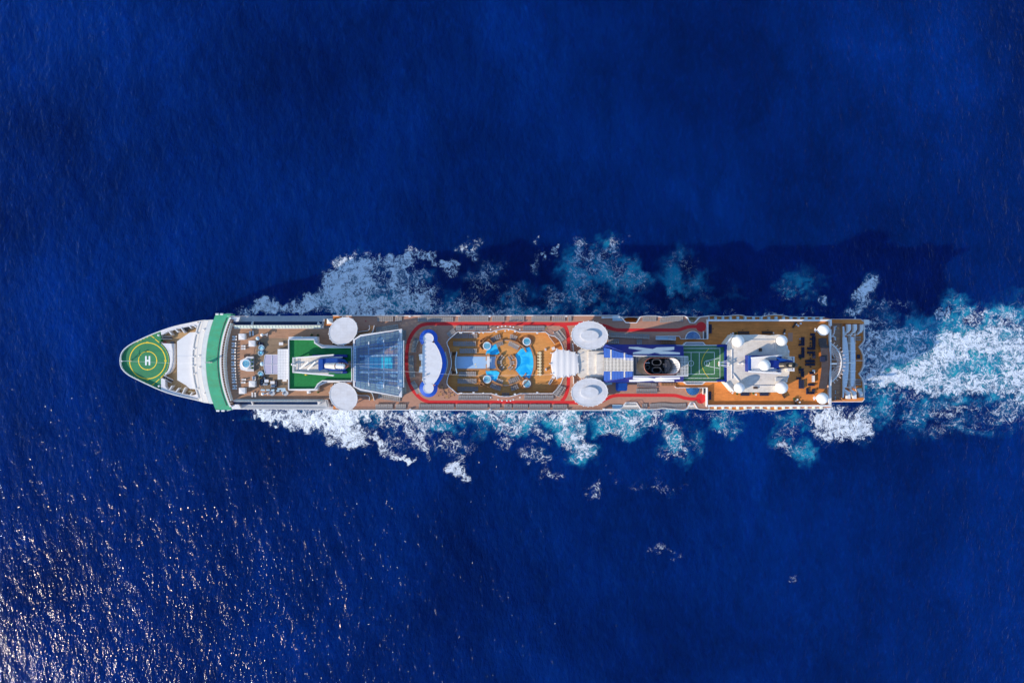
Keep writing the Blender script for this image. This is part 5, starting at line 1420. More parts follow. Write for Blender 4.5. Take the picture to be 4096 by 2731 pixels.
for pts in ([(25,552),(620,552)], [(25,1080),(620,1078)]):
    MB().ribbon(P('G', pts, ZC + .5), .25, ZC - .1, ZC + .5).build("court_kerb", white_clean, ship)
# netting posts and rails round the court cast the long bars of shade
mb = MB()
for y in (548, 1082):
    for x in range(40, 620, 60):
        q = P1('G', x, y, ZC + 3); mb.box(q[0], q[1], ZC + 1.8, .09, .09, 3.6)
    for zz in (ZC + 1.8, ZC + 3.6):
        mb.bar((*P1('G', 30, y, zz), zz), (*P1('G', 615, y, zz), zz), .09)
mb.build("court_fence", white_clean, ship, kind="stuff")
hoop = bpy.data.objects.new("basketball_hoop", None); COL.objects.link(hoop); adopt(hoop, ship)
zh = ZC + 3.4
for a, b in (((655,800),(765,770)), ((655,805),(790,802)), ((655,832),(790,845)), ((655,840),(760,866))):
    MB().bar((*P1('G', *a, zh), zh), (*P1('G', *b, zh - .4), zh - .4), .22).build("hoop_arm", white_clean, hoop)
q = P1('G', 643, 820, zh + .2); MB().box(q[0], q[1], zh, .12, 1.9, 1.2).build("backboard", white_clean, hoop)
q = P1('G', 628, 820, zh - .3); MB().ribbon([(q[0] + .24 * cos(t), q[1] + .24 * sin(t)) for t in [2 * pi * i / 14 for i in range(14)]], .06, zh - .35, zh - .29, True).build("hoop_ring", orange, hoop)
mb = MB()
for x, y in ((780,800), (780,848)):
    q = P1('G', x, y, 37); mb.bar((q[0], q[1], 35.5), (q[0], q[1], zh + .2), .28)
mb.bar((*P1('G', 780, 800, zh), zh), (*P1('G', 780, 848, zh), zh), .25)
mb.build("hoop_mast", white_clean, hoop)
for s, pts in ((0, [(128,548),(165,508),(410,508),(446,548)]), (1, [(128,1082),(172,1118),(395,1118),(440,1082)])):
    slab("court_bay", 'G', pts, 30.0, 33.6, grey)
    MB().ribbon(P('G', pts, 34.4), .3, 33.5, 34.4).build("bay_parapet", white_clean, ship)

# --- after sun deck, its white side beams and balconies
slab("after_deck", 'G', [(486,198),(1890,198),(2255,200),(2255,1420),(486,1420),(486,1165),(20,1165),(0,1140),(0,1085),(764,1085),(764,540),(20,540),(0,520),(0,420),(78,420),(84,455),(486,455)], 26.86, 30.15, teak)
for pts in ([(470,172),(2285,172),(2285,200),(470,200)], [(470,1420),(2282,1420),(2282,1446),(470,1446)], [(470,200),(486,200),(486,460),(470,460)], [(460,1165),(478,1165),(478,1446),(460,1446)]):
    slab("side_beam", 'G', pts, 29.0, 31.6, white_clean)
slab("after_beam", 'K', [(982,200),(1010,200),(1010,268),(982,268)], 29, 31.6, white_clean)
slab("after_beam", 'K', [(978,318),(1004,318),(1004,1420),(968,1420)], 29, 31.4, white_clean)
for x in (150, 75):
    pass
for pts in ([(62,420),(70,420),(84,458),(470,458)], [(0,1150),(20,1168),(470,1168)], [(0,415),(62,420)]):
    MB().ribbon(P('G', pts, 31.0), .22, 29.9, 31.0).build("deck_wall", white_clean, ship)
slab("balcony_floor", 'G', [(486,124),(560,122),(660,134),(760,128),(850,117),(920,113),(990,120),(1040,134),(1270,138),(1330,122),(1420,112),(1480,110),(1560,116),(1640,132),(1700,140),(2170,148),(2250,160),(2285,172),(2285,205),(486,205)], 24.0, 28.2, teak)
slab("balcony_floor", 'G', [(478,1478),(620,1486),(740,1478),(850,1494),(930,1496),(1020,1486),(1060,1474),(1240,1472),(1320,1486),(1420,1496),(1500,1494),(1600,1480),(1700,1470),(2160,1466),(2270,1456),(2282,1440),(478,1440)], 24.0, 28.2, teak)
top_b = smoothpath([(486,122),(560,116),(640,124),(700,126),(780,124),(850,112),(920,108),(990,114),(1040,130),(1150,132),(1262,134),(1330,118),(1420,108),(1480,106),(1560,112),(1640,128),(1700,136),(1900,137),(2180,140)], 4)
bot_b = smoothpath([(478,1482),(560,1488),(640,1488),(740,1480),(800,1490),(880,1498),(950,1498),(1030,1486),(1080,1476),(1250,1474),(1330,1490),(1420,1500),(1500,1498),(1600,1482),(1700,1474),(1900,1472),(2190,1470)], 4)
railing("balcony_rail", P('G', top_b, 29.3), 28.2, ship, 1.1)
railing("balcony_rail", P('G', bot_b, 29.3), 28.2, ship, 1.1)
MB().ribbon(P('G', top_b, 28.4), .28, 27.6, 28.4).build("balcony_edge", white_clean, ship)
MB().ribbon(P('G', bot_b, 28.4), .28, 27.6, 28.4).build("balcony_edge", white_clean, ship)
xs_d = (490,597,705,815,922,1030,1152,1265,1375,1482,1590,1700,1813,1920,2030,2140)
for i, x in enumerate(xs_d):
    for y in (152, 1462):
        h_ = 46 if i in (4, 9) else 36
        q = P1('G', x, y, 29.9); MB().box(q[0], q[1], 29.05, L(26, 29.9), L(h_, 29.9), 1.7).build("balcony_divider", ice_fabric if y < 800 else glass_cream, ship)

# half-round skylights and lift lobbies beside the court
for y0, sgn in ((452, -1), (1176, 1)):
    sk = bpy.data.objects.new("skylight", None); COL.objects.link(sk); adopt(sk, ship)
    n = 11
    for i in range(n):
        t0, t1 = pi * i / n, pi * (i + 1) / n
        a = Vector((*P1('G', 261, y0, 32.0), 32.0))
        b = Vector((*P1('G', 261 + 103 * cos(t0 + .02), y0 + sgn * 103 * sin(t0 + .02), 30.7), 30.7)); c = Vector((*P1('G', 261 + 103 * cos(t1 - .02), y0 + sgn * 103 * sin(t1 - .02), 30.7), 30.7))
        dn = Vector((0, 0, -.08))
        MB().add([a, b, c, a + dn, b + dn, c + dn], [(0,1,2), (5,4,3), (0,3,4,1), (1,4,5,2), (2,5,3,0)]).build("glass_segment", sky_glass, sk)
    MB().prism(P('G', [(261 + 104 * cos(t), y0 + sgn * 104 * sin(t)) for t in [pi * i / 20 for i in range(21)]], 30.6), 30.0, 30.6).build("skylight_base", blue_dark, sk)
    MB().ribbon(P('G', [(261 + 106 * cos(t), y0 + sgn * 106 * sin(t)) for t in [pi * i / 20 for i in range(21)]], 30.75), .2, 30.0, 30.75).build("skylight_kerb", white_clean if sgn < 0 else teak_wall, sk)
for pts in ([(424,360),(466,360),(466,452),(424,452)], [(418,1176),(456,1176),(456,1250),(418,1250)]):
    slab("stair_opening", 'G', pts, 30.0, 30.12, dark_grey)
for pts in ([(418,345),(418,455)], [(411,1176),(411,1265)]):
    MB().ribbon(P('G', pts, 31), .14, 30, 31).build("stair_rail", white_clean, ship)
slab("ramp_shelter", 'F', [(1002,418),(1175,418),(1175,464),(1002,464)], 30.0, 31.4, ice_fabric)
slab("ramp_shelter", 'F', [(1178,414),(1286,416),(1284,476),(1178,466)], 30.0, 31.6, grey)
MB().ribbon(P('F', [(1000,418),(1175,416),(1178,412),(1286,416),(1286,476),(1180,468),(1002,466)], 31.9), .2, 31.2, 31.9, True).build("shelter_rim", white_clean, ship)
for pts in ([(1085,480),(1285,480),(1285,525),(1080,525)], [(1075,1098),(1280,1098),(1285,1140),(1075,1140)]):
    st = slab("side_stair", 'F', pts, 30.0, 30.7, teak_wall)
    mb = MB()
    for k in range(9):
        x = pts[0][0] + 12 + 22 * k
        mb.ribbon(P('F', [(x, pts[0][1] + 2), (x, pts[2][1] - 2)], 30.76), .12, 30.7, 30.76)
    mb.build("stair_edge", wicker, st, kind="stuff")
slab("teak_apron", 'F', [(1290,420),(1340,420),(1355,458),(1770,458),(1770,545),(1290,540)], 29.9, 30.16, teak)
slab("teak_apron", 'F', [(1290,1090),(1770,1086),(1770,1166),(1305,1166),(1290,1150)], 29.9, 30.16, teak)
# rescue-boat platforms and davit arms beside the notches
for pts in ([(366,118),(440,118),(520,192),(366,194)], [(362,1416),(470,1416),(510,1420),(470,1480),(362,1480)]):
    slab("davit_platform", 'F', pts, 30.0, 30.3, ice_fabric)
for a, b in (((225,146),(475,142)), ((240,1480),(470,1486))):
    MB().bar((*P1('F', *a, 31.2), 31.2), (*P1('F', *b, 31.2), 31.2), .45, .5).build("davit_arm", white_clean, ship)
    q = P1('F', a[0], a[1], 31); MB().box(q[0], q[1], 30.8, .9, .7, 1.5).build("davit_head", white_clean, ship)

# --- after house with its radomes
ZH = 36.0
ah_out = [(762,540),(735,530),(840,395),(1140,398),(1180,392),(1440,408),(1500,392),(1560,400),(1592,440),(1635,560),(1665,640),(1668,960),(1642,1060),(1620,1090),(1590,1210),(1540,1232),(1180,1236),(850,1228),(735,1092),(762,1080)]
after = slab("after_house", 'G', ah_out, 30.16, ZH, cream)
slab("house_parapet", 'G', [(738,526),(845,392),(856,402),(752,536)], ZH - .2, ZH + .8, white_clean)
slab("house_parapet", 'G', [(738,1096),(852,1232),(862,1222),(754,1090)], ZH - .2, ZH + .8, white_clean)
for pts in ([(826,610),(832,610),(832,1040),(826,1040)], [(1005,470),(1465,470),(1465,476),(1005,476)], [(1015,1138),(1460,1138),(1460,1144),(1015,1144)], [(1458,480),(1464,480),(1464,640),(1458,640)], [(842,965),(852,962),(948,1080),(940,1084)]):
    slab("roof_duct", 'G', pts, ZH - .02, ZH + .35, white, after)
for pts in ([(1228,592),(1268,592),(1268,640),(1228,640)], [(1146,1156),(1206,1156),(1206,1184),(1146,1184)]):
    slab("roof_hatch", 'G', pts, ZH - .02, ZH + .5, wicker, after)
slab("roof_grille", 'G', [(1470,1022),(1585,1022),(1585,1072),(1470,1072)], ZH - .02, ZH + .5, grey, after)
for x, y in ((1655,640),(1648,995),(1630,575),(1625,1070)):
    slab("roof_box", 'G', [(x-12,y-18),(x+14,y-18),(x+14,y+18),(x-12,y+18)], ZH - 1, ZH + .1, white_clean, after)
for x, y in ((935,818),(998,815)):
    q = P1('G', x, y, ZH + 1); MB().cyl((q[0], q[1], ZH), (q[0], q[1], ZH + 1.6), .3, .2, 10).build("roof_vent", white_clean, after)
# small mast crossing the forward edge
def radome(crop, x, y, r, zbase, ped, name="radome", sharp=False):
    """ball on a pedestal"""
    R = L(r, zbase + ped)
    zc = zbase + ped + R * .82
    R = L(r, zc)
    c = P1(crop, x, y, zc)
    o = bpy.data.objects.new(name, None); COL.objects.link(o); adopt(o, ship)
    prof = [(R * sin(t), zc - R * cos(t)) for t in [pi * (.22 + .78 * i / 20) for i in range(21)]]
    MB().rev(c, [(p_[0] if p_[0] > 1e-4 else 0, p_[1]) for p_ in prof], 40).build("dome_shell", dome_white, o, True)
    MB().rev(c, [(R * .5, zbase), (R * .62, zc - R * .72)], 20).build("pedestal", white_clean, o, True)
    if ped > 1.5:
        MB().box(c[0] - R - .5, c[1], zc - R * .3, 1.2, .5, .5).build("dome_bracket", white_clean, o)
        MB().box(c[0] - R - .7, c[1], zc - R * .3, .4, 1.5, .3).build("dome_bracket", white_clean, o)
    return o
for x, y, r in ((918,487,88), (1556,480,79), (936,1168,77), (1552,1163,91)):
    radome('G', x, y, r, ZH, .35)
radome('K', 887, 328, 82, 30.15, 1.8)
radome('K', 873, 1322, 83, 30.15, 1.8)
tower = slab("after_mast_base", 'G', [(1072,700),(1555,697),(1540,950),(1072,935)], ZH, 40.0, blue_dark)
slab("mast_plate", 'G', [(1116,738),(1480,712),(1480,950),(1116,920)], 40.0, 40.7, white, tower)
slab("mast_kerb", 'G', [(1072,700),(1116,700),(1116,936),(1072,936)], 39.8, 40.4, blue, tower)
for a, b in (((1110,735),(1558,698)), ((1074,930),(1542,962))):
    MB().bar((*P1('G', *a, 41.0), 41.0), (*P1('G', *b, 42.2), 42.2), .55, .9).build("mast_beam", white_clean, tower)
rd = radome('G', 1308, 838, 82, 40.7, .2)
MB().loft(P('G', [(1370,765),(1640,770),(1700,800),(1700,860),(1640,885),(1370,885)], 40.5), 40.0, P('G', [(1385,765),(1560,772),(1720,790),(1725,880),(1560,888),(1385,880)], 43.5), 43.5).build("mast_funnel_casing", blue_dark, tower)
slab("casing_cap", 'G', [(1482,725),(1555,740),(1720,775),(1722,795),(1540,780)], 42.8, 43.9, blue, tower)
slab("casing_ledge", 'G', [(1370,878),(1440,876),(1440,888),(1370,890)], 43.2, 43.9, white_clean, tower)
for pts in ([(1480,905),(1545,895),(1545,912),(1480,922)], [(1490,940),(1555,925),(1555,940),(1500,952)]):
    slab("mast_step", 'G', pts, 40.6, 41.2, white_clean, tower)
a = Vector((*P1('G', 1535, 842, 43.4), 43.4)); b = Vector((*P1('G', 1720, 836, 47.0), 47.0))
MB().cyl(a, b, L(44, 44), L(42, 47), 24).build("exhaust_trunk", steel, tower, True)
hi = [P1('G', 1705 + 90 * cos(t), 838 + 42 * sin(t), 46.8) for t in [2 * pi * i / 28 for i in range(28)]]
hin = [P1('G', 1688 + 70 * cos(t), 838 + 33 * sin(t), 46.9) for t in [2 * pi * i / 28 for i in range(28)]]
MB().loft([P1('G', 1640 + 80 * cos(t), 838 + 40 * sin(t), 44.6) for t in [2 * pi * i / 28 for i in range(28)]], 44.6, hi, 46.8).build("exhaust_mouth", steel, tower, True)
MB().prism(hin, 46.5, 46.9).build("soot_opening", black, tower)
for pts in ([(1640,714),(1742,714),(1742,795),(1722,795),(1722,722),(1640,722)], [(1722,885),(1742,885),(1742,930),(1640,924),(1640,905),(1722,908)]):
    slab("mast_bracket", 'G', pts, 40.5, 41.6, white_clean, tower)
slab("house_annex", 'G', [(1640,714),(1740,714),(1740,925),(1640,925)], 30.16, 38.5, cream, after)

# --- stepped stern
slab("stern_deck", 'K', [(1005,170),(1440,172),(1480,205),(1480,330),(1485,470),(1412,570),(1465,660),(1480,770),(1465,880),(1412,965),(1460,1040),(1480,1150),(1480,1340),(1455,1368),(1005,1370)], 13.0, 19.5, teak)
stern_edge = [(1005,170),(1435,172),(1478,206),(1488,330),(1490,470),(1470,512),(1414,572),(1450,625),(1474,690),(1484,770),(1474,860),(1450,920),(1412,968),(1452,1020),(1476,1090),(1482,1180),(1482,1340),(1456,1370),(1005,1372)]
MB().ribbon(P('K', stern_edge, 20.6), .32, 19.0, 20.6).build("stern_bulwark", white_clean, ship)
slab("stern_box", 'K', [(1478,175),(1556,178),(1556,246),(1496,248),(1480,225)], 18.5, 20.8, white_clean)
sdeck = slab("stern_terrace", 'K', [(1000,230),(1160,230),(1160,1345),(1000,1345)], 19.4, 26.6, brown)
MB().ribbon(P('K', [(1010,230),(1160,230),(1160,1350),(1005,1352)], 27.4), .2, 26.4, 27.4).build("terrace_rail", teak_wall, ship)
# two curved tiers of balcony roofs: each panel is a piece
def tier(z, x_in, x_out, y0, y1, sag, n):
    t = bpy.data.objects.new("balcony_roof", None); COL.objects.link(t); adopt(t, ship)
    for i in range(n):
        ya, yb = y0 + (y1 - y0) * i / n + 1.0, y0 + (y1 - y0) * (i + 1) / n - 1.0
        ra = sag * (2 * ((ya - y0) / (y1 - y0)) - 1) ** 2; rb = sag * (2 * ((yb - y0) / (y1 - y0)) - 1) ** 2
        MB().prism(P('K', [(x_in, ya), (x_out - ra, ya), (x_out - rb, yb), (x_in, yb)], z), z - .3, z + (i % 3) * .012).build("roof_panel", ice_white, t)
    return t
ice_white = mat("pale_blue_white_roof", (0.68, 0.73, 0.78), 0.5, 0.05)
tier(25.0, 1163, 1258, 430, 1162, 34, 16)
slab("tier_wall", 'K', [(1168,275),(1192,275),(1200,430),(1200,1160),(1186,1312),(1166,1312)], 19.5, 25.1, ice_white)
tier(22.6, 1282, 1356, 425, 1150, 30, 15)
slab("tier_core", 'K', [(1163,440),(1225,440),(1225,1150),(1163,1150)], 19.5, 24.68, white)
slab("tier_core", 'K', [(1282,440),(1330,440),(1330,1140),(1282,1140)], 19.5, 22.28, white)
for x in (1270, 1362):
    MB().ribbon(P('K', [(x + 6, 250 if x > 1300 else 370),(x, 420),(x, 1160),(x + 4, 1190)], 22.0), .28, 20.5, 23.0 if x < 1300 else 21.2).build("tier_beam", white_clean, ship)
mb = MB()
for y in (520, 635, 925, 1048):
    mb.bar((*P1('K', 1165, y, 25.4), 25.4), (*P1('K', 1365, y, 22.9), 22.9), .14)
mb.bar((*P1('K', 1170, 403, 25.5), 25.5), (*P1('K', 1360, 403, 23.2), 23.2), .2); mb.bar((*P1('K', 1170, 1162, 25.5), 25.5), (*P1('K', 1360, 1165, 23.2), 23.2), .2)
mb.bar((*P1('K', 1215, 803, 25.6), 25.6), (*P1('K', 1352, 806, 23.2), 23.2), .32)
mb.build("tier_strut", white_clean, ship, kind="stuff")
MB().bar((*P1('K', 1365, 772, 21.0), 21.0), (*P1('K', 1510, 774, 21.4), 21.4), .2).build("ensign_staff", white_clean, ship)
# curved white wing balconies at either corner of the stern
for k, (x, z) in enumerate(((1240, 25.0), (1328, 23.2), (1420, 21.4))):
    slab("wing_balcony", 'K', [(x, 244), (x + 50, 244), (x + 52, 318), (x + 30, 350), (x - 34, 398), (x - 38, 386), (x - 6, 350), (x + 4, 320)], z - 1.6, z, white_clean)
    slab("wing_balcony", 'K', [(x - 42, 1184), (x + 40, 1232), (x + 44, 1330), (x - 4, 1330), (x - 4, 1260), (x - 34, 1215)], z - 1.6, z, white_clean)
slab("stern_side_deck", 'K', [(1010,172),(1430,174),(1478,214),(1478,236),(1010,232)], 19.45, 22.4, teak)
slab("stern_side_deck", 'K', [(1160,1338),(1478,1310),(1478,1340),(1450,1364),(1010,1366),(1010,1350)], 19.45, 22.4, teak)
for pts in ([(1382,345),(1450,320),(1452,366),(1370,366)], [(1372,1176),(1448,1174),(1450,1240),(1372,1196)]):
    slab("stern_skylight", 'K', pts, 19.5, 20.0, glass_pale)
pergola_m = mat("pale_timber_slats", (0.74, 0.58, 0.50), 0.7, 0.1)
# pergola: radiating timber slats held by a white ring beam
per = bpy.data.objects.new("stern_pergola", None); COL.objects.link(per); adopt(per, ship)
pc = (820, 805)
for i in range(27):
    t = radians(-56 + 112 * i / 26)
    r0 = 262 if abs(t) < .5 else 235
    r1 = 378 if i % 2 else 345
    if abs(t) < .62: r1 += 12
    x0, y0 = pc[0] + r0 * cos(t), pc[1] + r0 * sin(t); x1, y1 = pc[0] + r1 * cos(t), pc[1] + r1 * sin(t)
    if x0 < 1006:
        x0, y0 = 1006, pc[1] + (1006 - pc[0]) * math.tan(t)
    if hypot(x1 - x0, y1 - y0) > 20:
        MB().bar((*P1('K', x0, y0, 29.4), 29.4), (*P1('K', x1, y1, 29.4), 29.4), L(11.5, 29.4), .22).build("pergola_slat", pergola_m, per)
MB().ribbon(P('K', arcpts(815, 805, 336, -57, 57, 40), 29.9), .34, 29.52, 29.9).build("ring_beam", white_clean, per)
mb = MB()
for t in range(-50, 51, 20):
    q = P1('K', 815 + 336 * cos(radians(t)), 805 + 336 * sin(radians(t)), 29.6); mb.box(q[0], q[1], 28.05, .2, .2, 2.88)
mb.build("pergola_post", white_clean, per, kind="stuff")
MB().bar((*P1('K', 975, 820, 31.9), 31.9), (*P1('K', 1075, 818, 30.6), 30.6), .6, .5).build("pergola_arm", white_clean, per)
for pts in ([(1008,655),(1062,735)], [(1008,755),(1078,756)], [(1008,862),(1078,862)], [(1008,950),(1062,880)], [(1015,430),(1050,370),(1055,275),(1085,275)], [(1025,400),(1058,440),(1060,475)]):
    MB().ribbon(P('K', pts, 28.0), .2, 26.6, 28.0).build("terrace_balustrade", ice_white, ship)

# long timber bar roof across the after deck
br = slab("bar_roof", 'K', [(815,455),(862,440),(935,445),(930,520),(945,560),(972,600),(984,700),(986,830),(975,940),(955,1040),(935,1190),(818,1182),(845,1020),(862,900),(864,800),(858,690),(842,580),(820,540)], 31.9, 32.2, wicker)
mb = MB()
for k in range(44):
    y = 455 + k * 16.5
    xl = 826 + 34 * (1 - ((y - 815) / 370) ** 2); xr = xl + 102
    mb.ribbon(P('K', [(xl, y), (xr, y + 2)], 32.28), .14, 32.2, 32.28)
mb.build("roof_batten", dark_grey, br, kind="stuff")
slab("roof_hood", 'K', [(846,712),(912,712),(912,790),(846,790)], 32.2, 32.8, navy_fabric, br)
slab("bar_counter", 'K', [(870,470),(920,470),(965,640),(972,820),(955,1000),(915,1170),(860,1170),(880,1000),(892,820),(885,640)], 30.16, 31.85, wicker)
slab("paving_mat", 'K', [(372,368),(440,368),(438,492),(370,492)], 30.1, 30.17, rubber)

ONES = ["first","second","third","fourth","fifth","sixth","seventh","eighth","ninth","tenth","eleventh","twelfth","thirteenth","fourteenth","fifteenth","sixteenth","seventeenth","eighteenth","nineteenth","twentieth","twenty-first","twenty-second","twenty-third","twenty-fourth","twenty-fifth","twenty-sixth","twenty-seventh","twenty-eighth"]
# ------------------------------------------------------------------ things that stand on the ship
def put(me, name, loc, rot, label, cat, group=None):
    o = bpy.data.objects.new(name, me); o.location = loc; o.rotation_euler = (0, 0, rot); COL.objects.link(o)
    return tag(o, label, cat, group)
def lounger_mesh(name, fab, frm, w=.53, ln=1.98, rise=.62):
    mb = MB()
    mb.cur = 0
    L1 = ln * .60
    mb.box(0, -ln / 2 + L1 / 2, .36, w, L1 - .03, .07)
    b0 = Vector((0, -ln / 2 + L1, .36)); b1 = Vector((0, ln / 2, .36 + rise * .6))
    mb.bar(b0, b1, w, .07)
    mb.cur = 1
    for s in (-1, 1):
        mb.bar((s * (w / 2 + .02), -ln / 2, .30), (s * (w / 2 + .02), ln / 2 - .3, .30), .05, .06)
        for yy in (-ln / 2 + .15, ln / 2 - .45):
            mb.box(s * w / 2, yy, .14, .05, .05, .28)
    mb.bar((-w / 2, -ln / 2 + L1 - .01, .42), (w / 2, -ln / 2 + L1 - .01, .42), .05, .04)
    return mb.mesh(name, [fab, frm])
sl = lounger_mesh("sun_lounger", grey_fabric, grey_frame)
U, LO, FD, AD = 30.0, 27.0, 30.0, 30.15
# rows: (where, crop, path of centres, how many, deck, head side, own objects?)
ROWS = [
 ("in the rail row above the solarium stairs", 'C', [(958,168),(1166,168)], 9, U, 1, 1),
 ("in the short rail row above the solarium corner", 'C', [(1216,168),(1292,168)], 4, U, 1, 1),
 ("in the slanted row along the solarium's upper edge", 'C', [(938,322),(1240,278)], 12, U, -1, 1),
 ("in the column right of the solarium's upper corner", 'C', [(1334,342),(1334,520)], 8, U, 1, 1),
 ("in the column right of the solarium's lower corner", 'C', [(1336,1108),(1336,1240)], 6, U, 1, 1),
 ("in the slanted row along the solarium's lower edge", 'C', [(972,1292),(1268,1338)], 12, U, 1, 1),
 ("in the lower rail row below the solarium stairs", 'C', [(930,1442),(1158,1442)], 10, U, 1, 1),
 ("in the short lower rail row below the solarium corner", 'C', [(1222,1442),(1350,1442)], 6, U, 1, 1),
 ("in the upper rail row over the blue-skirted bar pavilion", 'D', [(270,172),(765,172)], 20, U, 1, 1),
 ("in the upper rail row over the well's forward end", 'D', [(860,168),(1278,168)], 17, U, 1, 1),
 ("in the upper rail row over the well's bulge", 'D', [(1352,166),(1512,166)], 7, U, 1, 1),
 ("in the short upper rail block above the hot tubs", 'E', [(332,166),(522,166)], 8, U, 1, 1),
 ("in the long upper rail block after the hot tubs", 'E', [(652,166),(900,166)], 11, U, 1, 1),
 ("in the upper rail block before the donut roof", 'E', [(952,166),(1120,166)], 7, U, 1, 1),
 ("in the end pair of the upper rail row", 'E', [(1188,166),(1213,166)], 2, U, 1, 1),
 ("between upper red track and well rail, forward trio", 'D', [(828,300),(878,300)], 3, U, -1, 1),
 ("between upper red track and well rail, long block", 'D', [(918,300),(1262,300)], 14, U, -1, 1),
 ("between upper red track and well rail, after blocks", 'E', [(528,300),(822,300)], 12, U, -1, 1),
 ("in the angled block at the well's upper forward corner", 'D', [(708,398),(790,336)], 5, U, 1, 1),
 ("by the well stair, inner angled column", 'E', [(996,372),(1082,478)], 6, U, 1, 1),
 ("by the well stair, outer angled column", 'E', [(1032,348),(1116,460)], 6, U, 1, 1),
 ("at the well's lower after corner, inner angled column", 'E', [(1062,1150),(988,1268)], 6, U, 1, 1),
 ("at the well's lower after corner, outer angled column", 'E', [(1106,1160),(1024,1278)], 6, U, 1, 1),
 ("between well rail and lower red track, forward block", 'D', [(862,1312),(1296,1312)], 18, U, -1, 1),
 ("between well rail and lower red track, after block", 'E', [(548,1312),(952,1312)], 16, U, -1, 1),
 ("in the lower rail row under the bar pavilion", 'D', [(285,1440),(772,1440)], 19, U, -1, 1),
 ("in the lower rail row under the well's forward end", 'D', [(828,1440),(1265,1440)], 18, U, -1, 1),
 ("in the lower rail row under the well's bulge", 'D', [(1322,1440),(1445,1440)], 6, U, -1, 1),
 ("in the lower rail row, trio under the hot tubs", 'D', [(1530,1440),(1580,1440)], 3, U, -1, 0),
 ("", 'E', [(388,1442),(578,1442)], 8, U, -1, 0), ("", 'E', [(622,1442),(900,1442)], 12, U, -1, 0), ("", 'E', [(962,1446),(1148,1446)], 8, U, -1, 0), ("", 'E', [(316,1442),(342,1442)], 2, U, -1, 0),
 ("", 'D', [(250,462),(212,545),(200,640)], 8, U, 1, 0), ("", 'D', [(168,712),(172,860),(190,1005)], 13, U, 1, 0), ("", 'D', [(190,1092),(232,1160),(272,1235)], 8, U, 1, 0),
 ("", 'D', [(248,462+10),(212,550)], 1, U, 1, 0),
 ("in the notch-side row above the funnel, forward block", 'F', [(812,168),(992,168)], 8, U, 1, 1),
 ("in the wavy row above the funnel", 'F', [(1066,186),(1130,184),(1250,170),(1382,164)], 14, U, 1, 1),
 ("in the long row between upper track and funnel", 'F', [(320,394),(892,424)], 23, U, -1, 1),
 ("", 'F', [(312,490),(448,490)], 6, U, -1, 0), ("", 'F', [(728,500),(782,500)], 3, U, -1, 0),
 ("", 'F', [(735,1118),(995,1138)], 11, U, -1, 0), ("", 'F', [(722,1216),(1005,1216)], 12, U, -1, 0),
 ("", 'F', [(806,1436),(860,1436)], 3, U, -1, 0), ("", 'F', [(918,1438),(1100,1424),(1250,1436),(1422,1430)], 21, U, -1, 0),
 # pool level
 ("", 'D', [(778,410),(1118,410)], 14, LO, 1, 0), ("", 'D', [(788,526),(1098,526)], 13, LO, 1, 0), ("", 'D', [(880,632),(1110,632)], 10, LO, 1, 0),
 ("", 'D', [(868,968),(1098,968)], 10, LO, 1, 0), ("", 'D', [(850,1072),(1106,1072)], 11, LO, 1, 0), ("", 'D', [(848,1186),(1130,1186)], 12, LO, 1, 0),
 ("", 'D', [(1342,468),(1400,440),(1455,424)], 5, LO, 1, 0), ("", 'D', [(1418,545),(1455,525),(1490,512)], 4, LO, -1, 0), ("", 'D', [(1615,425),(1655,432),(1690,448)], 4, LO, 1, 0),
 ("", 'D', [(1595,522),(1640,540),(1720,588)], 7, LO, 1, 0), ("", 'D', [(1470,720),(1500,742)], 2, LO, 1, 0), ("", 'D', [(1452,782),(1452,808)], 2, LO, 1, 0), ("", 'D', [(1468,860),(1498,884)], 2, LO, 1, 0),
 ("", 'D', [(1596,742),(1628,722)], 2, LO, 1, 0), ("", 'D', [(1634,792),(1634,818)], 2, LO, 1, 0), ("", 'D', [(1598,862),(1624,886)], 2, LO, 1, 0),
 ("", 'D', [(1335,1128),(1395,1160),(1458,1178)], 6, LO, -1, 0), ("", 'D', [(1415,1058),(1452,1075),(1488,1088)], 4, LO, 1, 0), ("", 'D', [(1598,1082),(1660,1058),(1725,1026)], 6, LO, 1, 0), ("", 'D', [(1630,1178),(1670,1168),(1712,1150)], 4, LO, -1, 0),
 ("", 'D', [(1500,1276),(1580,1276)], 4, LO, 1, 0),
 ("on the stern deck's upper corner", 'K', [(1395,432),(1395,470)], 2, 19.5, 1, 0), ("", 'K', [(1394,1050),(1394,1120)], 3, 19.5, 1, 0),
]
rest = MB(); n_own = 0; n_rest = 0
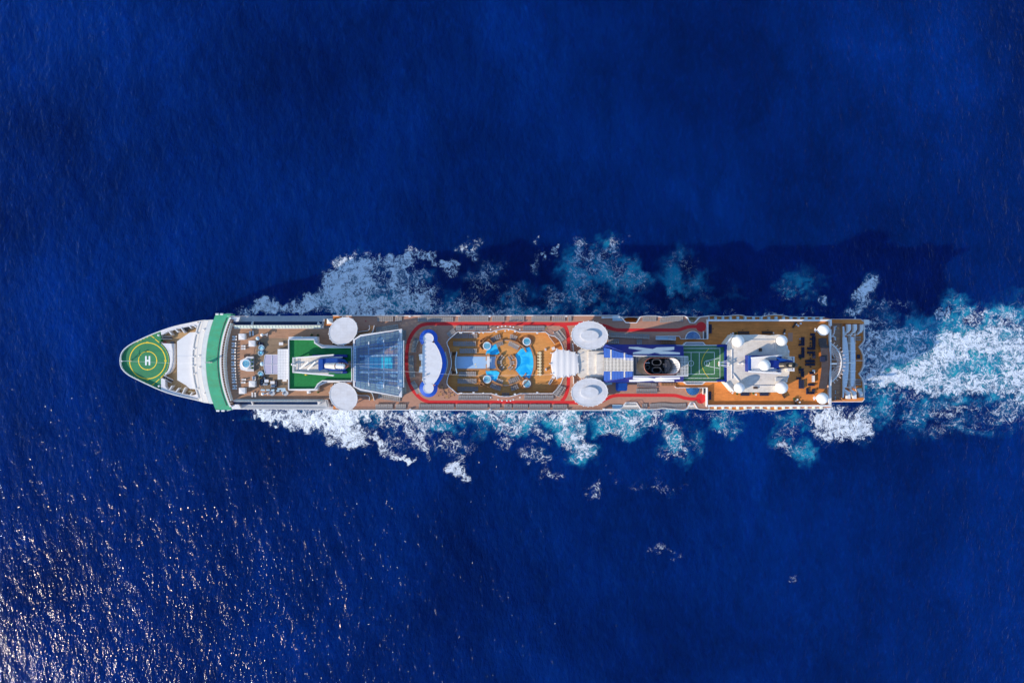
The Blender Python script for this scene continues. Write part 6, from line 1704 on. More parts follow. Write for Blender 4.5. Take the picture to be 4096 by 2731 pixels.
for where, crop, path, n, z, head, own in ROWS:
    dens = resample(smoothpath(path, 8) if len(path) > 2 else path, 1.0)
    dens.append(path[-1])
    for i in range(n):
        k = (len(dens) - 1) * i / max(n - 1, 1)
        k0 = int(k); k1 = min(k0 + 1, len(dens) - 1)
        x, y = dens[k0]
        ka, kb = max(0, k0 - 6), min(len(dens) - 1, k0 + 6)
        tx, ty = dens[kb][0] - dens[ka][0], dens[kb][1] - dens[ka][1]
        ang = atan2(-ty, tx) + (0 if head > 0 else pi) + random.uniform(-.02, .02)
        ang = min(max(ang, -99), 99)
        q = P1(crop, x + random.uniform(-.8, .8), y + random.uniform(-2, 2), z + .35)
        if own and n_own < 292:
            cw = ONES[i] if len(path) and n > 1 else "only"
            put(sl, "sun_lounger", (q[0], q[1], z + .008), ang, f"{cw} grey lounger from the {'top' if 'column' in where else 'bow'} {where}", "sun lounger", f"grey sun loungers {where}")
            n_own += 1
        else:
            n_rest += 1
            c_, s_ = cos(ang), sin(ang)
            rest.add([(q[0] + v.co.x * c_ - v.co.y * s_, q[1] + v.co.x * s_ + v.co.y * c_, z + .008 + v.co.z) for v in sl.vertices], [tuple(p_.vertices) for p_ in sl.polygons])
            rest.mi[-len(sl.polygons):] = [p_.material_index for p_ in sl.polygons]
o = rest.build("sun_lounger_rows", [grey_fabric, grey_frame], None, kind="stuff")
print("loungers", n_own, n_rest)
# pale cushioned loungers on the forward deck, in pairs along the windscreen
pl_me = lounger_mesh("cushioned_lounger", pale_fabric, grey_frame, .66, 1.95, .5)
st_me = MB().rev((0, 0), [(.05, 0), (.05, .42), (.24, .44), (.24, .48)], 12).mesh("side_table", ice_fabric, True)
pairs = [(425,466,322),(520,561,315),(615,655,308),(704,745,308),(795,837,308),(885,926,310),(970,1012,314),(1050,1091,318),(1140,1180,326)]
for i, (ya, yb, x) in enumerate(pairs):
    for k, y in enumerate((ya, yb)):
        q = P1('B', x, y, FD + .4)
        put(pl_me, "cushioned_lounger", (q[0], q[1], FD), -pi / 2, f"{'upper' if k == 0 else 'lower'} pale lounger of the {ONES[i]} pair down from the top of the windscreen", "sun lounger", "pale loungers in pairs along the windscreen")
    q = P1('B', x, (ya + yb) / 2, FD + .4)
    put(st_me, "side_table", (q[0], q[1], FD), 0, f"small round table between the {ONES[i]} pair of pale loungers from the windscreen's top", "side table", "small tables between pale loungers")
for where, crop, pts, ang in (("beside the upper glass screen", 'B', ((548,378),(592,375)), 0), ("below the upper white cabanas", 'B', ((450,562),(450,600)), -pi / 2), ("above the lower white cabanas", 'B', ((457,1050),(450,1093)), -pi / 2), ("beside the lower glass screen", 'B', ((582,1270),(624,1272)), 0)):
    for k, (x, y) in enumerate(pts):
        q = P1(crop, x, y, FD + .4)
        w_ = (("left", "right") if ang == 0 else ("upper", "lower"))[k]
        put(pl_me, "cushioned_lounger", (q[0], q[1], FD), ang, f"{w_} pale lounger of the lone pair {where}", "sun lounger", "pale loungers in lone pairs")
# square cabanas
def cabana(x, y, label):
    r = bpy.data.objects.new("cabana", None); q = P1('B', x, y, FD + 2.3); r.location = (q[0], q[1], FD); COL.objects.link(r)
    tag(r, label, "cabana", "white square cabanas on the forward deck")
    h = L(44, 32.3)
    def ch(mb, nm, m):
        o = mb.build(nm, m); o.parent = r; return o
    ch(MB().add([(-h, -h, 2.2), (h, -h, 2.2), (h, h, 2.2), (-h, h, 2.2), (-h, -h, 2.34), (h, -h, 2.34), (h, h, 2.34), (-h, h, 2.34), (0, 0, 2.5)], [(3,2,1,0), (0,1,5,4), (1,2,6,5), (2,3,7,6), (3,0,4,7), (4,5,8), (5,6,8), (6,7,8), (7,4,8)]), "roof", canvas)
    for sx in (-1, 1):
        for sy in (-1, 1):
            ch(MB().box(sx * (h - .1), sy * (h - .1), 1.1, .1, .1, 2.19), "post", white_clean)
    ch(MB().box(h - .03, 0, 1.3, .05, 2 * h - .3, 1.7), "curtain", canvas)
    ch(MB().box(0, 0, .3, 1.5 * h, 1.6 * h, .5), "daybed", pale_fabric)
for x, y, lb in ((425,425,"white square cabana by the upper end of the pale lounger row"), (572,525,"white square cabana nearest the upper striped armchairs"), (575,1113,"white square cabana beside the lower round blue sofa"), (430,1213,"white square cabana by the lower end of the pale lounger row")):
    cabana(x, y, lb)
# forward hot tub on its white podium
hot_tub('B', 490, 817, 67, FD + .4)
slab("tub_podium", 'B', [(405,770),(460,745),(505,712),(606,712),(606,930),(510,930),(412,905),(395,840)], FD, FD + .42, white_clean)
slab("podium_step", 'B', [(458,688),(535,686),(505,722),(462,735)], FD, FD + .35, wicker)
for x, y in ((556,730), (556,910)):
    q = P1('B', x, y, FD + .8); MB().box(q[0], q[1], FD + .65, 2.6, .9, .5).build("podium_cushion", pale_fabric, ship)
for x, y in ((578,762), (580,820), (580,878)):
    q = P1('B', x, y, FD + 1); MB().rev((q[0], q[1]), [(.22, FD + .42), (.3, FD + .9), (.45, FD + 1.1), (.2, FD + 1.5), (0, FD + 1.55)], 10).build("podium_planter", leaf_m, ship, True)
railing("lounge_rail", P('B', smoothpath([(700,440),(660,490),(625,620),(615,760),(622,900),(650,1040),(690,1140),(715,1190)], 5), FD), FD, ship, 1.0, m=steel)
slab("lounge_floor", 'B', [(720,445),(1108,445),(1108,604),(950,604),(950,1048),(1108,1048),(1108,1190),(720,1195),(660,1040),(628,900),(620,760),(632,620),(665,490)], FD - .1, FD + .012, dark_teak)
# lounge furniture on the forward deck
def thing(name, loc, rot, label, cat, group=None):
    r = bpy.data.objects.new(name, None); r.location = loc; r.rotation_euler = (0, 0, rot); COL.objects.link(r)
    return tag(r, label, cat, group)
def kid(mb, nm, m, r, smooth=False):
    o = mb.build(nm, m, None, smooth); o.parent = r
    return o
def round_sofa(x, y, rot, label):
    q = P1('B', x, y, FD + .6); r = thing("round_sofa", (q[0], q[1], FD), rot, label, "sofa", "pale blue round sofas on the lounge floor")
    kid(MB().rev((0, 0), [(1.05, .02), (1.1, .4), (1.0, .46)], 24), "seat", ice_fabric, r, True)
    kid(MB().ribbon([(1.0 * cos(t), 1.0 * sin(t)) for t in [pi * (-.1 + 1.2 * i / 14) for i in range(15)]], .25, .4, .85), "backrest", ice_fabric, r)
    kid(MB().rev((0, -.1), [(.1, .4), (.1, .62), (.5, .64), (.5, .70)], 20), "tray", tub_w, r, True)
for x, y, rt, lb in ((715,585,0.4,"pale blue round sofa below the upper striped armchairs"), (706,662,2.6,"pale blue round sofa just above the lilac canopy"), (705,965,0.2,"pale blue round sofa below the lilac canopy")):
    round_sofa(x, y, rt, lb)
def table(x, y, crop, w, d, z, label, m=white_clean, h=.74, cat="table", group=None):
    q = P1(crop, x, y, z + h); r = thing("table", (q[0], q[1], z), 0, label, cat, group)
    kid(MB().box(0, 0, h - .03, w, d, .06), "tabletop", m, r)
    for sx in (-1, 1):
        for sy in (-1, 1):
            kid(MB().box(sx * (w / 2 - .08), sy * (d / 2 - .08), (h - .07) / 2, .07, .07, h - .08), "leg", grey, r)
table(1000, 527, 'B', 1.7, 1.15, FD, "white table alone on the upper lounge floor")
table(787, 1068, 'B', 1.7, 1.15, FD, "white table beside the left striped sofa")
table(875, 1092, 'B', 1.7, 1.15, FD, "white table beside the right striped sofa")
table(1052, 1062, 'B', 1.6, 0.8, FD, "narrow white table below the tiled white house")
def sofa(crop, x0, y0, x1, y1, z, label, m, name="sofa", group=None, back=None, stripes=False):
    cx, cy = (x0 + x1) / 2, (y0 + y1) / 2
    w, d = L(x1 - x0, z + .5), L(y1 - y0, z + .5)
    q = P1(crop, cx, cy, z + .5); r = thing(name, (q[0], q[1], z), 0, label, "sofa", group)
    kid(MB().box(0, 0, .10, w, d, .18), "base", black, r)
    n = max(1, round(max(w, d) / .95))
    for i in range(n):
        if w > d:
            kid(MB().box(-w / 2 + w * (i + .5) / n, 0, .31, w / n - .04, d - .02, .24), "seat_cushion", m, r)
        else:
            kid(MB().box(0, -d / 2 + d * (i + .5) / n, .31, w - .02, d / n - .04, .24), "seat_cushion", m, r)
    back = back or ("right" if d >= w else "top")
    t = .24
    if back in ("right", "left"):
        kid(MB().box((w / 2 - t / 2) * (1 if back == "right" else -1), 0, .62, t, d - .03, .38), "backrest", m, r)
    else:
        kid(MB().box(0, (d / 2 - t / 2) * (1 if back == "top" else -1), .62, w - .03, t, .38), "backrest", m, r)
    if stripes:
        for i in range(4):
            kid(MB().box(0, -d / 2 + d * (i + .5) / 4, .46, w - .3, .16, .08), "stripe_cushion", pale_fabric, r)
    return r
sofa('B', 702, 1045, 738, 1140, FD, "dark striped sofa left of the two white lounge tables", navy_fabric, stripes=True, back="left")
sofa('B', 916, 1070, 944, 1160, FD, "dark striped sofa right of the two white lounge tables", navy_fabric, stripes=True)
sofa('B', 740, 1102, 805, 1134, FD, "grey bench under the left white lounge table", grey, back="bottom")
sofa('B', 850, 1125, 914, 1158, FD, "grey bench under the right white lounge table", grey, back="bottom")
sofa('B', 668, 500, 696, 545, FD, "striped armchair left of the pair on the upper lounge floor", navy_fabric, "armchair", stripes=True, back="left")
sofa('B', 700, 512, 740, 552, FD, "dark blue armchair right of the pair on the upper lounge floor", navy_fabric, "armchair")
sofa('B', 742, 1010, 776, 1040, FD, "small dark armchair above the left white lounge table", navy_fabric, "armchair", stripes=True)
sofa('B', 582, 1002, 632, 1062, FD, "white sofa beside the lounge rail near the lower cabanas", pale_fabric, back="left")
for x, y, lb in ((868,1250,"round grey spa tub under the row of pale awnings, left of the pair"), (1062,1250,"round grey spa tub under the row of pale awnings, right of the pair")):
    q = P1('B', x, y, FD + .8); r = thing("round_daybed", (q[0], q[1], FD), 0, lb.replace("spa tub", "daybed"), "daybed", "round daybeds by the lower side")
    R = L(38, FD + .8)
    kid(MB().rev((0, 0), [(R * .95, .02), (R * .95, .5), (R * .9, .55)], 28), "mattress", grey, r, True)
    kid(MB().ribbon([(R * cos(t), R * sin(t)) for t in [pi * (-.15 + 1.3 * i / 18) for i in range(19)]], .16, .02, 1.2), "hood", white_clean, r)
for i, (x, y, w_) in enumerate(((735,1202,60),(810,1202,50),(880,1202,45),(1005,1184,115),(1035,1208,70),(955,1212,40))):
    q = P1('B', x, y, FD + 2.2); r = thing("sail_awning", (q[0], q[1], FD), random.uniform(-.08, .12), f"pale awning strip, {ONES[i]} from the left in the lower lounge row", "awning", "pale awning strips over the lower lounge")
    kid(MB().box(0, 0, 2.2, L(w_, 32), .6, .05), "sail", ice_fabric, r)
    kid(MB().box(-L(w_, 32) * .4, 0, 1.09, .08, .08, 2.17), "pole", grey, r); kid(MB().box(L(w_, 32) * .4, 0, 1.09, .08, .08, 2.17), "pole", grey, r)
def dish(x, y, lb):
    q = P1('B', x, y, FD + 2); r = thing("satellite_dish", (q[0], q[1], FD), 0, lb, "satellite dish", "white satellite balls at the lounge edge")
    kid(MB().rev((0, 0), [(.25, 0), (.25, 1.2), (.2, 1.3)], 12), "mount", white_clean, r, True)
    kid(MB().rev((0, 0), [(.60 * sin(t), 1.75 - .60 * cos(t)) for t in [pi * (.15 + .85 * i / 10) for i in range(11)]], 18), "ball", dome_white, r, True)
    kid(MB().bar((.5, 0, 1.4), (1.9, .2, 1.5), .25, .3), "arm", white_clean, r)
    kid(MB().bar((1.9, -.5, 1.5), (2.1, .7, 1.5), .2, .2), "arm", white_clean, r)
dish(718, 398, "white ball antenna at the upper end of the lounge rail"); dish(728, 1258, "white ball antenna at the lower end of the lounge rail")
q = P1('B', 670, 450, FD + 1.2); r = thing("parasol", (q[0], q[1], FD), 0, "small pale parasol at the upper end of the lounge rail", "parasol")
kid(MB().rev((0, 0), [(.04, 0), (.04, 2.2)], 8), "pole", steel, r); kid(MB().rev((0, 0), [(.75, 2.0), (.7, 2.06), (0, 2.35)], 16), "canopy", ice_fabric, r, True)
q = P1('B', 735, 820, FD + 1.2); r = thing("parasol", (q[0], q[1], FD), 0, "pale blue parasol at the left tip of the lilac canopy", "parasol")
kid(MB().rev((0, 0), [(.04, 0), (.04, 2.2)], 8), "pole", steel, r); kid(MB().rev((0, 0), [(.85, 2.0), (.8, 2.06), (0, 2.35)], 16), "canopy", ice_fabric, r, True)
q = P1('B', 1402, 1232, FD + 1); r = thing("covered_trolley", (q[0], q[1], FD), .2, "white covered trolley below the turf roof's lower wall", "trolley")
kid(MB().box(0, 0, .55, 1.4, 1.1, .9), "cover", white_clean, r); kid(MB().rev((0, 0), [(.45, 1.0), (.3, 1.2), (0, 1.25)], 12), "lid", white, r, True)

# bar tables with stools, forward of the well
stool = MB().rev((0, 0), [(.06, 0), (.06, .55), (.22, .58), (.22, .64)], 12).mesh("bar_stool", wicker, True)
spots = [(608,1160,"top left"), (680,1205,"middle"), (592,1262,"lower left"), (682,1295,"bottom"), (762,1268,"right-hand")]
for x, y, lb in spots:
    q = P1('D', x, y, U + .9); r = thing("round_table", (q[0], q[1], U), 0, f"{lb} tan round table of the five beside the blue awning", "table", "five tan round tables beside the bar pavilion")
    kid(MB().rev((0, 0), [(.3, 0), (.08, .1), (.08, .9)], 12), "pedestal", dark_grey, r, True); kid(MB().rev((0, 0), [(.62, .9), (.62, .96)], 24), "tabletop", teak_wall, r)
    for k in range(3):
        a = radians((90, 215, 330)[k] + random.uniform(-12, 12)); sd_ = ("upper", "lower left", "lower right")[k]
        put(stool, "bar_stool", (q[0] + cos(a) * .95, q[1] + sin(a) * .95, U), 0, f"{sd_} dark stool at the {lb} tan round table beside the blue awning", "stool", f"dark stools round the {lb} tan table")
# round cushioned nest chairs facing the stage tent
for i in range(8):
    y = 663 + i * 44.3
    q = P1('E', 764, y, LO + .6); r = thing("nest_chair", (q[0], q[1], LO), 0, f"{ONES[i]} cream oval chair from the top in the column facing the tent", "chair", "cream oval chairs facing the white tent")
    kid(MB().rev((0, 0), [(.5, .02), (.62, .3), (.58, .45)], 20), "seat", wicker, r, True)
    kid(MB().rev((.12, 0), [(.62, .46), (.58, .56), (.3, .62), (0, .62)], 20), "cushion", cream_fabric, r, True)
    kid(MB().box(-.75, 0, .3, .5, .7, .5), "footstool", cream_fabric, r)
for x, y, lb in ((848,611,"small white speaker cart above the cream oval chairs' column"), (853,902,"small white speaker cart beside the lower cream oval chairs")):
    q = P1('E', x, y, LO + .7); r = thing("speaker_cart", (q[0], q[1], LO), 0, lb, "cart", "white speaker carts before the tent")
    kid(MB().box(0, 0, .4, .62, .95, .7), "cabinet", white_clean, r); kid(MB().box(0, 0, .78, .3, .6, .04), "grille", grey, r)
for x, y, rt, lb in ((963,595,.35,"white loudspeaker cabinet at the tent's upper left corner"), (963,1015,-.35,"white loudspeaker cabinet at the tent's lower left corner")):
    q = P1('E', x, y, LO + 2.2); r = thing("stage_speaker", (q[0], q[1], LO), rt, lb, "loudspeaker", "white loudspeaker cabinets by the tent")
    kid(MB().box(0, 0, 1.1, 1.15, 1.15, 2.2), "cabinet", white_clean, r); kid(MB().box(-.6, 0, 1.2, .04, 1.0, 1.8), "grille", grey, r)
q = P1('E', 920, 1082, LO + .6); r = thing("massage_daybed", (q[0], q[1], LO), radians(58), "grey daybed with a dark towel on it below the tent", "daybed")
kid(MB().box(0, 0, .35, 2.4, 1.0, .5), "mattress", grey, r); kid(MB().box(.1, .05, .63, 1.5, .35, .06), "towel", dark_cloth, r)

# after-deck sofas and tables
SF = [((568,430,608,555),"upper dark L-sofa's long side nearest the paving mat","right"),((532,526,566,556),"short dark seat closing the upper L-sofa near the mat","bottom"),((570,576,607,732),"dark sofa just left of the two planters, long upright","right"),((531,682,568,732),"short dark seat above the upper green planter","bottom"),
 ((702,375,768,410),"topmost dark sofa in the second sofa column","top"),((730,412,768,576),"tall dark sofa of the second column, upper end","right"),((696,445,726,474),"small dark pouffe left of the second sofa column","left"),((657,580,768,612),"wide dark sofa closing the upper nook of the second column","bottom"),
 ((656,640,768,672),"wide dark sofa opening the middle nook of the second column","top"),((732,675,767,740),"short upright dark sofa in the middle nook","right"),((628,762,765,797),"wide dark sofa left of the bar's dark hood","bottom"),((628,812,766,846),"wide dark sofa just below the bar hood's level","top"),
 ((530,886,602,924),"dark sofa under the lower green planter","top"),((564,928,602,1010),"upright dark sofa below the lower planter","right"),((500,1016,562,1048),"dark bench at the left end of the railing's shadow stripes","bottom"),((690,935,756,972),"dark seat amid the white cushions of the lower second column","bottom"),
 ((666,1108,758,1140),"wide dark sofa closing the lower second column","bottom"),((532,1056,600,1180),"dark sofa at the shadow stripes, lowest of the first column","right"),((640,1176,672,1262),"left side of the lowest dark corner sofa","left"),((676,1232,758,1262),"bottom side of the lowest dark corner sofa","bottom"),((724,1190,760,1230),"small dark seat inside the lowest corner sofa","right")]
for (x0, y0, x1, y1), lb, bk in SF:
    sofa('K', x0, y0, x1, y1, AD, lb, navy_fabric, "sofa", "dark sofas on the after deck", bk)
sofa('K', 722, 990, 758, 1085, AD, "pale grey upright sofa in the lower second column", pale_fabric, back="right")
sofa('K', 728, 905, 760, 955, AD, "pale sofa end beside the bar roof's middle", pale_fabric, back="right")
for i, (x, y, lb) in enumerate(((702,517,"dark round table in the upper nook, upper of two"),(700,556,"dark round table in the upper nook, lower of two"),(692,688,"dark round table in the middle nook, left"),(702,745,"dark round table above the wide sofa by the hood"),(545,498,"dark round table beside the paving mat's L-sofa"),(700,862,"dark round table below the bar hood's level"),(540,945,"dark round table left of the lower planter's sofa"))):
    q = P1('K', x, y, AD + .45); r = thing("coffee_table", (q[0], q[1], AD), 0, lb, "table", "dark round coffee tables on the after deck")
    kid(MB().rev((0, 0), [(.25, 0), (.2, .38)], 12), "pedestal", wicker, r); kid(MB().rev((0, 0), [(.38, .39), (.38, .45)], 18), "tabletop", wicker, r)
GS = [('G',500,245,537,375,"dark sofa against the upper forward wall of the after deck","left"),('G',498,1222,530,1342,"dark sofa against the lower forward wall of the after deck","left"),('G',920,345,1085,388,"dark wicker sofa above the white after house, left of two","bottom"),('G',1272,345,1426,382,"brown wicker sofa above the white after house, right of two","bottom"),
      ('G',960,1236,1085,1285,"dark flowered sofa below the white after house, left of two","top"),('G',1240,1234,1368,1285,"dark sofa below the white after house, right of two","top")]
for c_, x0, y0, x1, y1, lb, bk in GS:
    sofa(c_, x0, y0, x1, y1, AD, lb, navy_fabric if 'wicker' not in lb and 'brown' not in lb else wicker, "sofa", "long sofas round the after house", bk)
for x, y, lb in ((985,328,"small dark stool before the left wicker sofa"),(1352,326,"small dark stool before the right wicker sofa"),(552,312,"small dark stool by the upper forward wall sofa"),(545,1278,"small dark stool by the lower forward wall sofa")):
    q = P1('G', x, y, AD + .45); put(stool, "low_stool", (q[0], q[1], AD), 0, lb, "stool", "small dark stools by the long sofas")
wt = MB().rev((0, 0), [(.2, 0), (.06, .06), (.06, .72)], 12)
for c_, x, y, rr, lb in (('K',560,233,13,"white round table farthest from the upper slanted bench"),('K',523,265,13,"white round table nearest below the upper slanted bench"),('K',499,248,11,"white round table touching the upper slanted bench"),('K',543,1380,13,"white round table farthest from the lower slanted bench"),('K',510,1340,13,"white round table at the top of the lower slanted bench"),('K',488,1358,11,"white round table touching the lower slanted bench"),('G',847,376,13,"white round table at the after house's upper forward corner"),('G',818,384,9,"tiny white round table at the upper forward corner"),('G',1437,370,9,"white round table right of the brown wicker sofa"),('G',1597,380,12,"white round table by the upper after radome"),('G',838,1245,13,"white round table at the after house's lower forward corner"),('G',812,1225,9,"tiny white round table at the lower forward corner"),('G',1182,1268,13,"white round table between the two lower sofas")):
    q = P1(c_, x, y, AD + .75); r = thing("white_round_table", (q[0], q[1], AD), 0, lb, "table", "white round tables on the after deck")
    R = L(rr, AD + .75)
    kid(MB().rev((0, 0), [(.2, 0), (.06, .06), (.06, .70)], 12), "pedestal", white_clean, r, True); kid(MB().rev((0, 0), [(R, .70), (R, .76)], 20), "tabletop", white_clean, r)
for c_, x, y, rt, ln_, lb in (('K',470,252,radians(58),2.7,"slanted brown bench near the upper side beam"),('K',320,350,radians(70),2.0,"slanted brown bench by the upper after radome"),('K',478,1378,radians(-62),2.4,"slanted brown bench near the lower side beam"),('K',312,1288,radians(-60),1.9,"slanted brown bench below the lower after radome")):
    q = P1(c_, x, y, AD + .6); r = thing("bench", (q[0], q[1], AD), rt, lb, "bench", "slanted brown benches on the after deck")
    kid(MB().box(0, 0, .38, ln_, .75, .16), "seat", wicker, r); kid(MB().box(0, .34, .66, ln_, .12, .42), "backrest", wicker, r)
    for s in (-1, 1):
        kid(MB().box(s * ln_ * .42, 0, .15, .12, .6, .29), "leg", dark_grey, r)
def planter(c_, x, y, R, lb, z=AD):
    q = P1(c_, x, y, z + .9); r = thing("planter", (q[0], q[1], z), 0, lb, "planter", "leafy planters on deck")
    kid(MB().rev((0, 0), [(.26, 0), (.34, .5), (.3, .52)], 14), "pot", dark_grey, r, True)
    mb = MB()
    for i in range(90):
        a, b, d = random.random() * 2 * pi, random.random() * pi / 2, R * random.uniform(.35, 1)
        p = Vector((cos(a) * cos(b) * d, sin(a) * cos(b) * d, .5 + sin(b) * d))
        u = Vector((random.uniform(-1, 1), random.uniform(-1, 1), random.uniform(-.4, .6))).normalized() * .16; v = u.orthogonal().normalized() * .07
        mb.add([p - u, p + v, p + u, p - v], [(0, 1, 2, 3)])
    kid(mb, "foliage", leaf_m, r)["kind"] = "stuff"
for c_, x, y, lb in (('K',556,740,"upper of two green planters left of the exhaust trunk's end"),('K',552,872,"lower of two green planters left of the exhaust trunk's end"),('G',910,1256,"yellow-green planter below the lower forward radome"),('G',1145,1250,"green planter between the lower sofas"),('G',885,376,"green planter above the upper forward radome"),('G',1740,1330,"green planter on the lower slanted bench's left end"),('C',78,402,"leafy planter beside the upper turf house wall"),('C',80,1232,"yellow-leaved planter beside the lower turf house wall"),('B',1445,400,"low leafy planter on the upper walk by the turf house"),('B',690,1012,"low leafy planter below the pale blue round sofa")):
    planter(c_, x, y, .6, lb, FD if c_ in 'BC' else AD)

# lifeboats hanging in the notches of the hull
def lifeboat(crop, x0, x1, y, z, col, label):
    w0, w1 = P1(crop, x0, y, z), P1(crop, x1, y, z)
    r = thing("lifeboat", ((w0[0] + w1[0]) / 2, w0[1], z - 2.2), 0, label, "lifeboat")
    hl = (w1[0] - w0[0]) / 2; prof = []
    mb = MB(); N = 14; vs = []; fs = []; Kx = 12
    for i in range(N + 1):
        t = -1 + 2 * i / N; b = 2.0 * sqrt(max(0.02, 1 - abs(t) ** 3))
        for k in range(Kx):
            a = 2 * pi * k / Kx
            vs.append((t * hl, b * cos(a), 1.1 + (1.15 if sin(a) > 0 else 1.0) * sin(a) * (b / 2) ** .4))
    for i in range(N):
        for k in range(Kx):
            fs.append((i * Kx + k, i * Kx + (k + 1) % Kx, (i + 1) * Kx + (k + 1) % Kx, (i + 1) * Kx + k))
    fs += [tuple(range(Kx)), tuple(N * Kx + k for k in range(Kx))]
    kid(MB().add(vs, fs), "hull_shell", col, r, True)
    kid(MB().box(-hl * .55, -.5, 2.3, 1.6, 1.2, .5), "cabin_hatch", white_clean, r)
    kid(MB().box(0, 2.02, .9, hl * 1.7, .12, .18), "fender", white_clean, r); kid(MB().box(0, -2.02, .9, hl * 1.7, .12, .18), "fender", white_clean, r)
lifeboat('F', 520, 760, 212, 22.0, orange, "orange lifeboat hanging in the larger notch of the upper deck edge")
lifeboat('F', 1440, 1640, 212, 22.0, beige, "cream lifeboat hanging in the smaller notch of the upper deck edge")

# people: one skinned body each, clothing as a child
def person_mesh(joints, edges, radii):
    me = bpy.data.meshes.new("person"); me.from_pydata(joints, edges, [])
    o = bpy.data.objects.new("tmp", me); COL.objects.link(o)
    sk = o.modifiers.new("s", 'SKIN'); ss = o.modifiers.new("d", 'SUBSURF'); ss.levels = 1
    for v, r_ in zip(me.skin_vertices[0].data, radii):
        v.radius = (r_, r_)
    me.skin_vertices[0].data[0].use_root = True
    bpy.context.view_layer.update()
    dg = bpy.context.evaluated_depsgraph_get()
    out = bpy.data.meshes.new_from_object(o.evaluated_get(dg)); bpy.data.objects.remove(o)
    out.materials.clear(); out.materials.append(skin_m)
    for p_ in out.polygons: p_.use_smooth = True
    return out
STAND = ([(0,0,.95),(0,0,1.2),(0,0,1.42),(0,.02,1.55),(0,.03,1.68),(.2,0,1.40),(.28,.05,1.12),(.26,.22,.95),(-.2,0,1.40),(-.28,-.02,1.12),(-.27,.1,.88),(.1,0,.9),(.12,.06,.5),(.12,0,.08),(.12,.16,.04),(-.1,0,.9),(-.12,-.03,.5),(-.12,-.08,.08),(-.12,.08,.04)],
         [(0,1),(1,2),(2,3),(3,4),(2,5),(5,6),(6,7),(2,8),(8,9),(9,10),(0,11),(11,12),(12,13),(13,14),(0,15),(15,16),(16,17),(17,18)],
         [.15,.14,.15,.06,.11,.07,.05,.035,.07,.05,.035,.10,.065,.045,.04,.10,.065,.045,.04])
SIT = ([(0,0,.52),(0,-.05,.78),(0,-.06,1.0),(0,-.04,1.12),(0,-.02,1.26),(.2,-.05,.98),(.27,.02,.72),(.2,.25,.62),(-.2,-.05,.98),(-.27,.02,.72),(-.2,.25,.62),(.1,.08,.52),(.12,.48,.54),(.12,.52,.1),(.12,.66,.05),(-.1,.08,.52),(-.12,.48,.54),(-.12,.52,.1),(-.12,.66,.05)], STAND[1], STAND[2])
LIE = ([(x, z - .95, .22 + y * .4) for x, y, z in STAND[0]], STAND[1], STAND[2])
pm_stand, pm_sit, pm_lie = [person_mesh(*a) for a in (STAND, SIT, LIE)]
def person(me, loc, rot, label, cloth, pose):
    o = put(me, "person", loc, rot, label, "person")
    mb = MB()
    if pose == "stand":
        mb.rev((0, 0), [(.17, .78), (.2, .95), (.19, 1.2), (.24, 1.40), (.1, 1.5)], 14); hp = (0, .02, 1.62)
    elif pose == "sit":
        mb.rev((0, -.04), [(.2, .45), (.2, .55), (.19, .8), (.24, 1.0), (.1, 1.1)], 14); hp = (0, -.03, 1.2)
    else:
        mb.box(0, .1, .24, .42, .75, .30); hp = (0, .65, .22)
    c = mb.build("clothing", cloth, None, True); c.parent = o
    h = MB().rev((hp[0], hp[1]), [(.11, hp[2] + .02), (.125, hp[2] + .10), (.09, hp[2] + .17), (0, hp[2] + .19)], 12).build("hair", dark_cloth, None, True); h.parent = o
q = P1('C', 786, 198, U); person(pm_stand, (q[0], q[1], U), .8, "person in red standing on the upper deck beside the forward oval roof", red_cloth, "stand")
q = P1('B', 1365, 978, 34.1); person(pm_lie, (q[0], q[1], 34.03), pi / 2, "person lying on the green turf in yellow below the mast platform", yellow_cloth, "lie")
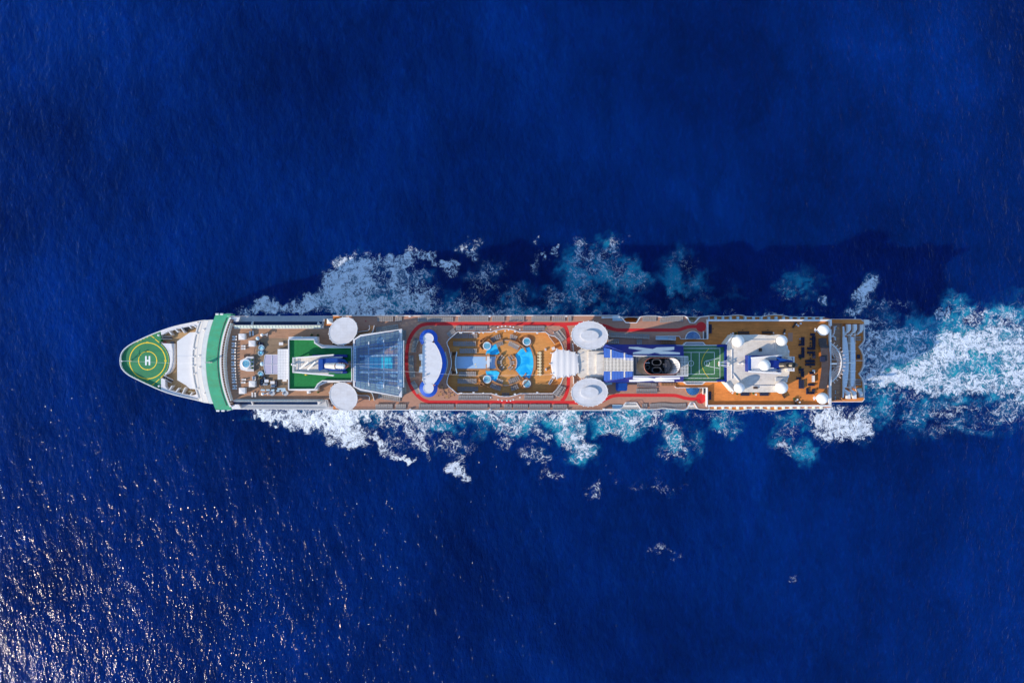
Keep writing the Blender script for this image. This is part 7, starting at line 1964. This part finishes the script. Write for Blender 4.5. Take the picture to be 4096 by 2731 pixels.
q = P1('K', 530, 457, AD); person(pm_stand, (q[0], q[1], AD), 2.0, "person in light blue standing left of the dark L-sofa near the mat", blue_cloth, "stand")
q = P1('K', 1085, 1316, 26.6); person(pm_sit, (q[0], q[1], 26.61), 1.0, "person in dark clothes sitting at the stern terrace's lower end", dark_cloth, "sit")
q = P1('E', 912, 298, U); person(pm_stand, (q[0] - 1.6, q[1], U), .2, "person in yellow standing at the right end of the inner lounger row", yellow_cloth, "stand")
# stern terrace tables and chairs
ch_me = MB(); ch_me.box(0, 0, .43, .46, .46, .06); ch_me.box(0, -.22, .68, .46, .05, .5)
for sx in (-1, 1):
    for sy in (-1, 1): ch_me.box(sx * .2, sy * .2, .2, .04, .04, .4)
ch_me = ch_me.mesh("dining_chair", ice_fabric)
for i, (x, y, lb) in enumerate(((1100,300,"first"),(1100,450,"second"),(1098,1230,"third"),(1095,1318,"fourth"))):
    q = P1('K', x, y, 27.3); r = thing("dining_table", (q[0], q[1], 26.605), 0, f"{lb} brown round table from the top on the stern terrace", "table", "brown round tables on the stern terrace")
    kid(MB().rev((0, 0), [(.25, 0), (.07, .08), (.07, .70)], 12), "pedestal", dark_grey, r, True); kid(MB().rev((0, 0), [(.52, .70), (.52, .76)], 20), "tabletop", teak_wall, r)
    for k, (dx, dy) in enumerate(((-.9, .35), (-.85, -.45))):
        put(ch_me, "dining_chair", (q[0] + dx, q[1] + dy, 26.605), -pi / 2 + .3 * (k * 2 - 1), f"{'upper' if k == 0 else 'lower'} pale chair at the {lb} brown round table on the stern terrace", "chair", "pale chairs on the stern terrace")
for x, y, lb in ((1400,715,"dark square table in the middle of the wavy stern deck"),):
    q = P1('K', x, y, 20.2); r = thing("deck_table", (q[0], q[1], 19.51), 0, lb, "table")
    kid(MB().box(0, 0, .68, 1.4, 1.7, .08), "tabletop", navy_fabric, r)
    for sx in (-1, 1):
        for sy in (-1, 1): kid(MB().box(sx * .5, sy * .6, .32, .1, .1, .63), "leg", dark_grey, r)
